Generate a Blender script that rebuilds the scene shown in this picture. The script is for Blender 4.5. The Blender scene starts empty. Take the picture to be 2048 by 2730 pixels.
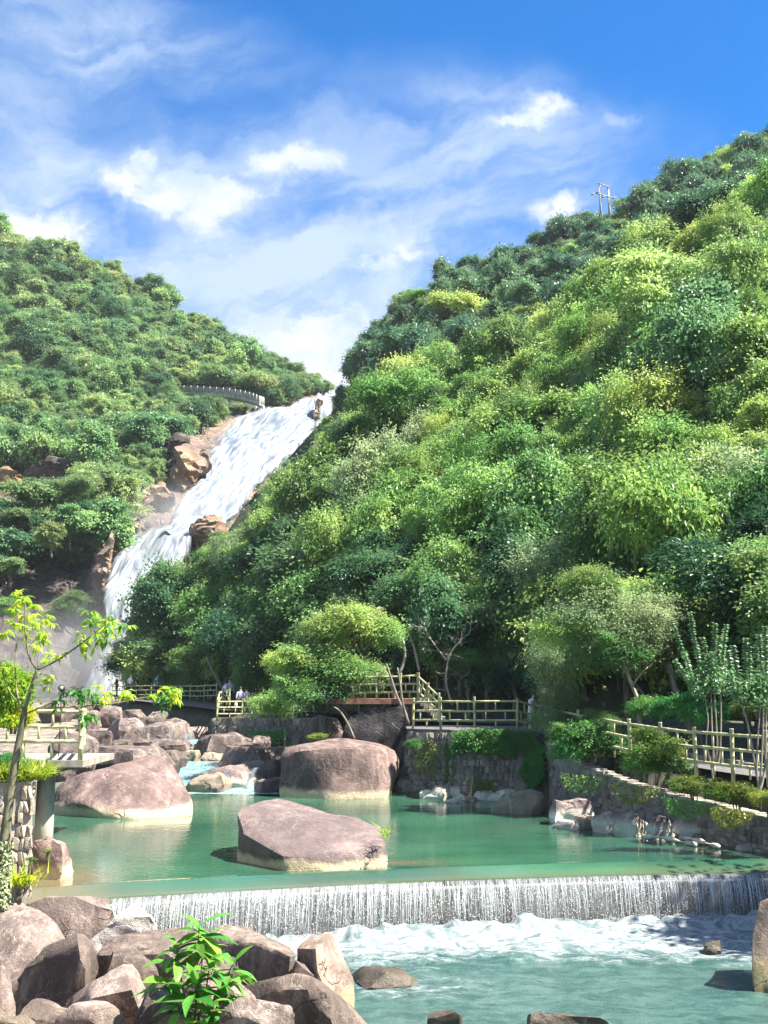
import bpy, bmesh, math, random
import numpy as np
from mathutils import Vector, Matrix, Euler

# ------------------------------------------------------------------ camera, sky, sun, exposure
R = math.radians
HAZE = 0.00013
SC = bpy.context.scene
COL = SC.collection
FPX, CX, CY, HOR = 2927.0, 1024.0, 1365.0, 1837.0        # focal length, centre and horizon row of the 2048 x 2730 photograph
EYE = 4.0                                                 # camera height above the upper pool (z = 0)
PITCH = math.atan((HOR - CY) / FPX)
cam_data = bpy.data.cameras.new('camera')
cam = bpy.data.objects.new('camera', cam_data)
COL.objects.link(cam)
cam.location = (0, 0, EYE)
cam.rotation_euler = (R(90) + PITCH, 0, 0)
cam_data.sensor_fit = 'VERTICAL'
cam_data.sensor_height = 36.0
cam_data.lens = 36.0 * FPX / 2730.0
cam_data.clip_start = 0.1
cam_data.clip_end = 6000
SC.camera = cam

SUN_AZ, SUN_EL = 104.0, 55.0        # degrees clockwise from the view direction; elevation
sun_dir = Vector((math.sin(R(SUN_AZ)) * math.cos(R(SUN_EL)), math.cos(R(SUN_AZ)) * math.cos(R(SUN_EL)), math.sin(R(SUN_EL))))
sd = bpy.data.lights.new('sun', 'SUN')
sd.energy = 5.0
sd.angle = R(0.55)
sd.color = (1.0, 0.95, 0.86)
sun = bpy.data.objects.new('sun', sd)
COL.objects.link(sun)
sun.rotation_euler = sun_dir.to_track_quat('Z', 'Y').to_euler()

SC.view_settings.view_transform = 'Standard'
SC.view_settings.look = 'None'
SC.view_settings.gamma = 1.0
SC.view_settings.exposure = 2.05
SC.view_settings.use_curve_mapping = False
SC.render.engine = 'CYCLES'
SC.cycles.use_denoising = True
SC.cycles.denoising_prefilter = 'NONE'
SC.cycles.max_bounces = 6
SC.cycles.diffuse_bounces = 3
SC.cycles.glossy_bounces = 3
SC.cycles.transmission_bounces = 4
SC.cycles.transparent_max_bounces = 12
SC.cycles.volume_bounces = 0
SC.cycles.sample_clamp_indirect = 6.0
SC.cycles.caustics_reflective = False
SC.cycles.caustics_refractive = False


ORD = ('leftmost', 'second', 'third', 'fourth', 'fifth', 'sixth', 'seventh', 'eighth', 'ninth', 'tenth', 'eleventh', 'twelfth', 'thirteenth', 'fourteenth', 'fifteenth', 'sixteenth', 'seventeenth', 'eighteenth', 'nineteenth', 'twentieth',
       'twenty-first', 'twenty-second', 'twenty-third', 'twenty-fourth', 'twenty-fifth', 'twenty-sixth', 'twenty-seventh', 'twenty-eighth', 'twenty-ninth', 'thirtieth')


def in_order(things):
    """[(photograph column, object)]: where several share a label, say which one from the left it is."""
    by = {}
    for x, o in things:
        by.setdefault(o['label'], []).append((x, o))
    for lab, lst in by.items():
        if len(lst) > 1:
            for k, (x, o) in enumerate(sorted(lst, key=lambda e: e[0])):
                if k < len(ORD):
                    o['label'] = lab + (', leftmost of these' if k == 0 else ', ' + ORD[k] + ' from the left')


def ray(px, py):
    a, b = (px - CX) / FPX, (CY - py) / FPX
    return (a, math.cos(PITCH) - b * math.sin(PITCH), math.sin(PITCH) + b * math.cos(PITCH))


def at(px, py, y):
    """World point seen at photograph pixel (px, py) at the distance y ahead of the camera."""
    d = ray(px, py)
    t = y / d[1]
    return Vector((d[0] * t, y, EYE + d[2] * t))


def atz(px, py, z):
    d = ray(px, py)
    t = (z - EYE) / d[2]
    return Vector((d[0] * t, d[1] * t, z))


def to_px(P):
    """(N,3) world points -> (N,2) photograph pixels."""
    P = np.asarray(P, float)
    c, s = math.cos(PITCH), math.sin(PITCH)
    z = P[:, 2] - EYE
    f = P[:, 1] * c + z * s
    u = -P[:, 1] * s + z * c
    return np.stack([CX + FPX * P[:, 0] / f, CY - FPX * u / f], 1), f


# ------------------------------------------------------------------ node helpers
class NT:
    def __init__(self, tree):
        self.t = tree
        tree.nodes.clear()

    def n(self, kind, **kw):
        nd = self.t.nodes.new(kind)
        for k, v in kw.items():
            if k.startswith('i_'):
                key = k[2:].replace('_', ' ')
                self.set(nd, key, v)
            else:
                setattr(nd, k, v)
        return nd

    def set(self, nd, key, v):
        s = nd.inputs[int(key)] if key.isdigit() else nd.inputs[key]
        if isinstance(v, bpy.types.NodeSocket):
            self.t.links.new(v, s)
        elif isinstance(v, bpy.types.Node):
            self.t.links.new(v.outputs[0], s)
        else:
            if s.type == 'RGBA' and hasattr(v, '__len__') and len(v) == 3:
                v = (*v, 1)
            s.default_value = v

    def math(self, op, a, b=0.0, c=0.0, clamp=False):
        m = self.n('ShaderNodeMath', operation=op, use_clamp=clamp)
        self.set(m, '0', a)
        self.set(m, '1', b)
        self.set(m, '2', c)
        return m.outputs[0]

    def vm(self, op, a, b=(0, 0, 0)):
        m = self.n('ShaderNodeVectorMath', operation=op)
        self.set(m, '0', a)
        self.set(m, '1', b)
        return m.outputs['Value'] if op in ('LENGTH', 'DOT_PRODUCT', 'DISTANCE') else m.outputs[0]

    def mix(self, f, a, b):
        m = self.n('ShaderNodeMix', data_type='RGBA')
        self.set(m, '0', f)
        self.set(m, '6', a)
        self.set(m, '7', b)
        return m.outputs[2]

    def ramp(self, f, lo, hi, a=0.0, b=1.0, smooth=True):
        m = self.n('ShaderNodeMapRange', interpolation_type='SMOOTHSTEP' if smooth else 'LINEAR')
        for k, v in ((0, f), (1, lo), (2, hi), (3, a), (4, b)):
            self.set(m, str(k), v)
        return m.outputs[0]

    def noise(self, vec, scale, detail=4.0, rough=0.55, dist=0.0):
        m = self.n('ShaderNodeTexNoise', i_Scale=scale, i_Detail=detail, i_Roughness=rough, i_Distortion=dist)
        if vec is not None:
            self.set(m, 'Vector', vec)
        return m.outputs[0]

    def voro(self, vec, scale, feature='F1', out=0, rnd=1.0):
        m = self.n('ShaderNodeTexVoronoi', feature=feature, i_Scale=scale, i_Randomness=rnd)
        if vec is not None:
            self.set(m, 'Vector', vec)
        return m.outputs[out]

    def stretch(self, vec, s):
        return self.vm('MULTIPLY', vec, s)

    def bump(self, h, strength=0.5, dist=0.1):
        return self.n('ShaderNodeBump', i_Height=h, i_Strength=strength, i_Distance=dist).outputs[0]

    def out(self, sh):
        o = self.n('ShaderNodeOutputMaterial')
        self.set(o, 'Surface', sh)
        return o


def mat(name):
    m = bpy.data.materials.new(name)
    m.use_nodes = True
    return m, NT(m.node_tree)


# ------------------------------------------------------------------ the sky: Nishita blue with drifting cloud
world = bpy.data.worlds.new('World')
SC.world = world
world.use_nodes = True
w = NT(world.node_tree)
sky = w.n('ShaderNodeTexSky', sky_type='NISHITA', sun_disc=False, sun_elevation=R(SUN_EL), sun_rotation=R(SUN_AZ), altitude=300.0, air_density=1.0, dust_density=0.25, ozone_density=4.0)
gen = w.n('ShaderNodeTexCoord').outputs['Generated']
hsv = w.n('ShaderNodeHueSaturation', i_Hue=0.505, i_Saturation=1.92, i_Value=0.90, i_Color=sky.outputs[0]).outputs[0]
warp1 = w.n('ShaderNodeTexNoise', i_Vector=gen, i_Scale=6.0, i_Detail=6.0, i_Roughness=0.62).outputs['Color']
warpv = w.vm('MULTIPLY', w.vm('SUBTRACT', warp1, (0.5, 0.5, 0.5)), (0.16, 0.16, 0.12))
gdir = w.vm('ADD', gen, warpv)


def sky_blob(px, py, sx, sy, lo=1.0, hi=0.1):
    d = Vector(ray(px, py)).normalized()
    v = w.vm('MULTIPLY', w.vm('SUBTRACT', gdir, tuple(d)), (FPX / sx, FPX / (sx + sy) * 1.2, FPX / sy))
    return w.ramp(w.vm('LENGTH', v), lo, hi)


def nmax(vals):
    r = vals[0]
    for v in vals[1:]:
        r = w.math('MAXIMUM', r, v)
    return r


flat = w.vm('MULTIPLY', gdir, (1.0, 1.0, 2.4))
tilt = w.n('ShaderNodeVectorRotate', rotation_type='Y_AXIS', i_Vector=gen, i_Angle=R(14)).outputs[0]
wisp = w.vm('MULTIPLY', w.vm('ADD', tilt, w.vm('MULTIPLY', warpv, (0.7, 0.7, 0.7))), (1.0, 1.0, 3.4))
fine = w.noise(flat, 11.0, 8.0, 0.62, 0.4)
streak = w.noise(wisp, 6.5, 8.0, 0.62, 0.5)
broad = w.noise(flat, 3.2, 4.0, 0.55, 0.2)
# thin veil of high cloud, drawn out in streaks
veil_zone = nmax([sky_blob(300, 560, 1000, 360, 1.15, 0.2), sky_blob(950, 640, 1000, 440, 1.1, 0.15), sky_blob(250, 90, 640, 170, 1.1, 0.0), sky_blob(1280, 400, 560, 230, 1.0, 0.1), sky_blob(900, 1000, 800, 300, 1.1, 0.1),
                  sky_blob(-900, 500, 900, 500, 1.1, 0.2), sky_blob(3400, 700, 1000, 500, 1.1, 0.2)])
# broken cloud added over the unseen rest of the sky to whiten the fill
far_sky = w.ramp(w.vm('LENGTH', w.vm('SUBTRACT', gdir, tuple(Vector(ray(1100, 700)).normalized()))), 0.50, 0.95, 0.0, 0.72)
veil_zone = w.math('MAXIMUM', veil_zone, far_sky)
veil = w.math('MULTIPLY', veil_zone, w.math('ADD', w.ramp(streak, 0.32, 0.66, 0.22, 0.88), w.ramp(broad, 0.40, 0.62, 0.0, 0.36)))
# brighter puffs with ragged edges
puffs = nmax([sky_blob(370, 490, 120, 105), sky_blob(395, 430, 75, 65), sky_blob(500, 520, 190, 110), sky_blob(640, 520, 210, 125), sky_blob(620, 600, 160, 80), sky_blob(760, 440, 170, 70, 1.15, 0.0),
              sky_blob(1490, 280, 110, 52), sky_blob(1410, 325, 130, 50), sky_blob(1650, 305, 130, 38), sky_blob(1090, 665, 160, 80), sky_blob(1000, 705, 130, 60), sky_blob(1450, 605, 130, 70), sky_blob(100, 580, 230, 110),
              sky_blob(830, 950, 560, 260, 1.0, 0.15), sky_blob(860, 1000, 300, 120, 1.0, 0.5), sky_blob(-700, 420, 300, 170), sky_blob(3000, 520, 300, 170)])
puff = w.ramp(w.math('ADD', puffs, w.math('MULTIPLY', w.math('SUBTRACT', fine, 0.5), 1.9)), 0.15, 1.95)
puff = w.math('MULTIPLY', puff, w.ramp(puffs, 0.0, 0.2))
cover = w.math('ADD', veil, w.math('MULTIPLY', puff, 1.15), clamp=True)
cloud_col = w.mix(w.ramp(puff, 0.05, 0.75), (2.4, 3.0, 3.9, 1), (3.9, 4.0, 4.1, 1))
skycol = w.mix(cover, hsv, cloud_col)
world.cycles.sampling_method = 'MANUAL'
world.cycles.sample_map_resolution = 256
bg = w.n('ShaderNodeBackground', i_Color=skycol, i_Strength=0.065)
w.set(w.n('ShaderNodeOutputWorld'), 'Surface', bg.outputs[0])


# ------------------------------------------------------------------ numpy noise
def _hash(ix, iy, iz, seed):
    h = (ix * 374761393 + iy * 668265263 + iz * 2147483647 + seed * 974634777) & 0xFFFFFFFF
    h = ((h ^ (h >> 13)) * 1274126177) & 0xFFFFFFFF
    h = (h ^ (h >> 16)) & 0xFFFFFF
    return h / float(0xFFFFFF)


def vnoise(P, seed=0):
    P = np.asarray(P, float)
    i = np.floor(P).astype(np.int64)
    f = P - i
    f = f * f * (3 - 2 * f)
    r = 0
    for dx in (0, 1):
        for dy in (0, 1):
            for dz in (0, 1):
                wgt = (f[:, 0] if dx else 1 - f[:, 0]) * (f[:, 1] if dy else 1 - f[:, 1]) * (f[:, 2] if dz else 1 - f[:, 2])
                r = r + wgt * _hash(i[:, 0] + dx, i[:, 1] + dy, i[:, 2] + dz, seed)
    return r * 2 - 1


def fbm(P, octv=4, seed=0, gain=0.5, lac=2.03):
    P = np.asarray(P, float)
    a, s, r = 1.0, 0.0, 0
    for o in range(octv):
        r = r + a * vnoise(P, seed + o * 17)
        s += a
        a *= gain
        P = P * lac + 11.7
    return r / s


# ------------------------------------------------------------------ object helpers
def tag(o, label=None, cat=None, group=None, kind=None):
    if label:
        o['label'] = label
    if cat:
        o['category'] = cat
    if group:
        o['group'] = group
    if kind:
        o['kind'] = kind
    return o


def link(name, me, m=None, parent=None):
    o = bpy.data.objects.new(name, me)
    COL.objects.link(o)
    if m is not None and me is not None and not me.materials:
        for x in (m if isinstance(m, (list, tuple)) else [m]):
            me.materials.append(x)
    if parent is not None:
        o.parent = parent
    return o


def empty(name, loc=(0, 0, 0), rz=0.0, label=None, cat=None, group=None):
    o = bpy.data.objects.new(name, None)
    COL.objects.link(o)
    o.location = loc
    o.rotation_euler = (0, 0, rz)
    o.empty_display_size = 0.2
    return tag(o, label, cat, group)


def np_mesh(name, V, F, smooth=True):
    """V (N,3); F (M,k) with one k, or a list of faces."""
    me = bpy.data.meshes.new(name)
    V = np.asarray(V, np.float32)
    if isinstance(F, np.ndarray):
        k = F.shape[1]
        me.vertices.add(len(V))
        me.vertices.foreach_set('co', V.ravel())
        me.loops.add(F.size)
        me.loops.foreach_set('vertex_index', F.astype(np.int32).ravel())
        me.polygons.add(len(F))
        me.polygons.foreach_set('loop_start', np.arange(0, F.size, k, dtype=np.int32))
        me.polygons.foreach_set('loop_total', np.full(len(F), k, np.int32))
        me.update(calc_edges=True)
    else:
        me.from_pydata([tuple(v) for v in V], [], F)
        me.update()
    me.polygons.foreach_set('use_smooth', np.full(len(me.polygons), bool(smooth)))
    return me


def vattr(me, name, vals):
    a = me.attributes.new(name, 'FLOAT', 'POINT')
    a.data.foreach_set('value', np.asarray(vals, np.float32))


def grid_faces(nr, nc, wrap=False):
    i = np.arange(nr - 1)[:, None]
    j = np.arange(nc if wrap else nc - 1)[None, :]
    a = i * nc + j
    b = i * nc + (j + 1) % nc
    return np.stack([a, b, b + nc, a + nc], -1).reshape(-1, 4)


class MB:
    """Collects tubes and boxes into one mesh."""
    def __init__(self):
        self.v, self.f, self.n = [], [], 0

    def add(self, V, F):
        V = np.asarray(V, float)
        self.v.append(V)
        self.f += [tuple(int(i) + self.n for i in f) for f in F]
        self.n += len(V)

    def tube(self, pts, rad, sides=8, cap=True):
        pts = [Vector(p) for p in pts]
        if not hasattr(rad, '__len__'):
            rad = [rad] * len(pts)
        rings = []
        ref = Vector((0.3, 0.9, 0.2)).normalized()
        for k, p in enumerate(pts):
            d = (pts[min(k + 1, len(pts) - 1)] - pts[max(k - 1, 0)])
            d = d.normalized() if d.length > 1e-9 else Vector((0, 0, 1))
            u = d.cross(ref)
            if u.length < 0.1:
                u = d.cross(Vector((1, 0, 0)))
            u.normalize()
            vv = d.cross(u)
            for s in range(sides):
                a = 2 * math.pi * s / sides
                rings.append(p + (u * math.cos(a) + vv * math.sin(a)) * rad[k])
        F = [tuple(f) for f in grid_faces(len(pts), sides, True)]
        if cap:
            F.append(tuple(range(sides - 1, -1, -1)))
            F.append(tuple(range((len(pts) - 1) * sides, len(pts) * sides)))
        self.add(rings, F)

    def box(self, c, s, rz=0.0):
        c, s = Vector(c), Vector(s) * 0.5
        M = Matrix.Rotation(rz, 3, 'Z')
        V = [c + M @ Vector((x * s.x, y * s.y, z * s.z)) for x in (-1, 1) for y in (-1, 1) for z in (-1, 1)]
        self.add(V, [(0, 1, 3, 2), (4, 6, 7, 5), (0, 4, 5, 1), (2, 3, 7, 6), (0, 2, 6, 4), (1, 5, 7, 3)])

    def mesh(self, name, smooth=True):
        return np_mesh(name, np.concatenate(self.v) if self.v else np.zeros((0, 3)), self.f, smooth)

    def build(self, name, m, parent=None, smooth=True):
        return link(name, self.mesh(name, smooth), m, parent)


def spline(pts, n):
    """Catmull-Rom through pts (list of Vectors), n samples per span."""
    P = [Vector(p) for p in pts]
    P = [P[0] * 2 - P[1]] + P + [P[-1] * 2 - P[-2]]
    out = []
    for i in range(1, len(P) - 2):
        for k in range(n):
            t = k / n
            a, b, c, d = P[i - 1], P[i], P[i + 1], P[i + 2]
            out.append(0.5 * ((2 * b) + (c - a) * t + (2 * a - 5 * b + 4 * c - d) * t * t + (3 * b - a - 3 * c + d) * t ** 3))
    out.append(P[-2])
    return out


def in_poly(x, y, poly):
    x, y = np.asarray(x, float), np.asarray(y, float)
    r = np.zeros(x.shape, bool)
    n = len(poly)
    for i in range(n):
        x0, y0 = poly[i]
        x1, y1 = poly[(i + 1) % n]
        c = ((y0 > y) != (y1 > y)) & (x < (x1 - x0) * (y - y0) / ((y1 - y0) or 1e-9) + x0)
        r ^= c
    return r
# ------------------------------------------------------------------ materials
def geo_pos(t):
    return t.n('ShaderNodeNewGeometry').outputs['Position']


def rock_mat(name, base, dark, light, band_z=None, band_col=(0.46, 0.38, 0.28), scale=1.0, streak=0.7, vein=0.18, rough=0.85, bump=0.85, fade=0.22, stain=None):
    m, t = mat(name)
    oi = t.n('ShaderNodeObjectInfo')
    pos = geo_pos(t)
    p = t.vm('ADD', pos, t.vm('MULTIPLY', t.n('ShaderNodeCombineXYZ', i_X=oi.outputs['Random'], i_Y=oi.outputs['Random'], i_Z=0.0).outputs[0], (7.0, 5.0, 0.0)))
    n1 = t.noise(p, 0.9 * scale, 6.0, 0.62, 0.3)
    n2 = t.noise(t.stretch(p, (3.0, 3.0, 0.5)), 1.1 * scale, 5.0, 0.65)
    n3 = t.noise(p, 9.0 * scale, 5.0, 0.7)
    c = t.mix(t.ramp(n1, 0.36, 0.66), dark, base)
    c = t.mix(t.math('MULTIPLY', t.ramp(n2, 0.47, 0.66), streak), c, light)
    c = t.mix(t.math('MULTIPLY', t.ramp(n2, 0.47, 0.30), streak * 0.7), c, [x * 0.45 for x in dark])
    cr = t.voro(t.vm('ADD', p, t.vm('MULTIPLY', t.n('ShaderNodeTexNoise', i_Vector=p, i_Scale=1.4 * scale, i_Detail=4.0).outputs['Color'], (0.9, 0.9, 0.9))), 0.55 * scale, 'DISTANCE_TO_EDGE')
    c = t.mix(t.math('MULTIPLY', t.ramp(cr, 0.022, 0.004), vein), c, [min(1, x * 1.9) for x in light])
    c = t.mix(t.ramp(n3, 0.50, 0.74, 0.0, 0.35), c, [min(1, x * 1.5) for x in light])
    c = t.mix(t.ramp(n3, 0.44, 0.28, 0.0, 0.5), c, [x * 0.5 for x in dark])
    ck = t.voro(t.vm('ADD', t.stretch(p, (0.8, 0.8, 1.5)), t.vm('MULTIPLY', t.n('ShaderNodeTexNoise', i_Vector=p, i_Scale=0.8 * scale, i_Detail=3.0).outputs['Color'], (1.6, 1.6, 1.6))), 0.42 * scale, 'DISTANCE_TO_EDGE')
    ckm = t.math('MULTIPLY', t.ramp(ck, 0.014, 0.004), t.ramp(t.noise(p, 0.7 * scale, 2.0), 0.5, 0.6))
    c = t.mix(t.math('MULTIPLY', ckm, 0.6), c, [x * 0.18 for x in dark])
    blot = t.noise(t.stretch(p, (1, 1, 0.7)), 0.45 * scale, 3.0, 0.5, 0.5)
    c = t.mix(t.ramp(blot, 0.40, 0.62, 0.0, 0.55), c, [x * 0.75 for x in dark])
    if stain:
        c = t.mix(t.math('MULTIPLY', t.ramp(t.noise(p, 0.35 * scale, 4.0), 0.5, 0.62), 0.7), c, stain)
    if band_z is not None:
        z = t.n('ShaderNodeSeparateXYZ', i_Vector=pos).outputs[2]
        zz = t.math('ADD', z, t.math('MULTIPLY', t.math('SUBTRACT', n1, 0.5), 0.5))
        wgt = t.ramp(zz, band_z + fade, band_z, 0.0, 0.9)
        bc = t.mix(t.ramp(n3, 0.4, 0.65), band_col, [min(1, x * 1.25) for x in band_col])
        c = t.mix(wgt, c, bc)
        c = t.mix(t.ramp(z, band_z - 0.2, band_z - 0.32, 0.0, 0.75), c, [x * 0.35 for x in band_col])
    v = oi.outputs['Random']
    c = t.n('ShaderNodeHueSaturation', i_Hue=0.5, i_Saturation=1.0, i_Value=t.ramp(v, 0, 1, 0.82, 1.18, False), i_Color=c).outputs[0]
    h = t.math('ADD', t.math('MULTIPLY', n1, 0.5), t.math('ADD', t.math('MULTIPLY', n3, 0.35), t.math('MULTIPLY', t.noise(p, 34.0 * scale, 4.0, 0.7), 0.15)))
    h = t.math('SUBTRACT', h, t.math('ADD', t.ramp(cr, 0.012, 0.0, 0.0, 0.08), t.math('MULTIPLY', ckm, 0.4)))
    bs = t.n('ShaderNodeBsdfPrincipled', i_Base_Color=c, i_Roughness=rough, i_Normal=t.bump(h, bump, 0.12 / scale))
    bs.inputs['Specular IOR Level'].default_value = 0.3
    t.out(bs.outputs[0])
    return m


M = {}
M['rock'] = rock_mat('purple_granite', (0.217, 0.144, 0.127), (0.104, 0.071, 0.066), (0.327, 0.245, 0.203), 0.16, (0.526, 0.419, 0.281))
M['rock_slab'] = rock_mat('slab_granite', (0.195, 0.143, 0.133), (0.122, 0.089, 0.085), (0.284, 0.224, 0.194), 0.10, (0.579, 0.459, 0.281), vein=0.08, streak=0.5, fade=0.16)
M['rock_far'] = rock_mat('riverbed_granite', (0.159, 0.120, 0.104), (0.078, 0.059, 0.055), (0.269, 0.222, 0.182), None, vein=0.25)
M['rock_shore'] = rock_mat('shore_granite', (0.287, 0.212, 0.195), (0.151, 0.112, 0.104), (0.455, 0.368, 0.305), 0.22, (0.600, 0.570, 0.459), fade=0.3, vein=0.2)
M['rock_pale'] = rock_mat('pale_granite', (0.288, 0.238, 0.173), (0.194, 0.151, 0.108), (0.374, 0.331, 0.266), None, streak=0.4, vein=0.3)
M['rock_white'] = rock_mat('white_granite', (0.50, 0.47, 0.43), (0.36, 0.32, 0.28), (0.62, 0.60, 0.57), None, streak=0.4, vein=0.3)
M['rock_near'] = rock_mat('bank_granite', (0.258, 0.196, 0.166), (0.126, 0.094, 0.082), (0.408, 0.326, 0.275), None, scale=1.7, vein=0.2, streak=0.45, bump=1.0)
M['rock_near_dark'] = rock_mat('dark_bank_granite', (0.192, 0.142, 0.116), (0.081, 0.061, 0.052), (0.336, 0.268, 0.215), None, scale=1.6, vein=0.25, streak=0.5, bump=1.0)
M['rock_wet'] = rock_mat('submerged_granite', (0.115, 0.088, 0.062), (0.055, 0.045, 0.034), (0.19, 0.155, 0.11), None, scale=1.6, vein=0.1, streak=0.3, rough=0.35)
M['rock_near_wet'] = rock_mat('wet_bank_granite', (0.337, 0.246, 0.188), (0.162, 0.115, 0.097), (0.497, 0.386, 0.285), -0.72, (0.423, 0.327, 0.172), scale=1.6, vein=0.15, streak=0.4, fade=0.3)
M['rock_black'] = rock_mat('black_rock', (0.040, 0.036, 0.036), (0.018, 0.017, 0.018), (0.10, 0.092, 0.085), None, streak=0.7, vein=0.0, rough=0.5)  # near-black tone for the rock face under the upper landing
M['cliff'] = rock_mat('cliff_rock', (0.250, 0.165, 0.115), (0.115, 0.082, 0.068), (0.360, 0.270, 0.195), None, scale=0.22, streak=0.7, vein=0.35, stain=(0.273, 0.155, 0.081), bump=0.8)
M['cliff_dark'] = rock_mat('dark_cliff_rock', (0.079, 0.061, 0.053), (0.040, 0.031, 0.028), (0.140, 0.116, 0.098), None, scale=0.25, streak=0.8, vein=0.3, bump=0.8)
M['stone'] = rock_mat('wall_stone', (0.338, 0.284, 0.231), (0.154, 0.130, 0.110), (0.553, 0.476, 0.385), None, scale=2.0, vein=0.0, streak=0.3)
M['stone_pale'] = rock_mat('pale_wall_stone', (0.428, 0.359, 0.273), (0.194, 0.155, 0.116), (0.641, 0.574, 0.477), None, scale=2.0, vein=0.0, streak=0.4)


def plain(name, c1, c2, scale=6.0, rough=0.8, bump=0.2, spec=0.3, detail=5.0, stretch=(1, 1, 1), dist=0.03):
    m, t = mat(name)
    p = t.stretch(geo_pos(t), stretch)
    n = t.noise(p, scale, detail, 0.62)
    bs = t.n('ShaderNodeBsdfPrincipled', i_Base_Color=t.mix(t.ramp(n, 0.34, 0.68), c1, c2), i_Roughness=rough, i_Normal=t.bump(t.noise(p, scale * 3, 5.0, 0.7), bump, dist))
    bs.inputs['Specular IOR Level'].default_value = spec
    t.out(bs.outputs[0])
    return m


M['mortar'] = plain('wall_mortar', (0.15, 0.133, 0.112), (0.28, 0.25, 0.21), 3.0, 0.95, 0.6)
M['bamboo'] = plain('painted_bamboo_concrete', (0.27, 0.27, 0.12), (0.42, 0.41, 0.23), 5.0, 0.7, 0.15)
M['bamboo_pale'] = plain('pale_bamboo_concrete', (0.33, 0.31, 0.15), (0.48, 0.45, 0.27), 5.0, 0.75, 0.15)
M['concrete'] = plain('weathered_concrete', (0.20, 0.175, 0.14), (0.36, 0.33, 0.28), 2.2, 0.85, 0.3, stretch=(1, 1, 0.4))
M['weir_concrete'] = plain('wet_weir_concrete', (0.10, 0.094, 0.082), (0.19, 0.178, 0.155), 1.6, 0.5, 0.4, stretch=(1, 1, 0.5))
M['asphalt'] = plain('path_paving', (0.075, 0.07, 0.075), (0.13, 0.12, 0.12), 4.0, 0.9, 0.2)
M['soil'] = plain('forest_soil', (0.020, 0.026, 0.014), (0.055, 0.062, 0.028), 0.8, 0.95, 0.6, dist=0.2)
M['bed'] = plain('river_gravel', (0.09, 0.075, 0.06), (0.22, 0.185, 0.15), 1.4, 0.9, 0.8, dist=0.1)
M['bark'] = plain('grey_bark', (0.115, 0.095, 0.075), (0.24, 0.205, 0.165), 9.0, 0.9, 0.6, stretch=(1, 1, 0.25))
M['bark_pale'] = plain('pale_smooth_bark', (0.20, 0.16, 0.12), (0.36, 0.30, 0.25), 7.0, 0.75, 0.3, stretch=(1, 1, 0.3))
M['bark_dark'] = plain('dark_bark', (0.045, 0.040, 0.032), (0.11, 0.095, 0.075), 8.0, 0.9, 0.6, stretch=(1, 1, 0.25))
M['bark_green'] = plain('mossy_bark', (0.085, 0.085, 0.045), (0.20, 0.19, 0.115), 12.0, 0.85, 0.5, stretch=(1, 1, 0.3))
M['twig'] = plain('green_twig', (0.13, 0.14, 0.05), (0.27, 0.25, 0.12), 9.0, 0.8, 0.2)
M['dead_wood'] = plain('bleached_dead_wood', (0.30, 0.245, 0.215), (0.50, 0.44, 0.40), 9.0, 0.85, 0.4)
M['drift'] = plain('bleached_driftwood', (0.40, 0.34, 0.26), (0.62, 0.56, 0.46), 5.0, 0.85, 0.4)
M['steel'] = plain('grey_green_steel', (0.24, 0.27, 0.24), (0.40, 0.43, 0.39), 1.2, 0.6, 0.1)
M['pole'] = plain('concrete_pole', (0.26, 0.28, 0.29), (0.38, 0.39, 0.38), 1.2, 0.8, 0.1)
M['black'] = plain('black_rubber', (0.012, 0.012, 0.013), (0.03, 0.03, 0.03), 5.0, 0.6, 0.1)
M['deck_red'] = plain('red_brown_deck', (0.14, 0.07, 0.045), (0.24, 0.13, 0.085), 5.0, 0.8, 0.2)


def leaf_mat(name, dark, mid, light, transl=0.34, gloss=0.35, hue_var=0.03, mottle=0.0):
    m, t = mat(name)
    oi = t.n('ShaderNodeObjectInfo').outputs['Random']
    tint = t.n('ShaderNodeAttribute', attribute_name='tint').outputs['Fac']
    f = t.math('ADD', t.math('MULTIPLY', oi, 0.45), t.math('MULTIPLY', tint, 0.62))
    if mottle:
        f = t.math('ADD', f, t.math('MULTIPLY', t.math('SUBTRACT', t.noise(geo_pos(t), 22.0, 4.0, 0.7), 0.5), mottle))
    c = t.mix(t.ramp(f, 0.15, 0.55, smooth=False), dark, mid)
    c = t.mix(t.ramp(f, 0.5, 0.98, smooth=False), c, light)
    hs = t.n('ShaderNodeHueSaturation', i_Hue=t.ramp(t.math('FRACT', t.math('MULTIPLY', oi, 7.31)), 0, 1, 0.5 - hue_var, 0.5 + hue_var, False), i_Saturation=1.0, i_Value=t.ramp(t.math('FRACT', t.math('MULTIPLY', oi, 13.7)), 0, 1, 0.78, 1.22, False), i_Color=c).outputs[0]
    bs = t.n('ShaderNodeBsdfPrincipled', i_Base_Color=hs, i_Roughness=gloss)
    bs.inputs['Specular IOR Level'].default_value = 0.2
    tr = t.n('ShaderNodeBsdfTranslucent', i_Color=t.n('ShaderNodeHueSaturation', i_Hue=0.485, i_Saturation=0.98, i_Value=1.6, i_Color=hs).outputs[0])
    mx = t.n('ShaderNodeMixShader')
    t.set(mx, '0', transl)
    t.set(mx, '1', bs.outputs[0])
    t.set(mx, '2', tr.outputs[0])
    t.out(mx.outputs[0])
    return m


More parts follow.
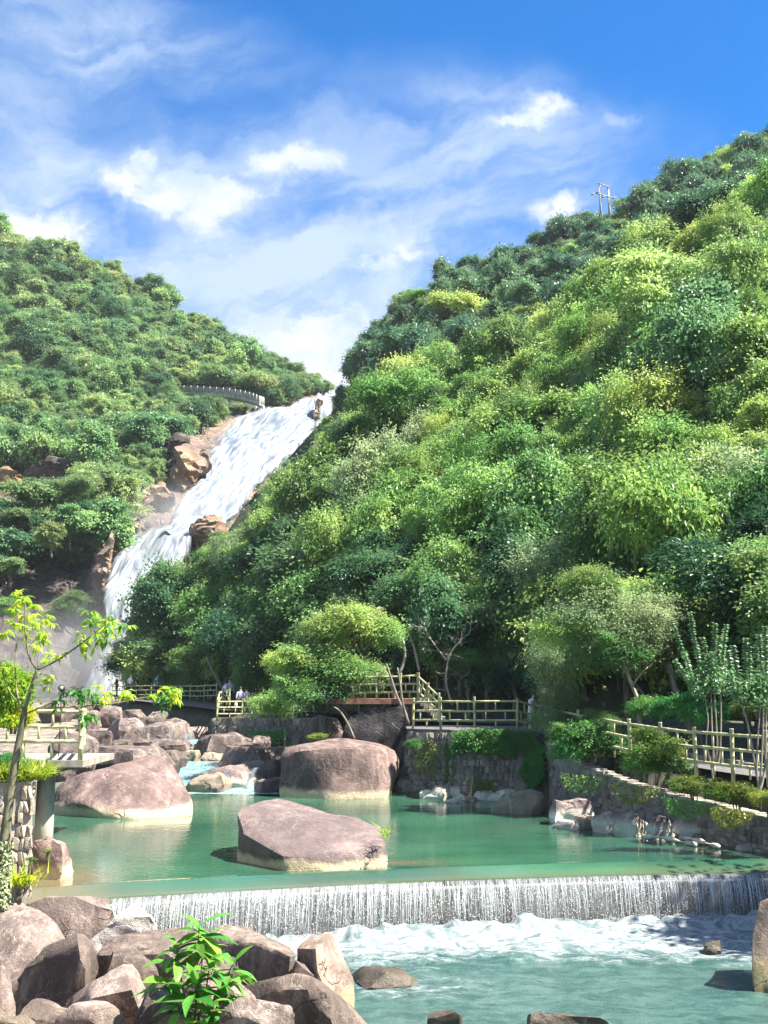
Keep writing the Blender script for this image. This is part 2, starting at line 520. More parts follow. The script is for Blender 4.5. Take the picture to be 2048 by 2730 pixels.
M['leaf_bright'] = leaf_mat('bright_leaf', (0.062, 0.160, 0.044), (0.185, 0.330, 0.080), (0.450, 0.550, 0.165), transl=0.4, hue_var=0.02)
M['leaf_mid'] = leaf_mat('green_leaf', (0.042, 0.112, 0.040), (0.125, 0.245, 0.070), (0.320, 0.450, 0.135), transl=0.4, hue_var=0.02)
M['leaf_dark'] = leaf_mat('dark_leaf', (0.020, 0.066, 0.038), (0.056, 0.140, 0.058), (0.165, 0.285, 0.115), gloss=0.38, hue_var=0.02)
M['leaf_pale'] = leaf_mat('pale_leaf', (0.095, 0.165, 0.080), (0.220, 0.315, 0.150), (0.430, 0.510, 0.270), gloss=0.42, hue_var=0.015)
M['leaf_ridge'] = leaf_mat('ridge_leaf', (0.024, 0.085, 0.062), (0.074, 0.165, 0.088), (0.200, 0.300, 0.140), hue_var=0.02)
M['leaf_left'] = leaf_mat('valley_leaf', (0.052, 0.130, 0.070), (0.140, 0.250, 0.095), (0.320, 0.410, 0.150), hue_var=0.025)
M['leaf_lime'] = leaf_mat('lime_leaf', (0.110, 0.220, 0.016), (0.230, 0.360, 0.024), (0.440, 0.460, 0.040), transl=0.45, mottle=0.9)
M['leaf_fresh'] = leaf_mat('fresh_leaf', (0.040, 0.140, 0.024), (0.085, 0.260, 0.036), (0.180, 0.380, 0.060), transl=0.3, gloss=0.4, mottle=1.1)
M['leaf_ivy'] = leaf_mat('ivy_leaf', (0.030, 0.115, 0.030), (0.070, 0.225, 0.048), (0.150, 0.340, 0.075))
M['leaf_shrub'] = leaf_mat('shrub_leaf', (0.055, 0.105, 0.020), (0.115, 0.185, 0.030), (0.240, 0.275, 0.050))
M['leaf_myrtle'] = leaf_mat('myrtle_leaf', (0.060, 0.145, 0.065), (0.130, 0.250, 0.105), (0.270, 0.390, 0.180), gloss=0.32)


# water ------------------------------------------------------------
def pool_mat():
    m, t = mat('green_pool_water')
    p = geo_pos(t)
    sh = t.n('ShaderNodeAttribute', attribute_name='shallow').outputs['Fac']
    n = t.noise(p, 0.22, 3.0, 0.5)
    c = t.mix(t.ramp(n, 0.35, 0.65), (0.017, 0.064, 0.039, 1), (0.034, 0.108, 0.064, 1))
    c = t.mix(sh, c, (0.125, 0.108, 0.062, 1))
    wv = t.stretch(p, (1.0, 1.7, 1.0))
    h = t.math('ADD', t.math('MULTIPLY', t.noise(wv, 1.3, 3.0, 0.5), 0.6), t.math('MULTIPLY', t.noise(wv, 4.6, 3.0, 0.55, 0.3), 0.4))
    bs = t.n('ShaderNodeBsdfPrincipled', i_Base_Color=c, i_Roughness=0.03, i_IOR=1.34, i_Normal=t.bump(h, 0.11, 0.12))
    t.out(bs.outputs[0])
    return m


def rapids_mat(name, deep, mid, foam_attr='foam', bump=0.35):
    m, t = mat(name)
    p = geo_pos(t)
    fo = t.n('ShaderNodeAttribute', attribute_name=foam_attr).outputs['Fac']
    warp = t.vm('ADD', p, t.vm('MULTIPLY', t.vm('SUBTRACT', t.n('ShaderNodeTexNoise', i_Vector=p, i_Scale=1.2, i_Detail=4.0).outputs['Color'], (0.5, 0.5, 0.5)), (1.2, 1.2, 1.2)))
    s = t.stretch(warp, (1.0, 2.2, 1.0))
    n1 = t.noise(s, 1.5, 7.0, 0.68)
    n2 = t.noise(s, 5.5, 6.0, 0.7)
    edge = t.math('ADD', t.math('MULTIPLY', n1, 0.62), t.math('MULTIPLY', n2, 0.38))
    f = t.math('ADD', fo, t.math('MULTIPLY', t.math('SUBTRACT', edge, 0.5), 1.9))
    f = t.ramp(f, 0.36, 0.78)
    c = t.mix(t.ramp(n1, 0.36, 0.64), deep, mid)
    n4 = t.noise(s, 2.6, 6.0, 0.7, 0.6)
    c = t.mix(f, c, t.mix(t.ramp(n4, 0.38, 0.60), (0.085, 0.125, 0.13, 1), (0.27, 0.285, 0.29, 1)))
    bs = t.n('ShaderNodeBsdfPrincipled', i_Base_Color=c, i_Roughness=t.ramp(f, 0, 1, 0.07, 0.7), i_IOR=1.333, i_Normal=t.bump(t.math('ADD', n1, t.math('MULTIPLY', n2, 0.5)), bump, 0.16))
    t.out(bs.outputs[0])
    return m


M['pool'] = pool_mat()
M['rapids'] = rapids_mat('lower_pool_water', (0.022, 0.062, 0.056, 1), (0.060, 0.115, 0.102, 1))
M['stream'] = rapids_mat('stream_water', (0.10, 0.22, 0.21, 1), (0.22, 0.36, 0.36, 1))


def fall_mat(name, sx, along, white, shade, lo, hi, rough=0.45, amount=1.0, transl=0.25, bump=0.5):
    """Streaked falling water: white strands over clear gaps. Attributes s (across) and t (along) run in metres."""
    m, t = mat(name)
    s = t.n('ShaderNodeAttribute', attribute_name='across').outputs['Fac']
    l = t.n('ShaderNodeAttribute', attribute_name='along').outputs['Fac']
    d = t.n('ShaderNodeAttribute', attribute_name='body').outputs['Fac']
    v = t.n('ShaderNodeCombineXYZ', i_X=t.math('MULTIPLY', s, sx), i_Y=t.math('MULTIPLY', l, along), i_Z=0.0).outputs[0]
    n1 = t.noise(v, 1.0, 6.0, 0.68, 0.25)
    n2 = t.noise(t.vm('ADD', t.stretch(v, (3.1, 2.3, 1)), (7, 3, 1)), 1.0, 5.0, 0.7, 0.2)
    n = t.math('ADD', t.math('MULTIPLY', n1, 0.6), t.math('MULTIPLY', n2, 0.4))
    a = t.ramp(t.math('ADD', n, t.math('MULTIPLY', t.math('SUBTRACT', d, 0.5), 0.9)), lo, hi, 0.0, amount)
    c = t.mix(t.ramp(n2, 0.36, 0.62), shade, white)
    bs = t.n('ShaderNodeBsdfPrincipled', i_Base_Color=c, i_Roughness=rough, i_Normal=t.bump(n, bump, 0.3))
    tr = t.n('ShaderNodeBsdfTranslucent', i_Color=c)
    mx0 = t.n('ShaderNodeMixShader')
    t.set(mx0, '0', transl)
    t.set(mx0, '1', bs.outputs[0])
    t.set(mx0, '2', tr.outputs[0])
    mx = t.n('ShaderNodeMixShader')
    t.set(mx, '0', a)
    t.set(mx, '1', t.n('ShaderNodeBsdfTransparent').outputs[0])
    t.set(mx, '2', mx0.outputs[0])
    t.out(mx.outputs[0])
    return m


M['fall'] = fall_mat('waterfall_water', 0.55, 0.05, (0.36, 0.38, 0.39, 1), (0.11, 0.14, 0.18, 1), 0.26, 0.56, bump=0.25)
M['weir_fall'] = fall_mat('weir_water', 8.0, 0.6, (0.52, 0.54, 0.54, 1), (0.34, 0.36, 0.36, 1), 0.22, 0.72, 0.15, 0.84)
m_, t_ = mat('white_spray_drops')
bs_ = t_.n('ShaderNodeBsdfPrincipled', i_Base_Color=(0.55, 0.57, 0.57, 1), i_Roughness=0.15)
t_.out(bs_.outputs[0])
M['drop'] = m_


def volume_mat(name, density, color=(1, 1, 1, 1), aniso=0.2, soft=False):
    m, t = mat(name)
    if soft:
        oc = t.n('ShaderNodeTexCoord').outputs['Object']
        f = t.math('MULTIPLY', t.ramp(t.vm('LENGTH', oc), 1.0, 0.15), t.ramp(t.noise(oc, 1.8, 3.0, 0.6), 0.3, 0.7, 0.25, 1.6))
        density = t.math('MULTIPLY', f, density)
    v = t.n('ShaderNodeVolumePrincipled', i_Color=color, i_Density=density, i_Anisotropy=aniso)
    for nm in ('Density Attribute', 'Color Attribute', 'Temperature Attribute'):
        v.inputs[nm].default_value = ''
    o = t.n('ShaderNodeOutputMaterial')
    t.set(o, 'Volume', v.outputs[0])
    m.cycles.homogeneous_volume = not soft
    return m
# ------------------------------------------------------------------ the lie of the land
def smooth01(x):
    x = np.clip(x, 0, 1)
    return x * x * (3 - 2 * x)


YL = [-30, 5, 10, 14, 17, 20, 21.3, 22.3, 30, 33, 36, 45, 60, 80, 100, 130]
XL = [-1, -0.5, -0.3, -0.3, -0.8, -2.5, -5.0, -7.3, -10.2, -12, -13, -15, -20, -28, -36, -45]
YR = [-30, 20, 25, 27, 30, 33, 36, 40.6, 41.9, 43.6, 44.8, 50, 56, 62.6, 64.0, 70, 85, 100, 130]
XR = [13, 12, 10.9, 10.3, 9.3, 7.85, 6.8, 6.3, 2.9, 1.4, 0.9, -0.8, -2.4, -3.2, -9.9, -13.0, -21.5, -27, -36]


def path_z(y):
    return np.interp(y, [20, 31, 38, 42, 60, 75, 100], [1.5, 1.62, 1.9, 2.42, 2.45, 2.9, 3.4])


def ground_z(x, y):
    xl, xr = np.interp(y, YL, XL), np.interp(y, YR, XR)
    bed = np.interp(y, [6, 9, 23, 24.6, 44, 46, 50, 60, 75, 100, 130], [2.3, -2.0, -2.0, -1.4, -1.2, -0.7, 0.0, 0.7, 1.4, 2.4, 4.0])
    wallz = np.interp(y, [20, 26, 30, 33, 37, 41, 60], [0.7, 0.95, 1.28, 1.5, 1.95, 2.42, 2.45])
    pz = path_z(y)
    right = wallz + (pz - wallz) * smooth01((x - xr - 0.3) / 1.0)
    near = np.minimum(2.2, -1.2 + np.maximum(np.maximum((xl - x - 0.5) * 0.12, (xl - x - 7) * 0.5), (12.0 - y) * 0.5))
    lbank = np.where(y < 22.4, near, np.interp(y, [21, 60, 75, 100], [2.15, 2.2, 3.2, 5.0]))
    lw = np.where(y < 22.4, 1.2, np.where(y > 34, 6.0, 0.3))
    rw = np.where(y > 50, 2.5, 0.3)
    wl = smooth01((xl - x) / lw)
    wr = smooth01((x - xr) / rw)
    return bed + (lbank - bed) * wl + (right - bed) * wr


gx = np.concatenate([[-900, -500, -300, -150, -80], np.arange(-48, 48.1, 0.5), [80, 150, 300, 500, 900]])
gy = np.concatenate([[-400, -200, -120, -40], np.arange(-20, 130.1, 0.6), [160, 300, 600, 900]])
GX, GY = np.meshgrid(gx, gy)
gz = ground_z(GX.ravel(), GY.ravel())
gP = np.stack([GX.ravel(), GY.ravel(), gz], 1)
gP[:, 2] += np.where(np.abs(gP[:, 0]) < 60, 0.10, 0.0) * fbm(gP * 0.7, 4, 3) * (gP[:, 1] > 8)
g_me = np_mesh('ground', gP, grid_faces(len(gy), len(gx)))
inside = ((gP[:, 1] < 22.4) & (gP[:, 1] > 10) & (gP[:, 0] < 0) & (gP[:, 0] > -12)) | (gP[:, 0] > np.interp(gP[:, 1], YL, XL) - 0.4) & (gP[:, 0] < np.interp(gP[:, 1], YR, XR) + 0.3)
vattr(g_me, 'bed', inside.astype(float))
m_, t_ = mat('valley_floor')
p_ = geo_pos(t_)
n_ = t_.noise(p_, 1.3, 6.0, 0.65)
soil_ = t_.mix(t_.ramp(n_, 0.35, 0.65), (0.026, 0.030, 0.016, 1), (0.060, 0.066, 0.030, 1))
bed_ = t_.mix(t_.ramp(n_, 0.35, 0.65), (0.085, 0.070, 0.055, 1), (0.24, 0.20, 0.165, 1))
c_ = t_.mix(t_.n('ShaderNodeAttribute', attribute_name='bed').outputs['Fac'], soil_, bed_)
t_.out(t_.n('ShaderNodeBsdfPrincipled', i_Base_Color=c_, i_Roughness=0.95, i_Normal=t_.bump(t_.noise(p_, 5.0, 6.0, 0.7), 0.7, 0.1)).outputs[0])
tag(link('ground', g_me, m_), kind='structure')


# ------------------------------------------------------------------ hills: smooth surfaces through surveyed points
def rbf(pts):
    pts = np.asarray(pts, float)
    X = pts[:, :2] / 300.0
    Kd = np.sqrt(((X[:, None] - X[None]) ** 2).sum(-1))
    n = len(X)
    A = np.zeros((n + 3, n + 3))
    A[:n, :n] = Kd
    A[:n, n] = 1
    A[:n, n + 1:] = X
    A[n, :n] = 1
    A[n + 1:, :n] = X.T
    b = np.concatenate([pts[:, 2], [0, 0, 0]])
    cf = np.linalg.lstsq(A + np.eye(n + 3) * 1e-6, b, rcond=None)[0]

    def f(px, py):
        q = np.stack([np.asarray(px, float), np.asarray(py, float)], -1).reshape(-1, 2) / 300.0
        K2 = np.sqrt(((q[:, None] - X[None]) ** 2).sum(-1))
        return K2 @ cf[:n] + cf[n] + q @ cf[n + 1:]
    return f


def at_many(px, py, y):
    a, b = (px - CX) / FPX, (CY - py) / FPX
    dy = math.cos(PITCH) - b * math.sin(PITCH)
    dz = math.sin(PITCH) + b * math.cos(PITCH)
    t = y / dy
    return np.stack([a * t, y, EYE + dz * t], -1)


D_left = rbf([(-700, 330, 340), (-200, 540, 315), (0, 620, 300), (180, 680, 290), (400, 815, 275), (520, 885, 266), (700, 965, 252), (890, 1045, 238), (1000, 1090, 238), (1250, 1150, 240),
              (0, 900, 228), (300, 950, 228), (600, 1010, 234), (0, 1150, 184), (200, 1150, 184), (400, 1100, 196), (560, 1090, 214), (0, 1300, 152), (150, 1300, 152), (300, 1250, 164), (-500, 1200, 170), (-500, 1500, 125),
              (0, 1500, 127), (150, 1500, 127), (280, 1400, 140), (300, 1500, 125), (-700, 1870, 104), (-300, 1870, 108), (0, 1870, 111), (0, 1650, 119), (200, 1650, 120), (200, 1870, 113), (350, 1870, 114), (600, 1870, 126), (900, 1870, 150), (1200, 1870, 180), (1200, 1500, 200),
              (300, 1600, 119), (400, 1560, 121), (480, 1480, 124.5), (520, 1412, 128), (440, 1418, 128), (500, 1396, 141), (400, 1390, 138), (480, 1376, 146), (560, 1300, 158), (640, 1200, 176), (740, 1120, 198), (880, 1060, 222), (800, 1150, 196), (700, 1280, 172), (620, 1360, 152), (480, 1230, 163), (430, 1180, 170)])
SKY_L = ([-700, -300, 0, 100, 180, 330, 400, 500, 600, 700, 800, 890, 960, 1100, 1250], [380, 520, 635, 670, 690, 745, 790, 865, 912, 962, 1012, 1050, 1080, 1120, 1150])
D_near = rbf([(230, 1780, 104), (250, 1870, 101), (300, 1650, 105), (480, 1520, 105), (500, 1650, 98), (500, 1880, 90), (700, 1880, 74), (700, 1700, 82), (700, 1500, 90), (700, 1300, 108), (860, 1200, 118), (900, 1880, 62), (1000, 1750, 62), (1000, 1500, 72), (1000, 1200, 92), (1120, 1030, 110),
              (1150, 1890, 53), (1300, 1890, 50), (1300, 1700, 55), (1300, 1400, 67), (1300, 1100, 85), (1400, 960, 100), (1500, 1890, 46), (1600, 1700, 49), (1600, 1400, 59), (1600, 1100, 73), (1600, 850, 94), (1750, 1900, 42), (1800, 1600, 47), (1800, 1200, 61), (1800, 900, 76), (1830, 640, 96),
              (2048, 1910, 38), (2048, 1700, 41), (2048, 1300, 51), (2048, 900, 66), (2048, 520, 92), (2600, 1930, 31), (2600, 1700, 33), (2600, 1000, 48), (2600, 330, 84)])
SKY_N = ([330, 365, 400, 480, 560, 640, 800, 900, 1000, 1150, 1330, 1480, 1640, 1800, 1950, 2048, 2600], [1845, 1740, 1670, 1580, 1480, 1370, 1260, 1180, 1120, 1060, 1000, 940, 840, 690, 600, 570, 330])
D_far = rbf([(800, 1180, 158), (920, 1075, 156), (1000, 930, 156), (1170, 780, 158), (1480, 650, 166), (1700, 550, 172), (2048, 420, 178), (2700, 130, 184), (850, 1400, 132), (1000, 1250, 130), (1200, 1050, 130), (1600, 900, 130), (2048, 700, 130), (2700, 500, 120)])
SKY_F = ([760, 850, 920, 960, 1000, 1080, 1170, 1250, 1340, 1480, 1600, 1700, 1850, 2048, 2700], [1230, 1130, 1060, 950, 900, 820, 760, 735, 730, 640, 590, 545, 480, 395, 120])


FALLS = [(895, 1040), (885, 1120), (845, 1150), (830, 1195), (750, 1250), (670, 1330), (620, 1385), (565, 1400), (555, 1470), (515, 1495), (470, 1525), (400, 1545), (340, 1570), (330, 1640), (312, 1700), (300, 1760), (280, 1800), (330, 1850), (190, 1850), (225, 1760), (285, 1690),
         (262, 1600), (265, 1540), (290, 1470), (335, 1425), (400, 1405), (470, 1390), (455, 1330), (440, 1290), (447, 1180), (480, 1150), (570, 1130), (660, 1095), (740, 1080), (820, 1052)]


def hill(name, D, x0, x1, nc, bottom, sky, nr, amp, seed, m, back, power=1.0, calm=None):
    px = np.linspace(x0, x1, nc)
    top = np.interp(px, *sky)
    bot = np.interp(px, *bottom)
    v = np.linspace(0, 1, nr) ** power
    PX = np.repeat(px[None], nr, 0)
    PY = bot[None] + (top - bot)[None] * v[:, None]
    Y = D(PX.ravel(), PY.ravel())
    P = at_many(PX.ravel(), PY.ravel(), Y)
    # uneven ground, displaced along the slope's outward direction
    nz = fbm(P * 0.045, 4, seed) * amp + fbm(P * np.array([0.22, 0.22, 0.11]), 4, seed + 5) * amp * 0.35
    if calm is not None:
        nz = np.where(in_poly(PX.ravel(), PY.ravel(), calm), nz * 0.15 - 0.5, nz)
    P[:, 1] -= nz
    P = P.reshape(nr, nc, 3)
    rows = [P]
    last = P[-1]
    for k in range(1, 7):                                   # the far side of the ridge
        q = last.copy()
        q[:, 1] += back * k
        q[:, 2] -= back * 0.02 * k * k * 3.0
        rows.append(q[None])
    P = np.concatenate(rows, 0)
    o = link(name, np_mesh(name, P.reshape(-1, 3), grid_faces(P.shape[0], nc)), m)
    tag(o, kind='structure')
    return P[:nr], PX.reshape(nr, nc), PY


def hill_rock_mat():
    m, t = mat('hillside_rock_and_soil')
    p = geo_pos(t)
    n1 = t.noise(p, 0.16, 6.0, 0.62, 0.4)
    n2 = t.noise(t.stretch(p, (1.6, 1.6, 0.35)), 0.55, 6.0, 0.66)
    n3 = t.noise(p, 1.6, 6.0, 0.7)
    c = t.mix(t.ramp(n1, 0.38, 0.62), (0.15, 0.11, 0.092, 1), (0.36, 0.235, 0.155, 1))
    c = t.mix(t.ramp(n2, 0.50, 0.68, 0, 0.75), c, (0.48, 0.37, 0.28, 1))
    c = t.mix(t.ramp(n2, 0.46, 0.30, 0, 0.8), c, (0.065, 0.05, 0.046, 1))
    c = t.mix(t.ramp(n3, 0.55, 0.72, 0, 0.5), c, (0.09, 0.11, 0.045, 1))
    c = t.mix(0.45, c, (0.05, 0.04, 0.035, 1))
    c = t.mix(t.math('MULTIPLY', t.n('ShaderNodeAttribute', attribute_name='painted_shade').outputs['Fac'], 0.8), c, t.mix(t.ramp(n2, 0.4, 0.6), (0.022, 0.020, 0.022, 1), (0.062, 0.054, 0.052, 1)))  # cliff shade mixed into the rock colour
    veg = t.n('ShaderNodeAttribute', attribute_name='soil').outputs['Fac']
    c = t.mix(veg, c, t.mix(t.ramp(n3, 0.4, 0.62), (0.016, 0.028, 0.014, 1), (0.042, 0.066, 0.026, 1)))
    cr = t.voro(t.stretch(p, (1, 1, 0.6)), 0.28, 'DISTANCE_TO_EDGE')
    h = t.math('ADD', t.math('MULTIPLY', n2, 0.7), t.math('ADD', t.math('MULTIPLY', n3, 0.3), t.ramp(cr, 0.0, 0.06, -0.35, 0.0)))
    t.out(t.n('ShaderNodeBsdfPrincipled', i_Base_Color=c, i_Roughness=0.88, i_Normal=t.bump(h, 0.9, 1.2)).outputs[0])
    return m


M['hill'] = hill_rock_mat()
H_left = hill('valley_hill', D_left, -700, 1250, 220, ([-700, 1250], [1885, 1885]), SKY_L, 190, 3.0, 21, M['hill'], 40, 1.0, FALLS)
H_far = hill('ridge_hill', D_far, 760, 2700, 120, ([760, 2700], [1460, 900]), SKY_F, 60, 3.0, 33, M['soil'], 25)
H_near = hill('hillside', D_near, 330, 2600, 200, ([330, 700, 1300, 2048, 2600], [1885, 1890, 1900, 1925, 1945]), SKY_N, 90, 2.0, 44, M['soil'], 9)

# bare rock shows on the valley hill where nothing grows
CLIFFS = [FALLS,
          [(-40, 1235), (0, 1225), (200, 1225), (205, 1265), (110, 1290), (60, 1330), (-40, 1340)],
          [(395, 1290), (480, 1260), (480, 1420), (335, 1480), (290, 1600), (300, 1720), (250, 1780), (120, 1700), (0, 1640), (0, 1520), (130, 1500), (245, 1475), (335, 1400)],
          [(-60, 1480), (140, 1470), (260, 1520), (260, 1850), (-60, 1850)],
          [(640, 1330), (720, 1240), (840, 1170), (850, 1230), (740, 1290), (660, 1370), (600, 1420)]]
hl = H_left[0].reshape(-1, 3)
pxl, _ = to_px(hl)
rocky = np.zeros(len(hl), bool)
for poly in CLIFFS:
    rocky |= in_poly(pxl[:, 0], pxl[:, 1], poly)
me_ = bpy.data.objects['valley_hill'].data
soil = np.ones(len(me_.vertices))
soil[:len(rocky)] = 1.0 - rocky
vattr(me_, 'soil', soil)
painted_shade = np.zeros(len(me_.vertices))
painted_shade[:len(rocky)] = np.clip((270 - pxl[:, 0]) / 60, 0, 1) * np.clip((pxl[:, 1] - 1440) / 80, 0, 1)  # shade on the lower left cliff, painted in as darker rock
vattr(me_, 'painted_shade', painted_shade)
# cliffs are stepped and broken
co = np.empty(len(me_.vertices) * 3, np.float32)
me_.vertices.foreach_get('co', co)
co = co.reshape(-1, 3)
step = np.floor(fbm(co * np.array([0.10, 0.10, 0.055]), 3, 71) * 5.0) / 5.0 * 4.0 + fbm(co * np.array([0.5, 0.5, 0.2]), 4, 72) * 1.3
wet = in_poly(pxl[:, 0], pxl[:, 1], FALLS)
co[:len(rocky), 1] -= (np.where(wet, -np.abs(step[:len(rocky)]) * 0.25, step[:len(rocky)]) * rocky).astype(np.float32)
me_.vertices.foreach_set('co', co.ravel())
me_.update()


# ------------------------------------------------------------------ water
def water_strip(name, rows, m, nu, nv, off=0.0, bulge=0.0, seed=1, dens_edge=0.45, dens=None, billow=0.0):
    """rows: [(left point, right point)] from top to bottom -> one rippled sheet with across / along / density."""
    L = spline([r[0] for r in rows], nv)
    Rr = spline([r[1] for r in rows], nv)
    n = len(L)
    L, Rr = np.array([tuple(p) for p in L]), np.array([tuple(p) for p in Rr])
    u = np.linspace(0, 1, nu)
    P = L[:, None] + (Rr - L)[:, None] * u[None, :, None]
    mid = (L + Rr) / 2
    along = np.concatenate([[0], np.cumsum(np.linalg.norm(np.diff(mid, axis=0), axis=1))])
    wid = np.linalg.norm(Rr - L, axis=1)
    A = np.repeat(along[:, None], nu, 1)
    S = (u[None] - 0.5) * wid[:, None]
    q = np.stack([S.ravel() * 0.35, A.ravel() * 0.12, np.zeros(S.size)], 1)
    P = P.reshape(-1, 3)
    bl = fbm(q, 4, seed) * billow
    bl2 = fbm(q * np.array([3.0, 2.2, 1]), 3, seed + 3) * billow * 0.4
    edge = 1 - np.abs(u * 2 - 1) ** 3
    P[:, 1] -= off + bl + bl2 + bulge * np.repeat(edge[None], n, 0).ravel()
    P[:, 2] += (bl + bl2) * 0.5
    e = np.repeat(np.clip((1 - np.abs(u * 2 - 1)) / dens_edge, 0, 1)[None], n, 0)
    dn = (0.5 if dens is None else np.interp(np.linspace(0, 1, n), np.linspace(0, 1, len(dens)), dens))[:, None] if dens is not None else 0.5
    D = (dn * np.ones((n, nu))) * (0.25 + 0.75 * e)
    me = np_mesh(name, P, grid_faces(n, nu))
    vattr(me, 'across', S.ravel())
    vattr(me, 'along', A.ravel())
    vattr(me, 'body', D.ravel())
    return link(name, me, m)


def on_left(px, py, off=1.2):
    return at(px, py, float(D_left([px], [py])[0]) - off)


rowsA = [((795, 1074), (868, 1050)), ((735, 1086), (856, 1106)), ((645, 1104), (846, 1165)), ((580, 1146), (820, 1200)), ((545, 1196), (772, 1240)), ((530, 1248), (716, 1292)), ((500, 1298), (670, 1342)), ((474, 1343), (630, 1388)), ((456, 1390), (584, 1416)), ((430, 1420), (545, 1432))]
rowsB = [((400, 1408), (535, 1404)), ((350, 1430), (520, 1428)), ((308, 1470), (514, 1475)), ((284, 1540), (468, 1530)), ((272, 1600), (380, 1590)), ((282, 1680), (340, 1680)), ((252, 1760), (335, 1760)), ((195, 1860), (350, 1860))]
rowsC = [((852, 1060), (897, 1042)), ((846, 1095), (890, 1090)), ((838, 1140), (884, 1130))]
wf = empty('waterfall', on_left(480, 1405), 0, 'tall white waterfall tumbling down the rocky gap between the two hills', 'waterfall')


def fall_part(name, rows, off, dens, seed, billow, nu=60, nv=16):
    rr = [(on_left(*a, off), on_left(*b, off)) for a, b in rows]
    o = water_strip(name, rr, M['fall'], nu, nv, 0.0, 0.6, seed, 0.3, dens, billow)
    n = len(o.data.vertices)
    co = np.empty(n * 3, np.float32)
    o.data.vertices.foreach_get('co', co)
    co = co.reshape(-1, 3).astype(float)
    q, _ = to_px(co)
    near = D_left(q[:, 0], q[:, 1]) - off * 0.75 + fbm(co * 0.15, 2, seed) * 0.3      # never sinks into the rock it runs over
    co = at_many(q[:, 0], q[:, 1], np.minimum(co[:, 1], near))
    o.data.vertices.foreach_set('co', co.astype(np.float32).ravel())
    o.data.update()
    o.parent = wf
    o.matrix_parent_inverse = Matrix.Translation(-wf.location)
    return o


fall_part('upper_cascade', rowsA, 2.6, [0.50, 0.54, 0.60, 0.60, 0.58, 0.60, 0.68, 0.78, 0.9, 0.9], 5, 1.5, 90, 18)
fall_part('lower_cascade', rowsB, 2.4, [0.9, 0.74, 0.66, 0.66, 0.7, 0.75, 0.85, 0.95], 9, 1.1, 70, 18)
fall_part('side_chute', rowsC, 2.2, [0.6, 0.55, 0.5], 13, 0.6, 24, 14)

# the upper pool and the weir -----------------------------------------------------------------
CREST = spline([Vector(p) for p in ((-9.5, 21.4, 0), (-5.3, 22.95, 0), (0, 24.6, 0), (4.5, 25.5, 0), (8.6, 26.0, 0), (11.5, 26.2, 0))], 24)
CREST_X = np.array([p.x for p in CREST])
CREST_Y = np.array([p.y for p in CREST])


def crest_y(x):
    return np.interp(x, CREST_X, CREST_Y)


xs = np.linspace(-9.5, 11.5, 190)
ts = np.concatenate([np.linspace(0, 1.2, 16), np.linspace(1.35, 3, 10), np.linspace(3.5, 27, 90)])
PX_, T_ = np.meshgrid(xs, ts)
spread = 1 + np.clip((T_ - 4) / 22, 0, 1) * 0.55
Xp = PX_ * spread - np.clip((T_ - 4) / 22, 0, 1) * 4.0
Yp = crest_y(PX_) + T_
Zp = -0.13 * (1 - smooth01(T_ / 0.9)) + 0.02 * (1 - smooth01(np.abs(T_ - 0.95) / 0.25))
Pp = np.stack([Xp.ravel(), Yp.ravel(), Zp.ravel()], 1)
pm = np_mesh('upper_pool', Pp, grid_faces(len(ts), len(xs)))
dl = Pp[:, 0] - np.interp(Pp[:, 1], YL, XL)
dr = np.interp(Pp[:, 1], YR, XR) - Pp[:, 0]
sh = np.clip(np.maximum(1 - (dl - 0.4) / 2.0, 1 - (dr - 0.2) / 1.8), 0, 1) * 0.55 + np.clip(1 - T_.ravel() / 0.9, 0, 1) * 0.45
shoal = np.exp(-(((Pp[:, 0] - 0.25) / 1.1) ** 2 + ((Pp[:, 1] - 26.6) / 0.35) ** 2)) * 0.7 + np.exp(-(((Pp[:, 0] + 6.6) / 1.0) ** 2 + ((Pp[:, 1] - 24.6) / 1.5) ** 2)) * 0.8
vattr(pm, 'shallow', np.clip(sh + shoal + 0.15 * fbm(Pp * 0.6, 3, 8), 0, 1))
tag(link('upper_pool', pm, M['pool']), kind='structure')

WEIR_H = 1.02
weir = empty('weir', (0, 24.6, -1.0), 0, 'low concrete weir with a curtain of water between the green pool and the rapids', 'weir')


def weir_child(o):
    o.parent = weir
    o.matrix_parent_inverse = Matrix.Translation(-weir.location)
    return o


cw = np.array([(p.x, p.y) for p in CREST])
prof = [(-0.02, -2.2), (-0.02, -0.30), (0.06, -0.24), (0.35, -0.20), (0.7, -0.30), (0.75, -2.2)]
V = np.concatenate([np.stack([cw[:, 0], cw[:, 1] + a, np.full(len(cw), b)], 1) for a, b in prof])
weir_child(link('weir_wall', np_mesh('weir_wall', V, grid_faces(len(prof), len(cw)), False), M['weir_concrete']))
# the curtain: glassy lip, then strands
nx, nz_ = 420, 26
xx = np.linspace(-6.2, 11.2, nx)
kk = np.linspace(0, 1, nz_)
Xc, Kc = np.meshgrid(xx, kk)
lipw = 0.05 * fbm(np.stack([xx * 0.9, xx * 0, xx * 0], 1), 3, 91)[None]
drop = -0.13 - (Kc ** 1.5) * (WEIR_H - 0.05)
out = 0.02 + 0.34 * np.sqrt(np.clip(Kc, 0, 1))
jit = fbm(np.stack([Xc.ravel() * 4.0, Kc.ravel() * 0.7, np.zeros(Xc.size)], 1), 4, 31).reshape(Xc.shape)
Yc = crest_y(Xc) - out * (1 + 4 * lipw) - jit * 0.10 * Kc
Vc = np.stack([Xc.ravel(), Yc.ravel(), drop.ravel()], 1)
cm = np_mesh('water_curtain', Vc, grid_faces(nz_, nx))
vattr(cm, 'across', Xc.ravel())
vattr(cm, 'along', Kc.ravel())
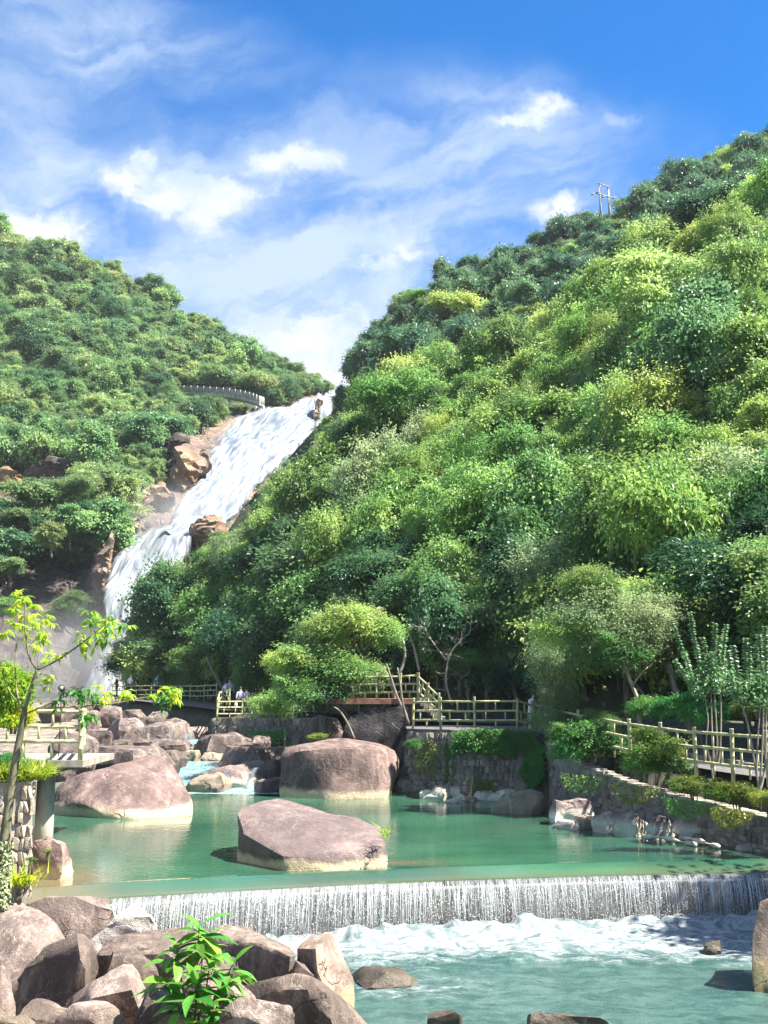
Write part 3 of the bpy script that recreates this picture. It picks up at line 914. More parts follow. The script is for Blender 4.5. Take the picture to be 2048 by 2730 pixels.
vattr(cm, 'body', (0.50 - 0.14 * Kc + 0.15 * np.exp(-((Xc - 0.5) / 6.0) ** 2) * 0 + 0.10 * fbm(np.stack([Xc.ravel() * 0.5, Kc.ravel(), Xc.ravel() * 0], 1), 3, 4).reshape(Xc.shape)).ravel())
weir_child(link('water_curtain', cm, M['weir_fall']))
# bright strands and beads thrown off the lip
rng = np.random.default_rng(5)
ns = 800
sx_ = np.sort(rng.uniform(-6.0, 11.0, ns))
mbv, mbf, off_ = [], [], 0
for i in range(ns):
    x = sx_[i]
    k0 = rng.uniform(0, 0.25)
    k1 = min(1.0, k0 + rng.uniform(0.3, 0.95))
    n = 9
    k = np.linspace(k0, k1, n)
    wd = rng.uniform(0.002, 0.007) * np.sin(np.linspace(0.25, math.pi - 0.1, n)) * (0.55 + rng.random(n) * 0.9)
    o = 0.05 + 0.37 * np.sqrt(k) + rng.normal(0, 0.008, n)
    c = np.stack([x + rng.normal(0, 0.010) * k + rng.normal(0, 0.004, n) + 0.02 * k * np.clip(x / 8, -1, 1), crest_y(x) - o, -0.13 - k ** 1.5 * (WEIR_H - 0.05)], 1)
    a, b, f = c.copy(), c.copy(), c.copy()
    a[:, 0] -= wd
    b[:, 0] += wd
    f[:, 1] -= wd * 1.4
    V = np.stack([a, f, b], 1).reshape(-1, 3)
    mbv.append(V)
    mbf.append(grid_faces(n, 3) + off_)
    off_ += len(V)
oc = np.array([(1, 0, 0), (-1, 0, 0), (0, 1, 0), (0, -1, 0), (0, 0, 1.8), (0, 0, -1.8)], float)
of = np.array([(0, 2, 4), (2, 1, 4), (1, 3, 4), (3, 0, 4), (2, 0, 5), (1, 2, 5), (3, 1, 5), (0, 3, 5)])
tag(weir_child(link('water_strands', np_mesh('water_strands', np.concatenate(mbv), np.concatenate(mbf)), M['drop'])), kind='stuff')
nb = 8000
bx = rng.uniform(-6.0, 11.0, nb)
bk = rng.uniform(0.08, 1.0, nb) ** 0.8
r_ = rng.uniform(0.003, 0.010, nb)
bc = np.stack([bx, crest_y(bx) - 0.06 - 0.37 * np.sqrt(bk) - rng.normal(0, 0.03, nb) * bk, -0.13 - bk ** 1.5 * (WEIR_H - 0.04)], 1)
V = (bc[:, None] + oc[None] * r_[:, None, None]).reshape(-1, 3)
F = (of[None] + (np.arange(nb) * 6)[:, None, None]).reshape(-1, 3)
tag(weir_child(link('water_beads', np_mesh('water_beads', V, F), M['drop'])), kind='stuff')

# the lower pool: boiling white under the weir, green further down
LOWZ = -1.06
xs = np.linspace(-8.5, 13.0, 330)
ts = np.concatenate([np.linspace(-0.1, 4.0, 90), np.linspace(4.1, 17.0, 110)])
X_, T_ = np.meshgrid(xs, ts)
Y_ = crest_y(np.clip(X_, -9.5, 11.5)) - 0.15 - T_
q = np.stack([X_.ravel(), Y_.ravel(), np.zeros(X_.size)], 1)
reach = 3.1 + 1.3 * np.clip((X_ - 1.0) / 6.0, -0.5, 1.0) + 0.9 * fbm(q * 0.35, 3, 61).reshape(X_.shape)
foam = np.clip(1.25 - T_ / reach, 0, 1) ** 0.8 + 0.42 * np.exp(-((T_ - 4.5 - 0.35 * (X_ - 0.2)) / 1.1) ** 2) * (X_ < 2.5) * np.exp(-((X_ - 0.4) / 1.8) ** 2) + 0.13 * np.exp(-((T_ - 4.5) / 2.5) ** 2)
tur = np.clip(1.0 - T_ / 5.0, 0.12, 1)
hz = fbm(q * np.array([0.9, 1.6, 1]), 5, 55).reshape(X_.shape) * 0.15 * tur + fbm(q * np.array([2.6, 4.0, 1]), 4, 57).reshape(X_.shape) * 0.15 * tur
boil = 0.20 * np.exp(-((T_ - 0.45) / 0.35) ** 2) * (0.6 + 0.8 * fbm(q * np.array([3.4, 3.4, 1]), 5, 58).reshape(X_.shape))
Z_ = LOWZ + hz + boil
lm = np_mesh('lower_pool', np.stack([X_.ravel(), Y_.ravel(), Z_.ravel()], 1), grid_faces(len(ts), len(xs)))
vattr(lm, 'foam', np.clip(foam, 0, 1.2).ravel())
tag(link('lower_pool', lm, M['rapids']), kind='structure')

# the stream above the pool: small steps between boulders
def stream_patch(name, corners, zf, seed, foam0):
    a, b, c, d = [np.array(p[:2]) for p in corners]
    n = 40
    u, v = np.meshgrid(np.linspace(0, 1, n), np.linspace(0, 1, n))
    q = (a * (1 - u[..., None]) + b * u[..., None]) * (1 - v[..., None]) + (d * (1 - u[..., None]) + c * u[..., None]) * v[..., None]
    zz = corners[0][2] + (corners[3][2] - corners[0][2]) * v
    P = np.stack([q[..., 0].ravel(), q[..., 1].ravel(), zz.ravel()], 1)
    P[:, 2] += 0.07 * fbm(P * 1.5, 4, seed)
    me = np_mesh(name, P, grid_faces(n, n))
    vattr(me, 'foam', np.full(len(P), foam0) + 0.25 * fbm(P * 0.8, 3, seed + 2))
    return tag(link(name, me, M['stream']), kind='structure')


stream_patch('stream', [(-8.6, 45.6, 0.02), (-4.6, 45.2, 0.02), (-6.3, 53, 0.62), (-9.6, 54, 0.62)], 0, 5, 0.45)
stream_patch('stream', [(-12.0, 58.6, 1.18), (-9.2, 58.4, 1.18), (-12.5, 68, 1.5), (-15, 68, 1.5)], 0, 9, 0.3)
stream_patch('stream', [(-8.2, 43.6, 0.03), (-3.9, 43.0, 0.03), (-4.0, 46.4, 0.06), (-7.9, 46.6, 0.06)], 0, 7, 0.62)
for nm, rows, lab in [
    ('small_cascade', [((597, 2052), (632, 2052), 47.0), ((588, 2062), (626, 2062), 46.2), ((582, 2092), (628, 2094), 45.2)], 'small white cascade sliding off the pale rock beside the dark rounded boulder'),
    ('small_cascade', [((668, 2050), (700, 2050), 47.0), ((664, 2060), (694, 2060), 46.4), ((652, 2078), (690, 2078), 45.9), ((640, 2096), (684, 2098), 45.4)], 'small cascade pouring between the dark rounded boulder and the big streaked boulder'),
    ('small_cascade', [((488, 1960), (518, 1960), 60.0), ((486, 1968), (518, 1970), 59.2), ((490, 1988), (512, 1990), 58.2)], 'thin far cascade beside the large angular boulder upstream')]:
    o = water_strip(nm, [(at(*r[0], r[2]), at(*r[1], r[2])) for r in rows], M['fall'], 24, 10, 0, 0.15, 3, 0.9, [0.55, 0.5, 0.55], 0.4)
    tag(o, lab, 'cascade', 'small cascades upstream')
# ------------------------------------------------------------------ rocks
def hull_mesh(pts, seed, bevel=0.05, rough=0.05, fine=12, chips=3, steps=0.9):
    """A broken boulder: the hull of its corner points, edges worn, faces uneven. pts in world space; returns mesh about its base centre."""
    pts = [Vector(p) for p in pts]
    zl = min(p.z for p in pts)
    zh = max(p.z for p in pts)
    pts += [Vector((p.x, p.y, p.z - 0.45)) for p in pts if p.z < zl + 0.3 * (zh - zl)]
    lo = Vector([min(p[i] for p in pts) for i in range(3)])
    hi = Vector([max(p[i] for p in pts) for i in range(3)])
    base = Vector(((lo.x + hi.x) / 2, (lo.y + hi.y) / 2, lo.z))
    size = ((hi.x - lo.x) * (hi.y - lo.y) * (hi.z - lo.z)) ** (1 / 3)
    bm = bmesh.new()
    for p in pts:
        bm.verts.new(p - base)
    r = bmesh.ops.convex_hull(bm, input=bm.verts)
    bmesh.ops.delete(bm, geom=list({g for g in list(r['geom_interior']) + list(r['geom_unused']) if isinstance(g, bmesh.types.BMVert)}), context='VERTS')
    rnd = random.Random(seed)
    c = (hi - lo) / 2
    for _ in range(chips):                                   # flake off a few corners
        d = Vector((rnd.uniform(-1, 1), rnd.uniform(-1, 0.6), rnd.uniform(-0.2, 1))).normalized()
        far = max((v.co - Vector((0, 0, c.z))).dot(d) for v in bm.verts)
        pl = Vector((0, 0, c.z)) + d * far * rnd.uniform(0.84, 0.95)
        g = bmesh.ops.bisect_plane(bm, geom=bm.verts[:] + bm.edges[:] + bm.faces[:], plane_co=pl, plane_no=d, clear_outer=True)
        ed = [e for e in bm.edges if e.is_boundary]
        if ed:
            bmesh.ops.contextual_create(bm, geom=ed)
    bmesh.ops.dissolve_limit(bm, angle_limit=0.06, verts=bm.verts[:], edges=bm.edges[:])
    bmesh.ops.remove_doubles(bm, verts=bm.verts[:], dist=size * 0.03)
    bmesh.ops.triangulate(bm, faces=bm.faces[:])
    for lim in (size / 2.2, size / 4.5, size / fine):
        for _ in range(4):
            ed = [e for e in bm.edges if e.calc_length() > lim * 1.5]
            if not ed or len(bm.faces) > 5600:
                break
            bmesh.ops.subdivide_edges(bm, edges=ed, cuts=1)
            bmesh.ops.triangulate(bm, faces=[f for f in bm.faces if len(f.verts) > 3])
    for _ in range(int(bevel * 45)):
        bmesh.ops.smooth_vert(bm, verts=bm.verts[:], factor=0.22, use_axis_x=True, use_axis_y=True, use_axis_z=True)
    bm.normal_update()
    V = np.array([v.co[:] for v in bm.verts])
    N = np.array([v.normal[:] for v in bm.verts])
    q = V / size + seed * 3.7
    d = fbm(q * 1.6, 3, seed) * rough + fbm(q * 4.5, 4, seed + 3) * rough * 0.8
    ledge = np.floor(fbm(q * np.array([1.2, 1.2, 2.6]), 2, seed + 9) * 3.0) / 3.0
    d = d + ledge * rough * steps
    V = V + N * (d * size)[:, None]
    for v, k in zip(bm.verts, V):
        v.co = k
    me = bpy.data.meshes.new('rock')
    bm.to_mesh(me)
    bm.free()
    me.polygons.foreach_set('use_smooth', np.ones(len(me.polygons), bool))
    me.set_sharp_from_angle(angle=0.62)
    return me, base


def rock(name, pts, m, label, seed, group=None, bevel=0.05, rough=0.05, fine=12, chips=3, cat='rock', steps=0.9):
    me, base = hull_mesh(pts, seed, bevel, rough, fine, chips, steps)
    o = link(name, me, m)
    o.location = base
    return tag(o, label, cat, group)


def outline(pts, d, thick, shrink=0.8, lift=0.0):
    """Front outline [(px, py, extra distance)] at distance d, and a back behind it that stays inside the same outline."""
    fr = [at(p[0], p[1], d + (p[2] if len(p) > 2 else 0)) for p in pts]
    cx = sum(p[0] for p in pts) / len(pts)
    cy = sum(p[1] for p in pts) / len(pts)
    bk = [at(cx + (p[0] - cx) * shrink, cy + (p[1] - cy) * (shrink if p[1] < cy else 1.0), d + thick + (p[2] if len(p) > 2 else 0)) for p in pts]
    return fr + bk


POOLROCK = 'boulders in the river'
# the slab in the middle of the pool
rock('slab_boulder', [at(640, 2335, 26.72), at(768, 2340, 25.41), at(1030, 2330, 25.72), at(1026, 2290, 27.98), at(655, 2300, 29.04), at(655, 2226, 26.72), at(758, 2286, 25.46), at(900, 2290, 25.51), at(1031, 2268, 25.77), at(1026, 2236, 26.30), at(1020, 2204, 27.67), at(948, 2178, 28.30), at(866, 2173, 28.72),
                      at(790, 2140, 29.25), at(737, 2127, 29.25), at(670, 2131, 28.82), at(640, 2137, 28.40), at(633, 2170, 27.56)], M['rock_slab'], 'flat-topped tilted slab boulder standing in the green pool just behind the weir', 11, POOLROCK, 0.0, 0.026, 22, 2, 'boulder')
# the long boulder by the left platform
rock('boulder', [at(140, 2160, 36.6), at(276, 2172, 35.4), at(360, 2174, 35.2), at(519, 2164, 36.4), at(140, 2098, 37.4), at(179, 2074, 37.4), at(217, 2053, 37.0), at(318, 2037, 37.2), at(396, 2016, 38.0), at(430, 2019, 38.2), at(463, 2048, 37.8), at(498, 2104, 37.0), at(213, 2140, 35.7), at(330, 2080, 36.3),
                 at(160, 2110, 41), at(240, 2060, 41.5), at(400, 2030, 41.5), at(470, 2070, 41), at(150, 2150, 41.5), at(510, 2150, 41)], M['rock'], 'long purple-brown boulder with a pale waterline beside the concrete pillar', 21, POOLROCK, 0.03, 0.035, 18, 0, 'boulder')
rock('boulder', [at(742, 2122, 42.3), at(880, 2126, 41.4), at(1028, 2118, 42.0), at(746, 2010, 42.7), at(757, 1990, 43.2), at(810, 1987, 43.2), at(874, 1976, 43.5), at(965, 1975, 43.7), at(1012, 1985, 43.6), at(1053, 2000, 43.4), at(1067, 2028, 43.2), at(1064, 2060, 43.0), at(800, 2000, 42.1), at(890, 1992, 41.9), at(980, 1998, 42.1),
                 at(760, 2000, 46.5), at(1040, 2000, 47), at(900, 1982, 47), at(760, 2100, 47), at(1040, 2100, 47)], M['rock'], 'big streaked upright boulder at the head of the pool below the stone platform', 31, POOLROCK, 0.05, 0.03, 18, 0, 'boulder')


def blob_rock(px0, px1, yt, yb, m, label, seed, z=0.0, depth=0.9, group=POOLROCK, name='boulder', d=None, sink=0.35, cat='boulder', rough=0.05, skew=0.0, flat=0.5, fine=9):
    """A worn boulder that spans px0..px1 and yt..yb in the photograph and sits on level z (or at distance d)."""
    rnd = random.Random(seed)
    pm = (px0 + px1) / 2
    y = d if d is not None else atz(pm, yb, z).y
    p0, p1 = at(px0, yb, y), at(px1, yb, y)
    wd = p1.x - p0.x
    th = wd * depth
    ht = (yb - yt) / FPX * y * (0.82 if d is not None and d > 40 else 0.95)
    if yb > 2380:
        ht *= 1.02
    c = Vector(((p0.x + p1.x) / 2, y + th * 0.45, p0.z))
    pts = []
    yaw = rnd.uniform(-.5, .5)
    for sx in (-1, 1):                                       # a broken block: eight uneven corners and a few knocked edges
        for sy in (-1, 1):
            for top in (0, 1):
                k = rnd.uniform(0.82, 1.02) if not top else rnd.uniform(0.45, 0.86)
                x, yy = sx * k * 0.5, sy * k * 0.5
                x, yy = x * math.cos(yaw) - yy * math.sin(yaw), x * math.sin(yaw) + yy * math.cos(yaw)
                pts.append(c + Vector((x * wd * 1.06 + (skew * wd if top else 0), yy * th * 1.06, ht * (rnd.uniform(0.62 + flat * 0.2, 1.0) if top else rnd.uniform(0.05, 0.35)))))
    for k in range(4):
        a = rnd.uniform(0, 6.28)
        pts.append(c + Vector((math.cos(a) * wd * 0.5, math.sin(a) * th * 0.5, ht * rnd.uniform(0.1, 0.5))))
    pts.append(c + Vector((skew * wd + rnd.uniform(-.2, .2) * wd, rnd.uniform(-.2, .1) * th, ht)))
    for k in range(8):
        a = 2 * math.pi * k / 8
        pts.append(c + Vector((math.cos(a) * wd / 2 * 0.9, math.sin(a) * th / 2 * 0.9, -sink)))
    return rock(name, pts, m, label, seed, group, 0.02, rough * 1.3, fine + 3, 3, cat)


rk, rf, rs, rp, rw = M['rock'], M['rock_far'], M['rock_shore'], M['rock_pale'], M['rock_white']
B = blob_rock
# left margin of the pool and the stream above it
B(78, 172, 2232, 2345, rk, 'brown boulder with a tan wet flank at the foot of the patterned stone wall', 41, 0, 0.8)
B(112, 250, 1925, 2030, rf, 'large reddish boulder seen through the platform railing', 42, d=41, depth=0.8)
B(205, 425, 1978, 2046, rf, 'dark-banded boulder lying behind the long pool boulder', 43, d=43, depth=0.7)
B(487, 607, 2053, 2108, rp, 'bright cream boulder at the mouth of the stream', 44, d=44.0, depth=0.9)
B(528, 668, 2036, 2090, M['rock_shore'], 'dark rounded boulder with water spilling on both sides', 45, d=46.0, depth=0.9)
B(680, 748, 2070, 2110, rf, 'small grey block beside the big streaked boulder', 46, d=44.0, depth=0.8)
B(475, 526, 1994, 2027, rp, 'round pale boulder midway up the stream', 47, d=54, depth=0.9)
B(526, 610, 2004, 2028, rp, 'low flat pale rock below the striped boulder', 48, d=54, depth=0.8)
B(400, 484, 1994, 2034, rf, 'dark smooth boulder left of the round pale one', 49, d=51, depth=0.9)
B(384, 500, 1968, 2008, rf, 'broad grey-brown boulder under the large angular one', 50, d=55, depth=0.8)
B(316, 490, 1918, 1986, rf, 'large angular boulder with a sunlit sloping top upstream', 51, d=60, depth=0.7, skew=0.12)
B(286, 382, 1906, 1962, M['rock_shore'], 'light grey wedge boulder behind the railing end', 52, d=64, depth=0.8)
B(222, 294, 1940, 1980, rf, 'squat brown boulder just right of the railing post', 53, d=56, depth=0.8)
B(515, 662, 1950, 2014, rf, 'big striped grey boulder across the stream from the angular one', 54, d=57, depth=0.8)
B(604, 726, 1978, 2044, rk, 'large purple boulder below the far retaining wall', 55, d=51, depth=0.8)
B(640, 706, 2026, 2048, rp, 'low pale rock at the foot of the large purple boulder', 56, d=49.5, depth=0.7)
B(704, 748, 2018, 2062, rf, 'dark block wedged against the big streaked boulder', 57, d=48, depth=0.9)
B(726, 770, 1985, 2020, rf, 'small brown rock tucked behind the big streaked boulder', 58, d=52, depth=0.9)
far_rocks = [(206, 262, 1890, 1915, 72), (262, 322, 1878, 1906, 75), (330, 380, 1884, 1912, 72), (390, 440, 1890, 1918, 70), (200, 250, 1912, 1945, 62), (440, 492, 1912, 1938, 66), (250, 300, 1850, 1880, 86), (170, 230, 1862, 1888, 84), (300, 352, 1858, 1882, 86), (372, 420, 1858, 1884, 84), (494, 545, 1935, 1958, 64), (100, 180, 1870, 1900, 80), (300, 345, 1968, 1992, 52), (560, 620, 1936, 1956, 64), (660, 720, 1960, 1984, 58)]
far_list = []
for i, (a, b, c, d_, dd) in enumerate(far_rocks):
    far_list.append((a + b, B(a, b, c, d_, rf, 'weathered boulder in the jumble of far riverbed rocks', 80 + i, d=dd, group='far riverbed rocks', rough=0.06, fine=7)))
in_order(far_list)
# right shore
SH = 'rocks along the far shore'
shore = [(1058, 1116, 2066, 2112, 'purple-topped rock at the left corner of the stone platform'), (1080, 1176, 2088, 2116, 'long low tan rock under the left bastion'), (1120, 1150, 2104, 2130, 'small dark pointed rock in front of the long tan rock'),
         (1140, 1200, 2096, 2132, 'round-shouldered brown rock below the bastion corner'), (1180, 1238, 2084, 2130, 'peaked tan rock leaning on the platform wall'), (1262, 1320, 2099, 2133, 'domed two-tone rock below the platform wall'),
         (1322, 1392, 2104, 2136, 'pale blocky rock right of the domed one'), (1236, 1266, 2098, 2130, 'dark narrow rock between the peaked and domed rocks')]
for i, (a, b, c, d_, lab) in enumerate(shore):
    B(a, b, c, d_, rs, lab, 110 + i, 0, 0.8, SH, 'shore_rock', cat='rock', fine=8)
B(1188, 1234, 2131, 2141, rw, 'flat white stone awash in front of the platform', 120, 0, 0.6, SH, 'shore_rock', cat='rock', sink=0.1, fine=7)
B(1326, 1450, 2110, 2170, rp, 'light wedge-shaped rock running down into the pool', 121, 0, 0.7, SH, 'shore_rock', cat='rock', skew=0.2)
B(1478, 1590, 2130, 2200, rs, 'large purple block at the bend of the low wall', 122, 0, 0.7, SH, 'shore_rock', cat='rock')
B(1476, 1552, 2188, 2214, rw, 'flat white rock at the water edge before the purple block', 123, 0, 0.7, SH, 'shore_rock', cat='rock', sink=0.15, fine=8)
B(1532, 1604, 2177, 2210, rp, 'cream rock between the flat white rock and the grey wedge', 124, 0, 0.7, SH, 'shore_rock', cat='rock', fine=8)
B(1590, 1670, 2168, 2222, rs, 'grey wedge rock sloping to the water', 125, 0, 0.8, SH, 'shore_rock', cat='rock', skew=-0.1)
B(1662, 1710, 2200, 2228, rw, 'small bright white rock at the water edge', 126, 0, 0.8, SH, 'shore_rock', cat='rock', fine=8)
B(1646, 1714, 2168, 2204, rs, 'dark purple rock behind the small white one', 127, 0.1, 0.8, SH, 'shore_rock', cat='rock', d=31.2, fine=8)
B(1696, 1746, 2188, 2226, rs, 'brown rock right of the small white one', 128, 0, 0.8, SH, 'shore_rock', cat='rock', fine=8)
B(1740, 1800, 2180, 2220, rs, 'dark rock in the hollow beside the big two-tone boulder', 129, 0.1, 0.8, SH, 'shore_rock', cat='rock', d=30.4, fine=8)
B(1760, 1812, 2208, 2236, rp, 'low light rock before the big two-tone boulder', 130, 0, 0.7, SH, 'shore_rock', cat='rock', fine=8)
B(1802, 1924, 2160, 2240, rs, 'big two-tone boulder against the low wall, purple above and tan below', 131, 0, 0.75, SH, 'shore_rock', cat='rock')
B(1914, 1960, 2206, 2240, rp, 'pale block right of the big two-tone boulder', 132, 0, 0.8, SH, 'shore_rock', cat='rock', fine=8)
B(1960, 2030, 2214, 2250, rs, 'mossy rock at the foot of the low wall, rightmost of the shore', 133, 0, 0.7, SH, 'shore_rock', cat='rock', fine=8)
B(1970, 2010, 2254, 2268, rw, 'little white stone standing alone in the shaded water', 134, 0, 0.8, SH, 'shore_rock', cat='rock', sink=0.1, fine=7)
for i, (a, b, lab) in enumerate([((1716, 2232), (1856, 2252), 'bleached plank of driftwood lying along the right shore'), ((1812, 2236), (1918, 2258), 'second bleached driftwood piece, nearer the lone white stone')]):
    A, B2 = atz(*a, 0.08), atz(*b, 0.05)
    mb = MB()
    pts = spline([A, A.lerp(B2, 0.35) + Vector((0, 0, 0.06)), A.lerp(B2, 0.7) + Vector((0, 0.04, 0.02)), B2], 4)
    mb.tube([p - A for p in pts], [0.05 + 0.03 * math.sin(k * 1.3) for k in range(len(pts))], 7)
    o = mb.build('driftwood', M['drift'])
    o.location = A
    tag(o, lab, 'driftwood', 'driftwood on the shore')

rnd = random.Random(66)
for i in range(46):
    s_ = rnd.random()
    px = 1180 + 860 * s_
    by = np.interp(px, [1180, 1440, 1560, 1720, 1880, 2048], [2124, 2150, 2196, 2226, 2238, 2262]) + rnd.uniform(-6, 10)
    wpx = rnd.uniform(16, 44)
    B(px, px + wpx, by - wpx * rnd.uniform(0.35, 0.7), by, rnd.choice((rp, rs, rs, rs, rp)), 'small pale stone among those lining the foot of the low wall', 500 + i, 0, 0.9, 'small stones at the foot of the low wall', 'shore_stone', cat='stone', sink=0.15, fine=5)

# the near bank ---------------------------------------------------------------------------------
NB = 'rocks piled on the near bank'
rn, rd, rwt = M['rock_near'], M['rock_near_dark'], M['rock_near_wet']


def bank(pts, d, thick, m, label, seed, shrink=0.85, bevel=0.0, rough=0.03, chips=4, fine=20):
    return rock('bank_rock', outline(pts, d, thick, shrink), m, label, seed, NB, bevel, rough, fine, chips)


bank([(60, 2432), (75, 2404), (120, 2390), (230, 2387), (296, 2392), (306, 2440), (285, 2490), (180, 2500, -0.2), (100, 2490)], 20.3, 1.1, rn, 'reddish rock with a flat top where the weir meets the stone wall', 201, 0.95)
bank([(-60, 2440, .4), (-10, 2414, .5), (60, 2414, .4), (120, 2432, .3), (165, 2470), (192, 2510, -.2), (180, 2570, -.5), (90, 2640, -.7), (-20, 2600, -.7), (-80, 2560), (60, 2500, -0.5)], 18.6, 1.5, rn, 'great rounded rock at the left edge of the bank', 202, 0.8, 0.09, 0.03)
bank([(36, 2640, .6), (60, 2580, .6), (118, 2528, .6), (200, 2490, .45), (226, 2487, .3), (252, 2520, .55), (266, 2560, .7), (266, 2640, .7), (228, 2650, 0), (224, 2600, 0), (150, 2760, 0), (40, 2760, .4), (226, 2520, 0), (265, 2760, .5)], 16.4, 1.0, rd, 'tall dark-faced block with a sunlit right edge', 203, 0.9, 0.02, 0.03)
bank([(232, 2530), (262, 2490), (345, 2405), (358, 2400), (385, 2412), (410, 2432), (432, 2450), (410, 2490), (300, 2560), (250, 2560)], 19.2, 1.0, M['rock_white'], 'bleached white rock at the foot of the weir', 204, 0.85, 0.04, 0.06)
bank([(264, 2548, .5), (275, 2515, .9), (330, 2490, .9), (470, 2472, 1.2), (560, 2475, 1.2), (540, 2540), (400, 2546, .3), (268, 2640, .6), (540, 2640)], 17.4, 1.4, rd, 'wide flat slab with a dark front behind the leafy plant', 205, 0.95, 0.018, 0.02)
bank([(175, 2760, .4), (196, 2645, .5), (260, 2610, .3), (330, 2576, .4), (350, 2578, .5), (366, 2600, .5), (395, 2680, .5), (430, 2760, .5), (350, 2640, -.1), (250, 2660, -.1)], 15.6, 1.2, rn, 'sloping rock with a rounded sunlit shoulder left of the leafy plant', 206, 0.85)
bank([(118, 2780), (150, 2712), (200, 2672), (240, 2660), (290, 2663), (330, 2690), (362, 2780), (250, 2720, -.25)], 14.6, 1.1, rn, 'speckled pale rock at the bottom edge', 207, 0.8, 0.08)
bank([(-60, 2780), (-50, 2560), (0, 2540), (12, 2560), (30, 2620), (46, 2690), (42, 2712), (0, 2740, -.2), (30, 2790)], 15.2, 0.9, rn, 'leaning rock cut off by the left edge below the great rounded one', 208, 0.85)
bank([(-40, 2790), (-30, 2716), (20, 2712), (70, 2706), (96, 2722), (110, 2790)], 14.4, 0.8, M['rock_pale'], 'pale rock in the bottom left corner', 209, 0.8)
bank([(410, 2790), (425, 2722), (450, 2702), (480, 2700), (510, 2726), (525, 2790)], 14.2, 0.8, M['rock_near'], 'small tan rock in front of the leafy plant', 210, 0.8, 0.08)
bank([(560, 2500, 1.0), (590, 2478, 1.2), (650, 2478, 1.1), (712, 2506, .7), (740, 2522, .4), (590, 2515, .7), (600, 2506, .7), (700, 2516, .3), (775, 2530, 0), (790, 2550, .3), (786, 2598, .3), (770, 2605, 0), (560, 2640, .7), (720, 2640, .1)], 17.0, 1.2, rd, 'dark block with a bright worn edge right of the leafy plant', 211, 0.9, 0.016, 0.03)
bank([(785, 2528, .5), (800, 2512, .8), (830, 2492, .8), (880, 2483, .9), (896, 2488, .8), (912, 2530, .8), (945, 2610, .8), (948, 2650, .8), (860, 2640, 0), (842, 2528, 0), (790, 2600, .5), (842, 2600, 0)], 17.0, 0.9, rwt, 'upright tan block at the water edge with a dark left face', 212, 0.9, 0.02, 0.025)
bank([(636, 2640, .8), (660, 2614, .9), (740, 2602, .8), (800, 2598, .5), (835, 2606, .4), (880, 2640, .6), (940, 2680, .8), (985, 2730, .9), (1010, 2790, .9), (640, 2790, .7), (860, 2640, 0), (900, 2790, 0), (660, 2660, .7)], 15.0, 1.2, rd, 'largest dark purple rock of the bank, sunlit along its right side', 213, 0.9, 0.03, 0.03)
bank([(580, 2790), (590, 2712), (612, 2676), (645, 2652), (700, 2668), (770, 2684), (788, 2704), (792, 2790), (680, 2720, -.15)], 14.0, 0.9, rn, 'grey lichened rock at the bottom edge', 214, 0.85, 0.03, 0.05)
bank([(770, 2600), (790, 2562), (815, 2570), (835, 2600), (840, 2640), (770, 2640)], 16.9, 0.9, rn, 'small rock wedged between the dark block and the upright tan block', 215, 0.85)
bank([(1600, 2900), (1395, 2800), (1405, 2705), (1440, 2696), (1520, 2702), (1600, 2712), (1660, 2740), (1700, 2800)], 15.2, 1.6, M['rock_wet'], 'wide flat rock breaking the surface at the bottom edge of the rapids', 216, 0.8)
bank([(1130, 2800), (1142, 2702), (1160, 2692), (1200, 2692), (1230, 2712), (1250, 2800)], 15.4, 0.9, M['rock_wet'], 'small brown rock at the bottom edge of the rapids', 217, 0.8)
bank([(2004, 2500), (2010, 2460), (2022, 2430), (2026, 2398), (2060, 2388), (2150, 2400), (2200, 2500), (2180, 2600), (2010, 2590), (2006, 2540)], 19.6, 1.3, rwt, 'dark boulder with a cream band at the right edge of the rapids', 218, 0.9, 0.03)
B(945, 1112, 2606, 2636, M['rock_wet'], 'tan submerged rock washed by the rapids beside the upright block', 220, LOWZ, 0.8, NB, 'bank_rock', cat='rock', sink=0.4, flat=0.9)
B(1878, 1930, 2516, 2542, M['rock_wet'], 'small round rock drowned in white foam below the weir', 221, LOWZ, 0.8, NB, 'bank_rock', cat='rock', sink=0.4)
# hidden filling under the pile
fill_list = []
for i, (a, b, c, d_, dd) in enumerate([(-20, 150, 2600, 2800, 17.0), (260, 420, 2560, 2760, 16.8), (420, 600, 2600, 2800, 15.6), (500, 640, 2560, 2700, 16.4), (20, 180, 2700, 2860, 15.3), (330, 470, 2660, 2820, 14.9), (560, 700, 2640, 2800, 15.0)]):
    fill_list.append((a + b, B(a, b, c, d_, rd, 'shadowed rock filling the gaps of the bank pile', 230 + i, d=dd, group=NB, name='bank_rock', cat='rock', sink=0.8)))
in_order(fill_list)

# outcrops beside the waterfall ---------------------------------------------------------------------
OC = 'outcrops beside the waterfall'


def crag(pts, d, thick, label, seed, m='cliff', shrink=0.9, rough=0.085, bevel=0.0):
    return rock('outcrop', outline(pts, d, thick, shrink, 0), M[m], label, seed, OC, bevel, rough, 20, 4, 'outcrop', 2.2)


def DL(px, py):
    return float(D_left([px], [py])[0])


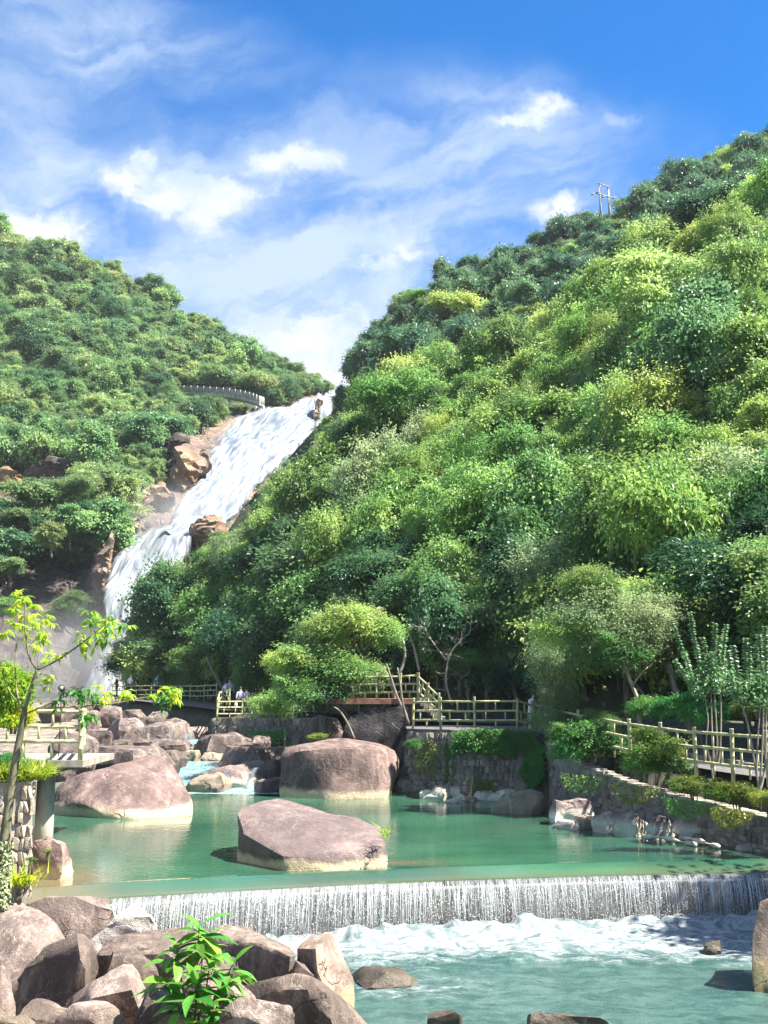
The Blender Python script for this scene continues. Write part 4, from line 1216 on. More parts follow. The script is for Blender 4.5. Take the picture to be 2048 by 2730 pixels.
crag([(460, 1270), (455, 1220, 1), (470, 1196, 2), (500, 1190, 2), (545, 1205, 2), (548, 1250, 1), (530, 1290), (490, 1300), (470, 1200, 0), (500, 1250, -1)], DL(500, 1270) - 5, 8, 'squared orange-brown block beside the head of the waterfall', 301)
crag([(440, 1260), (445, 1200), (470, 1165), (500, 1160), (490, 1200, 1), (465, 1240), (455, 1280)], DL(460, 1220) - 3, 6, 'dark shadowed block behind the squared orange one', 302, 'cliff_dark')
crag([(516, 1400), (530, 1378), (560, 1368), (588, 1376), (590, 1420), (560, 1470), (518, 1474), (514, 1430)], DL(545, 1420) - 6.5, 7, 'orange-brown knob of rock splitting the waterfall', 304)
crag([(350, 1400), (360, 1340), (400, 1300), (440, 1290), (465, 1310), (462, 1385), (400, 1402), (365, 1415)], DL(400, 1340) - 3, 6, 'orange crag left of the middle of the waterfall', 305)
crag([(305, 1480), (315, 1400), (345, 1360), (380, 1380), (370, 1415), (320, 1470), (300, 1500)], DL(340, 1430) - 3, 6, 'brown crag left of the lower cascade', 306)
crag([(225, 1640), (235, 1540), (270, 1460), (298, 1420), (305, 1440), (280, 1540), (272, 1640), (250, 1670)], DL(250, 1550) - 3, 6, 'tall streaked crag at the edge of the lower cascade', 307)
crag([(-60, 1330), (-50, 1250), (20, 1238), (62, 1262), (58, 1320), (0, 1335)], DL(0, 1290) - 4, 6, 'pale rock wall showing among the trees at the left edge', 309)
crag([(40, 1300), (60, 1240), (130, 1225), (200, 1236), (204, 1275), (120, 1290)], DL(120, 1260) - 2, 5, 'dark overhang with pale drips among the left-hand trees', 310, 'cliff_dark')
crag([(836, 1100), (842, 1080), (850, 1064), (858, 1062), (852, 1100), (848, 1150), (840, 1150)], DL(825, 1110) - 3.2, 5, 'brown rock rib parting the waterfall near its top', 311)
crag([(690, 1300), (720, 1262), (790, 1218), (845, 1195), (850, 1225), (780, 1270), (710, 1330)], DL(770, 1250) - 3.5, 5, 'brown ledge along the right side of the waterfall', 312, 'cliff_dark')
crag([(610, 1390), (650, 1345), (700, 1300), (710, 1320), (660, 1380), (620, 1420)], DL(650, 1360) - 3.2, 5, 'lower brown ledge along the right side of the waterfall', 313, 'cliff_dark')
# ------------------------------------------------------------------ foliage
def unit(v):
    return v / np.maximum(np.linalg.norm(v, axis=-1, keepdims=True), 1e-9)


def leaf_quads(pos, t, nrm, L, W, rng, droop=0.15, fold=0.12):
    b = unit(np.cross(nrm, t))
    n = np.cross(t, b)
    L, W = np.broadcast_to(L, len(pos))[:, None], np.broadcast_to(W, len(pos))[:, None]
    v0 = pos
    v1 = pos + t * L * 0.5 + b * W * 0.5 + n * W * fold
    v2 = pos + t * L - n * L * droop
    v3 = pos + t * L * 0.5 - b * W * 0.5 + n * W * fold
    return np.stack([v0, v1, v2, v3], 1)


def leaf_mesh(name, Q, tint, m):
    V = Q.reshape(-1, 3)
    F = np.arange(len(V)).reshape(-1, 4)
    me = np_mesh(name, V, F, False)
    vattr(me, 'tint', np.repeat(np.clip(tint, 0, 1), 4))
    me.materials.append(m)
    return me


def crown_mesh(name, seed, m, shape=(1, 1, 0.85), lobes=9, clumps=170, per=48, L=0.085, ratio=0.5, lobe_r=(0.22, 0.46), up=0.5, cs=0.085, layered=0.0, hang=0.0):
    """A crown of unit radius about the origin: leaves gathered in sprays over several overlapping masses."""
    L, ratio, per, cs, clumps = L * 0.86, ratio * 1.3, int(per * 1.2), cs * 1.2, int(clumps * 1.1)
    rng = np.random.default_rng(seed)
    d = unit(rng.normal(size=(lobes, 3)))
    d[:, 2] = np.abs(d[:, 2]) * 0.9 - 0.25
    lc = d * rng.uniform(0.35, 0.98, (lobes, 1))
    lr = rng.uniform(*lobe_r, lobes)
    lc[0], lr[0] = (0, 0, -0.1), 0.42
    n = clumps * 3
    k = rng.integers(0, lobes, n)
    dd = unit(rng.normal(size=(n, 3)) + np.array([0, 0, 0.35]))
    c = lc[k] + dd * (lr[k] * rng.uniform(0.72, 1.05, n) * np.where(rng.random(n) < 0.22, rng.uniform(1.1, 1.45, n), 1.0))[:, None]
    dist = np.linalg.norm(c[:, None] - lc[None], axis=2) / lr[None]
    dist[np.arange(n), k] = 9
    keep = np.where((dist.min(1) > 0.72) & (c[:, 2] > -0.75))[0][:clumps]
    c, dd = c[keep], dd[keep]
    if layered:
        c[:, 2] = c[:, 2] * (1 - layered) + np.round(c[:, 2] * 4) / 4 * layered
    n = len(c)
    lt = rng.uniform(-0.22, 0.22, lobes)
    ct = rng.uniform(0, 1, n) * 0.5 + 0.25 + lt[k[keep]]
    idx = np.repeat(np.arange(n), per)
    N = len(idx)
    # each spray is a flat pad of leaves, facing up and out
    pn = unit(dd * 0.55 + np.array([0, 0, up]) + rng.normal(size=(n, 3)) * 0.30)
    sp = rng.normal(size=(N, 3))
    sp = sp - pn[idx] * (sp * pn[idx]).sum(1, keepdims=True) * 0.68
    dl = dd[idx]
    sp = sp + dl * (sp * dl).sum(1, keepdims=True) * rng.uniform(0.0, 1.1, n)[idx][:, None]
    sp = sp * (cs * rng.uniform(0.6, 1.5, n)[idx])[:, None]
    pos = c[idx] + sp
    nr = unit(pn[idx] + rng.normal(size=(N, 3)) * 0.34)
    t = unit(sp + dd[idx] * 0.06 + rng.normal(size=(N, 3)) * 0.05 - np.array([0, 0, hang]))
    t = unit(t - nr * (t * nr).sum(1, keepdims=True))
    Ls = L * rng.uniform(0.6, 1.35, N)
    Q = leaf_quads(pos * np.array(shape), t, nr, Ls, Ls * ratio, rng)
    return leaf_mesh(name, Q, ct[idx] + rng.normal(0, 0.08, N), m)


KIND = {
    'bright_round': crown_mesh('crown', 1, M['leaf_bright']),
    'bright_tall': crown_mesh('crown', 2, M['leaf_bright'], (0.85, 0.85, 1.15), 11, 190, 44, 0.075, 0.48),
    'bright_spread': crown_mesh('crown', 3, M['leaf_bright'], (1.1, 1.1, 0.82), 10, 180, 46, 0.09, 0.42, layered=0.5, hang=0.02),
    'mid_round': crown_mesh('crown', 4, M['leaf_mid'], (1, 1, 0.9), 10, 190, 46, 0.08, 0.5),
    'mid_spread': crown_mesh('crown', 5, M['leaf_mid'], (1.1, 1.1, 0.84), 9, 180, 46, 0.095, 0.38, layered=0.6, hang=0.03),
    'dark_round': crown_mesh('crown', 6, M['leaf_dark'], (1, 1, 0.95), 10, 180, 44, 0.085, 0.55),
    'dark_layer': crown_mesh('crown', 7, M['leaf_dark'], (1.05, 1.05, 0.85), 10, 190, 44, 0.085, 0.5, layered=0.7),
    'pale_round': crown_mesh('crown', 8, M['leaf_pale'], (0.95, 0.95, 1.0), 12, 190, 44, 0.075, 0.5),
    'ridge_round': crown_mesh('crown', 9, M['leaf_ridge'], (1, 1, 0.85), 9, 150, 40, 0.11, 0.55),
    'ridge_tall': crown_mesh('crown', 10, M['leaf_ridge'], (0.9, 0.9, 1.1), 10, 150, 40, 0.11, 0.5),
    'left_round': crown_mesh('crown', 11, M['leaf_left'], (1, 1, 0.85), 9, 150, 40, 0.12, 0.55),
    'left_spread': crown_mesh('crown', 12, M['leaf_left'], (1.15, 1.15, 0.75), 9, 150, 40, 0.12, 0.5, layered=0.4),
    'left_tall': crown_mesh('crown', 13, M['leaf_left'], (0.85, 0.85, 1.05), 10, 150, 40, 0.12, 0.5),
    'shrub': crown_mesh('crown', 14, M['leaf_shrub'], (1, 1, 0.85), 11, 120, 34, 0.115, 0.42, cs=0.11),
    'shrub_dark': crown_mesh('crown', 15, M['leaf_ivy'], (1, 1, 0.9), 11, 120, 34, 0.125, 0.40, cs=0.11),
    'lime': crown_mesh('crown', 16, M['leaf_lime'], (1, 1, 1), 11, 110, 30, 0.17, 0.42, cs=0.12),
    'mid_fine': crown_mesh('crown', 17, M['leaf_mid'], (1, 1, 0.9), 12, 170, 46, 0.078, 0.46, cs=0.10),
    'bright_fine': crown_mesh('crown', 18, M['leaf_bright'], (1.05, 1.05, 0.85), 12, 170, 46, 0.08, 0.44, cs=0.10),
    'dark_fine': crown_mesh('crown', 19, M['leaf_dark'], (1.05, 1.05, 0.9), 12, 180, 46, 0.08, 0.46, cs=0.10),
    'pale_fine': crown_mesh('crown', 20, M['leaf_pale'], (1, 1, 1), 14, 170, 44, 0.068, 0.46, cs=0.11),
}


def trunk_mesh(seed, h, r, limbs=5, spread=0.6, lean=(0, 0)):
    """Tapered trunk from the ground up to h with limbs that fan into the crown."""
    rnd = random.Random(seed)
    mb = MB()
    top = Vector((lean[0], lean[1], h))
    pts = spline([Vector((0, 0, -0.15 * h)), Vector((rnd.uniform(-.05, .05) * h, rnd.uniform(-.05, .05) * h, h * 0.35)) + top * 0.1, top * 0.72 + Vector((rnd.uniform(-.04, .04) * h, 0, 0)), top], 4)
    n = len(pts)
    mb.tube(pts, [r * (1.15 - 0.75 * k / (n - 1)) for k in range(n)], 7)
    for k in range(limbs):
        s = pts[int(n * rnd.uniform(0.55, 0.92))]
        a = rnd.uniform(0, 6.28)
        e = s + Vector((math.cos(a) * spread * rnd.uniform(.6, 1), math.sin(a) * spread * rnd.uniform(.6, 1), spread * rnd.uniform(0.3, 0.9)))
        mb.tube([s, s.lerp(e, 0.5) + Vector((0, 0, spread * 0.1)), e], [r * 0.5, r * 0.33, r * 0.12], 5)
    return mb.mesh('trunk')


TRUNKS = [trunk_mesh(i, 0.75, 0.06, 5, 0.34) for i in range(4)]
for me in TRUNKS:
    me.materials.append(M['bark'])


def poisson(H, radii, rng, tries, keep, gap=0.62, seeds=None):
    """Trees over a hill surface: no two closer than gap * (sum of radii)."""
    P = H[0]
    nr, nc = P.shape[:2]
    a = P[1:, :-1] - P[:-1, :-1]
    b = P[:-1, 1:] - P[:-1, :-1]
    area = np.linalg.norm(np.cross(a, b), axis=2).ravel()
    pr = area / area.sum()
    cell = rng.choice(len(pr), tries, p=pr)
    i, j = cell // (nc - 1), cell % (nc - 1)
    u, v = rng.random((2, tries))
    Q = P[i, j] * ((1 - u) * (1 - v))[:, None] + P[i, j + 1] * (u * (1 - v))[:, None] + P[i + 1, j] * ((1 - u) * v)[:, None] + P[i + 1, j + 1] * (u * v)[:, None]
    rad = rng.uniform(0, 1, tries) ** 1.8 * (radii[1] - radii[0]) + radii[0]
    ok = keep(Q, rad)
    grid, out = {}, []
    cs = radii[1] * 2 * gap
    for n in np.where(ok)[0]:
        q, r = Q[n], rad[n]
        key = tuple((q // cs).astype(int))
        good = True
        for dx in (-1, 0, 1):
            for dy in (-1, 0, 1):
                for dz in (-1, 0, 1):
                    for (p2, r2) in grid.get((key[0] + dx, key[1] + dy, key[2] + dz), ()):
                        if ((q - p2) ** 2).sum() < (gap * (r + r2)) ** 2:
                            good = False
                            break
                    if not good:
                        break
                if not good:
                    break
            if not good:
                break
        if good:
            grid.setdefault(key, []).append((q, r))
            out.append((q[0], q[1], q[2], r))
    return np.array(out)


def clear_of(polys, Q, rad, k=0.75, lift=1.0):
    """True where a crown of radius rad over Q stays off the given photograph regions."""
    C = Q + np.array([0, 0, 1.0]) * (rad * lift)[:, None]
    px, f = to_px(C)
    rp = rad * FPX / f * k
    bad = np.zeros(len(Q), bool)
    for poly in polys:
        for a in np.linspace(0, 2 * math.pi, 10):
            bad |= in_poly(px[:, 0] + rp * math.cos(a), px[:, 1] + rp * math.sin(a), poly)
        bad |= in_poly(px[:, 0], px[:, 1], poly)
    return ~bad


WALKWAY = [(480, 1030), (600, 1026), (700, 1040), (712, 1076), (690, 1082), (560, 1056), (480, 1048)]
TOWER = [(1575, 480), (1650, 480), (1640, 572), (1580, 560)]
rng = np.random.default_rng(77)


FOL_L = ([-200, 0, 74, 160, 198, 333, 370, 420, 481, 580, 642, 691, 765, 839, 889, 960], [480, 580, 625, 630, 654, 690, 685, 728, 815, 852, 889, 920, 957, 1006, 1030, 1080])
FOL_R = ([880, 920, 950, 988, 1025, 1086, 1148, 1185, 1222, 1296, 1358, 1420, 1481, 1592, 1654, 1728, 1765, 1852, 1926, 2048, 2600], [1040, 988, 938, 864, 839, 778, 757, 691, 676, 660, 652, 615, 580, 531, 494, 463, 415, 413, 383, 323, 100])


def under(fol, Q, rad, tol=14):
    """True where the crown's top stays below the wood's skyline."""
    px, f = to_px(Q + np.array([0, 0, 1.0]) * (rad * 1.85)[:, None])
    return px[:, 1] > np.interp(px[:, 0], *fol) - tol


def keep_left(Q, rad):
    px, f = to_px(Q)
    return under(FOL_L, Q, rad) & (px[:, 0] > -160) & (px[:, 0] < 1060) & clear_of([FALLS, WALKWAY], Q, rad, 0.7) & clear_of(CLIFFS[1:], Q, rad, 0.4)


def keep_far(Q, rad):
    px, f = to_px(Q)
    return under(FOL_R, Q, rad) & (px[:, 0] > 700) & (px[:, 0] < 2350) & clear_of([TOWER, FALLS], Q, rad, 0.6)


def keep_near(Q, rad):
    px, f = to_px(Q)
    return under(FOL_R, Q, rad, 40) & (px[:, 0] > 350) & (px[:, 0] < 2300) & clear_of([FALLS], Q, rad, 0.9)


T_left = poisson(H_left, (1.2, 4.4), rng, 22000, keep_left, 0.49)
T_far = poisson(H_far, (1.6, 4.0), rng, 7000, keep_far, 0.54)
T_near = poisson(H_near, (1.2, 3.5), rng, 16000, keep_near, 0.51)


def forest(name, T, kinds, weights, rng, label):
    """The mass of a wood, one object: crowns set on a cloud of points."""
    me = bpy.data.meshes.new(name)
    me.vertices.add(len(T))
    me.vertices.foreach_set('co', (T[:, :3] + np.array([0, 0, 1.0]) * (T[:, 3:4] * 0.85)).astype(np.float32).ravel())
    vattr(me, 'size', T[:, 3])
    vattr(me, 'turn', rng.uniform(0, 6.28, len(T)))
    a = me.attributes.new('pick', 'INT', 'POINT')
    a.data.foreach_set('value', rng.choice(len(kinds), len(T), p=weights).astype(np.int32))
    vattr(me, 'tall', rng.uniform(0.85, 1.4, len(T)))
    o = link(name, me)
    tag(o, label, 'forest', kind='stuff')
    ng = bpy.data.node_groups.new(name, 'GeometryNodeTree')
    ng.interface.new_socket('Geometry', in_out='INPUT', socket_type='NodeSocketGeometry')
    ng.interface.new_socket('Geometry', in_out='OUTPUT', socket_type='NodeSocketGeometry')
    N, Lk = ng.nodes, ng.links
    gi, go = N.new('NodeGroupInput'), N.new('NodeGroupOutput')
    iop = N.new('GeometryNodeInstanceOnPoints')
    join = N.new('GeometryNodeJoinGeometry')
    for k in reversed(kinds):
        src = PROTO[k]
        oi = N.new('GeometryNodeObjectInfo')
        oi.inputs['Object'].default_value = src
        g2i = N.new('GeometryNodeGeometryToInstance')
        Lk.new(oi.outputs['Geometry'], g2i.inputs[0])
        Lk.new(g2i.outputs[0], join.inputs[0])

    def attr(nm, ty):
        a = N.new('GeometryNodeInputNamedAttribute')
        a.data_type = ty
        a.inputs['Name'].default_value = nm
        return a.outputs['Attribute']
    Lk.new(gi.outputs[0], iop.inputs['Points'])
    Lk.new(join.outputs[0], iop.inputs['Instance'])
    iop.inputs['Pick Instance'].default_value = True
    Lk.new(attr('pick', 'INT'), iop.inputs['Instance Index'])
    cx = N.new('ShaderNodeCombineXYZ')
    Lk.new(attr('turn', 'FLOAT'), cx.inputs[2])
    Lk.new(cx.outputs[0], iop.inputs['Rotation'])
    sz, tl = attr('size', 'FLOAT'), attr('tall', 'FLOAT')
    mu = N.new('ShaderNodeMath')
    mu.operation = 'MULTIPLY'
    Lk.new(sz, mu.inputs[0])
    Lk.new(tl, mu.inputs[1])
    c2 = N.new('ShaderNodeCombineXYZ')
    Lk.new(sz, c2.inputs[0])
    Lk.new(sz, c2.inputs[1])
    Lk.new(mu.outputs[0], c2.inputs[2])
    Lk.new(c2.outputs[0], iop.inputs['Scale'])
    Lk.new(iop.outputs[0], go.inputs[0])
    md = o.modifiers.new('forest', 'NODES')
    md.node_group = ng
    return o


NK = ['bright_round', 'bright_tall', 'bright_spread', 'mid_round', 'mid_spread', 'dark_round', 'dark_layer', 'pale_round']
TONE = {'bright_round': 'yellow-green bushy tree', 'bright_tall': 'tall yellow-green tree', 'bright_spread': 'wide-spreading yellow-green tree', 'mid_round': 'rounded mid-green tree', 'mid_spread': 'flat-topped mid-green tree',
        'dark_round': 'dark rounded tree', 'dark_layer': 'dark layered tree', 'pale_round': 'pale silvery-green tree'}


def zone(px, py):
    if px < 620:
        return 'in the dark wood right of the lower cascade'
    if py > 1600:
        return 'at the foot of the hillside, over the path'
    v = 'low on' if py > 1400 else ('halfway up' if py > 1100 else 'high on')
    h = 'by the waterfall' if px < 900 else ('above the stone platform' if px < 1400 else 'above the right railing')
    return v + ' the hillside ' + h


pxn, fn = to_px(T_near[:, :3])
inview = (pxn[:, 0] > -20) & (pxn[:, 0] < 2070) & (pxn[:, 1] > 300)
order = np.argsort(-(T_near[:, 3] / fn) * inview)
singles = order[:300]
rest = np.setdiff1d(np.arange(len(T_near)), singles)


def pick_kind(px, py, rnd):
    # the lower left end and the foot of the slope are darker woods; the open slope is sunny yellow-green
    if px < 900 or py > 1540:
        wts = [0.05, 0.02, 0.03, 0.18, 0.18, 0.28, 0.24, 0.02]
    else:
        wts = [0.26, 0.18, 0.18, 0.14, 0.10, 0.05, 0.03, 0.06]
    return rnd.choices(NK, wts)[0]


PROTO = {}
SINGLE = []
rnd = random.Random(4)
for n, i in enumerate(singles):
    x, y, z, r = T_near[i]
    k = NK[n] if n < len(NK) else pick_kind(pxn[i, 0], pxn[i, 1], rnd)
    t = empty('broadleaf_tree', (x, y, z), rnd.uniform(0, 6.28), TONE[k] + ' ' + zone(pxn[i, 0], pxn[i, 1]), 'tree', 'trees ' + zone(pxn[i, 0], pxn[i, 1]))
    t.scale = (r * rnd.uniform(0.85, 1.2), r * rnd.uniform(0.85, 1.2), r * rnd.uniform(0.9, 1.55))
    SINGLE.append((pxn[i, 0], t))
    c = link('crown', KIND[k], None, t)
    c.location = (0, 0, 0.95)
    c.rotation_euler = (rnd.uniform(-.4, .4), rnd.uniform(-.4, .4), 0)
    PROTO.setdefault(k, c)
    link('trunk', TRUNKS[n % 4], None, t)
in_order(SINGLE)
for k in ('ridge_round', 'ridge_tall', 'left_round', 'left_spread', 'left_tall'):
    T = T_far if k.startswith('ridge') else T_left
    px, f = to_px(T[:, :3])
    ok = np.where((px[:, 0] > 60) & (px[:, 0] < 2000))[0]
    i = ok[len(ok) // 2 + len(PROTO)]
    x, y, z, r = T[i]
    lab = {'ridge_round': 'rounded tree in the dark wood along the upper ridge', 'ridge_tall': 'taller tree in the dark wood along the upper ridge', 'left_round': 'rounded tree in the wood on the far hill left of the waterfall',
           'left_spread': 'flat-topped tree in the wood on the far hill left of the waterfall', 'left_tall': 'taller tree in the wood on the far hill left of the waterfall'}[k]
    t = empty('broadleaf_tree', (x, y, z), 0.4, lab, 'tree')
    t.scale = (r, r, r)
    c = link('crown', KIND[k], None, t)
    c.location = (0, 0, 0.85)
    PROTO[k] = c
    link('trunk', TRUNKS[0], None, t)
    if k.startswith('ridge'):
        T_far = np.delete(T_far, i, 0)
    else:
        T_left = np.delete(T_left, i, 0)
forest('hillside_forest', T_near[rest], NK, [0.20, 0.13, 0.14, 0.15, 0.12, 0.10, 0.07, 0.09], rng, 'sunlit mixed woodland filling the hillside')
forest('ridge_forest', T_far, ['ridge_round', 'ridge_tall', 'bright_round'], [0.5, 0.38, 0.12], rng, 'dark green woodland along the upper ridge')
forest('valley_forest', T_left, ['left_round', 'left_spread', 'left_tall', 'dark_round'], [0.38, 0.3, 0.22, 0.10], rng, 'hazy green woodland on the far hill left of the waterfall')


# ------------------------------------------------------------------ single trees near the path and the water
def tree(px, pyc, d, Rm, kind, label, base=None, sq=(1, 1, 1), bark='bark', r=0.10, limbs=6, name='broadleaf_tree', group=None, extra=(), seed=0, rz=None):
    """Crown centred on photograph (px, pyc) at distance d; trunk from the ground at base = (px, z or None)."""
    C = at(px, pyc, d)
    bx = at(base[0], pyc, d).x if base else C.x
    bz = base[1] if base and base[1] is not None else float(ground_z(np.array([bx]), np.array([d]))[0])
    t = empty(name, (bx, d, bz), 0, label, 'tree', group)
    off = C - t.location
    link('trunk', trunk_mesh(seed + 50, off.z * 0.96, r, limbs, Rm * 0.75, (off.x, 0)), M[bark], t)
    c = link('crown', KIND[kind], None, t)
    c.location = off
    c.scale = (Rm * sq[0], Rm * sq[1], Rm * sq[2])
    c.rotation_euler = (0, 0, seed * 1.7 if rz is None else rz)
    for (ex, ey, ed, er, ek) in extra:
        E = at(ex, ey, d + ed) - t.location
        c2 = link('crown', KIND[ek], None, t)
        c2.location = E
        c2.scale = (er, er, er * 0.85)
        c2.rotation_euler = (0, 0, ex * 0.37)
    return t


# the sunlit tree leaning over the head of the pool
tree(935, 1668, 49, 2.0, 'bright_fine', 'leaning tree with a sunlit yellow top over the path steps', (1060, 2.6), (1.1, 1, 0.8), 'bark', 0.11, 7, extra=[(1010, 1690, 0.8, 1.3, 'mid_fine'), (860, 1690, -0.5, 1.1, 'bright_fine')], seed=1)
tree(850, 1790, 48, 1.9, 'mid_fine', 'bushy tree leaning over the big streaked boulder', (930, 1.3), (1.15, 1, 0.75), 'bark', 0.09, 7, extra=[(770, 1760, -0.3, 1.1, 'bright_fine'), (940, 1790, 0.2, 1.2, 'mid_fine'), (790, 1850, -0.6, 1.25, 'mid_fine'), (880, 1860, -0.3, 1.1, 'dark_fine')], seed=2)
tree(735, 1880, 52, 1.1, 'mid_fine', 'low feathery tree at the end of the far railing', (760, 1.5), (1.0, 1, 0.9), 'bark', 0.05, 4, seed=3)
# dark trees closing the far bank
DK = 'dark trees above the far path'
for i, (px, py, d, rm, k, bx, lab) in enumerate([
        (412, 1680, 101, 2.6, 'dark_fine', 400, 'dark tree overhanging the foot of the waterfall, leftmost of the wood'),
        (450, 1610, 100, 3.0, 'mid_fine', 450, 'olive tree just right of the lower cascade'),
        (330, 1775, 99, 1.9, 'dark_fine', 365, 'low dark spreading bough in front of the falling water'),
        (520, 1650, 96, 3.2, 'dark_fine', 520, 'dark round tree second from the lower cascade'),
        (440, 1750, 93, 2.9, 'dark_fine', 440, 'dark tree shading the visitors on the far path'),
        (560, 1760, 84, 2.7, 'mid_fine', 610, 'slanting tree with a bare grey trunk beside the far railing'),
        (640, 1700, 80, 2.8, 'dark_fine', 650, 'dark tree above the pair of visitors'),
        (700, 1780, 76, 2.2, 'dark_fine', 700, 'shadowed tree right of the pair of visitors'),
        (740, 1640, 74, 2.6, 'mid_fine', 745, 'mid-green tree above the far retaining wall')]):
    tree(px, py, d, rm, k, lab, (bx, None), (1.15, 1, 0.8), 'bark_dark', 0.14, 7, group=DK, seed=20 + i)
# the row with visible trunks behind the platform
SL = 'slender trees behind the platform railing'
for i, (px, py, d, rm, k, bx, lab) in enumerate([
        (1100, 1600, 58, 2.3, 'dark_fine', 1140, 'dark tree behind the sunlit leaning one'),
        (1180, 1690, 53, 1.9, 'mid_fine', 1195, 'slender tree whose grey stem rises behind the railing corner'),
        (1270, 1600, 54, 2.1, 'mid_fine', 1282, 'slender tree with two straight stems behind the platform'),
        (1330, 1660, 51, 1.8, 'dark_fine', 1312, 'thin dark-stemmed tree at the middle of the platform'),
        (1390, 1590, 52, 2.0, 'mid_fine', 1362, 'slender tree bending right behind the platform'),
        (1450, 1540, 50, 2.1, 'pale_fine', 1440, 'tall pale tree behind the platform end'),
        (1240, 1760, 50, 0.9, 'mid_fine', 1250, 'small low-branched tree at the back of the platform'),
        (1020, 1540, 62, 2.4, 'dark_fine', 1050, 'bluish dark tree above the steps')]):
    tree(px, py, d, rm, k, lab, (bx, 2.7), (1, 1, 0.85), 'bark', 0.07, 6, group=SL, seed=40 + i)
# the big olive tree by the right railing and its neighbours
tree(1655, 1715, 36.5, 1.25, 'pale_fine', 'pale olive tree with a smooth forked trunk rising through the right-hand railing', (1690, 1.7), (1.2, 1, 0.9), 'bark_pale', 0.085, 8, extra=[(1590, 1640, 0.2, 1.6, 'pale_fine'), (1720, 1660, 0.4, 1.2, 'pale_fine'), (1500, 1680, 0.3, 1.1, 'bright_fine'), (1640, 1740, -0.3, 1.0, 'mid_fine'), (1560, 1560, 0.8, 1.2, 'bright_fine')], seed=61)
tree(1760, 1640, 39, 2.1, 'mid_fine', 'tree with a dark crooked trunk in the hollow beside the path', (1850, 2.0), (1.15, 1, 0.8), 'bark', 0.13, 8, extra=[(1680, 1600, 0.5, 1.4, 'bright_fine')], seed=62)
tree(1930, 1560, 38, 2.2, 'dark_fine', 'large-leaved dark tree over the right end of the path', (1990, 2.0), (1.1, 1, 0.9), 'bark_dark', 0.13, 8, extra=[(2040, 1500, 0.2, 1.5, 'mid_fine'), (2010, 1640, -0.2, 1.1, 'dark_fine')], seed=63)
tree(2110, 1600, 35, 2.4, 'mid_fine', 'tree leaning in from beyond the right edge', (2200, 1.8), (1, 1, 1), 'bark_dark', 0.13, 8, seed=64)
# shade trees standing outside the picture on the right of the path
for i, (x, y, rr) in enumerate([(15.5, 21.5, 2.8)]):
    t = empty('broadleaf_tree', (x, y, 2.0), 0, 'tree on the slope just beyond the right edge', 'tree', 'trees beyond the right edge')
    link('trunk', trunk_mesh(90 + i, 5.0, 0.15, 7, 2.2), M['bark_dark'], t)
    c = link('crown', KIND['dark_round'], None, t)
    c.location = (0, 0, 6.0)
    c.scale = (rr, rr, rr)
    c.rotation_euler = (0, 0, i * 1.3)

# tall feathery bush at the end of the platform
tree(1462, 1775, 39.5, 0.95, 'pale_fine', 'tall feathery pale bush at the end of the platform railing', (1470, 1.9), (0.85, 0.85, 1.25), 'bark', 0.04, 6, 'tall_shrub', extra=[(1480, 1860, 0, 0.85, 'pale_fine'), (1450, 1920, -.2, 0.7, 'pale_fine'), (1500, 1930, -.1, 0.7, 'mid_fine')], seed=70)


def shrub(px, py, d, rx, rz_, kind, label, seed, extra=(), name='shrub', ry=None):
    C = at(px, py, d)
    gz0 = C.z - rz_ * 0.95
    t = empty(name, (C.x, C.y, gz0), 0, label, 'shrub', 'shrubs along the low wall')
    mb = MB()
    rnd = random.Random(seed)
    for k in range(6):
        a = rnd.uniform(0, 6.28)
        mb.tube([Vector((0.05 * math.cos(a), 0.05 * math.sin(a), -0.2)), Vector((rx * 0.3 * math.cos(a), rx * 0.3 * math.sin(a), rz_ * 0.8)), Vector((rx * 0.55 * math.cos(a), rx * 0.55 * math.sin(a), rz_ * 1.4))], [0.018, 0.012, 0.005], 5)
    mb.build('stem', M['bark'], t)
    c = link('crown', KIND[kind], None, t)
    c.location = C - t.location
    c.scale = (rx, ry or rx, rz_)
    c.rotation_euler = (0, 0, seed * 0.9)
    for (ex, ey, ed, er, ek) in extra:
        c2 = link('crown', KIND[ek], None, t)
        c2.location = at(ex, ey, d + ed) - t.location
        c2.scale = (er, er, er * 0.9)
        c2.rotation_euler = (0, 0, ex * 0.3)
    return t


shrub(1560, 1965, 36.0, 1.0, 0.85, 'shrub_dark', 'large dark green shrub between the feathery bush and the yellow-green one', 1, [(1520, 2005, -0.2, 0.55, 'shrub_dark'), (1620, 1985, -0.2, 0.75, 'shrub_dark'), (1600, 1925, 0.2, 0.6, 'mid_fine'), (1500, 1960, 0.1, 0.55, 'mid_fine')])
shrub(1745, 2010, 32.0, 0.78, 0.72, 'shrub', 'yellow-green shrub in front of the right-hand railing', 2, [(1700, 2040, -0.1, 0.5, 'shrub_dark'), (1790, 2040, -0.1, 0.5, 'shrub_dark'), (1730, 1965, 0.1, 0.45, 'shrub')])
shrub(1850, 2095, 29.8, 0.5, 0.36, 'shrub', 'low clipped shrub left of the first crape myrtle stem', 3, [(1810, 2100, 0.1, 0.32, 'shrub'), (1890, 2105, 0, 0.3, 'shrub_dark')])
shrub(1965, 2115, 28.0, 0.55, 0.38, 'shrub', 'low clipped shrub between the two crape myrtles', 4, [(1925, 2125, 0, 0.32, 'shrub'), (2005, 2125, 0, 0.34, 'shrub')])
shrub(2048, 2135, 27.2, 0.36, 0.34, 'shrub', 'low clipped shrub cut by the right edge', 5)
shrub(2030, 1870, 33.5, 0.8, 0.5, 'shrub_dark', 'dark undergrowth behind the right end of the railing', 6, [(1990, 1890, 0.2, 0.5, 'shrub'), (1900, 1905, 0.4, 0.6, 'shrub_dark'), (1800, 1890, 1.4, 0.7, 'shrub_dark'), (1720, 1890, 2.2, 0.6, 'shrub_dark')])
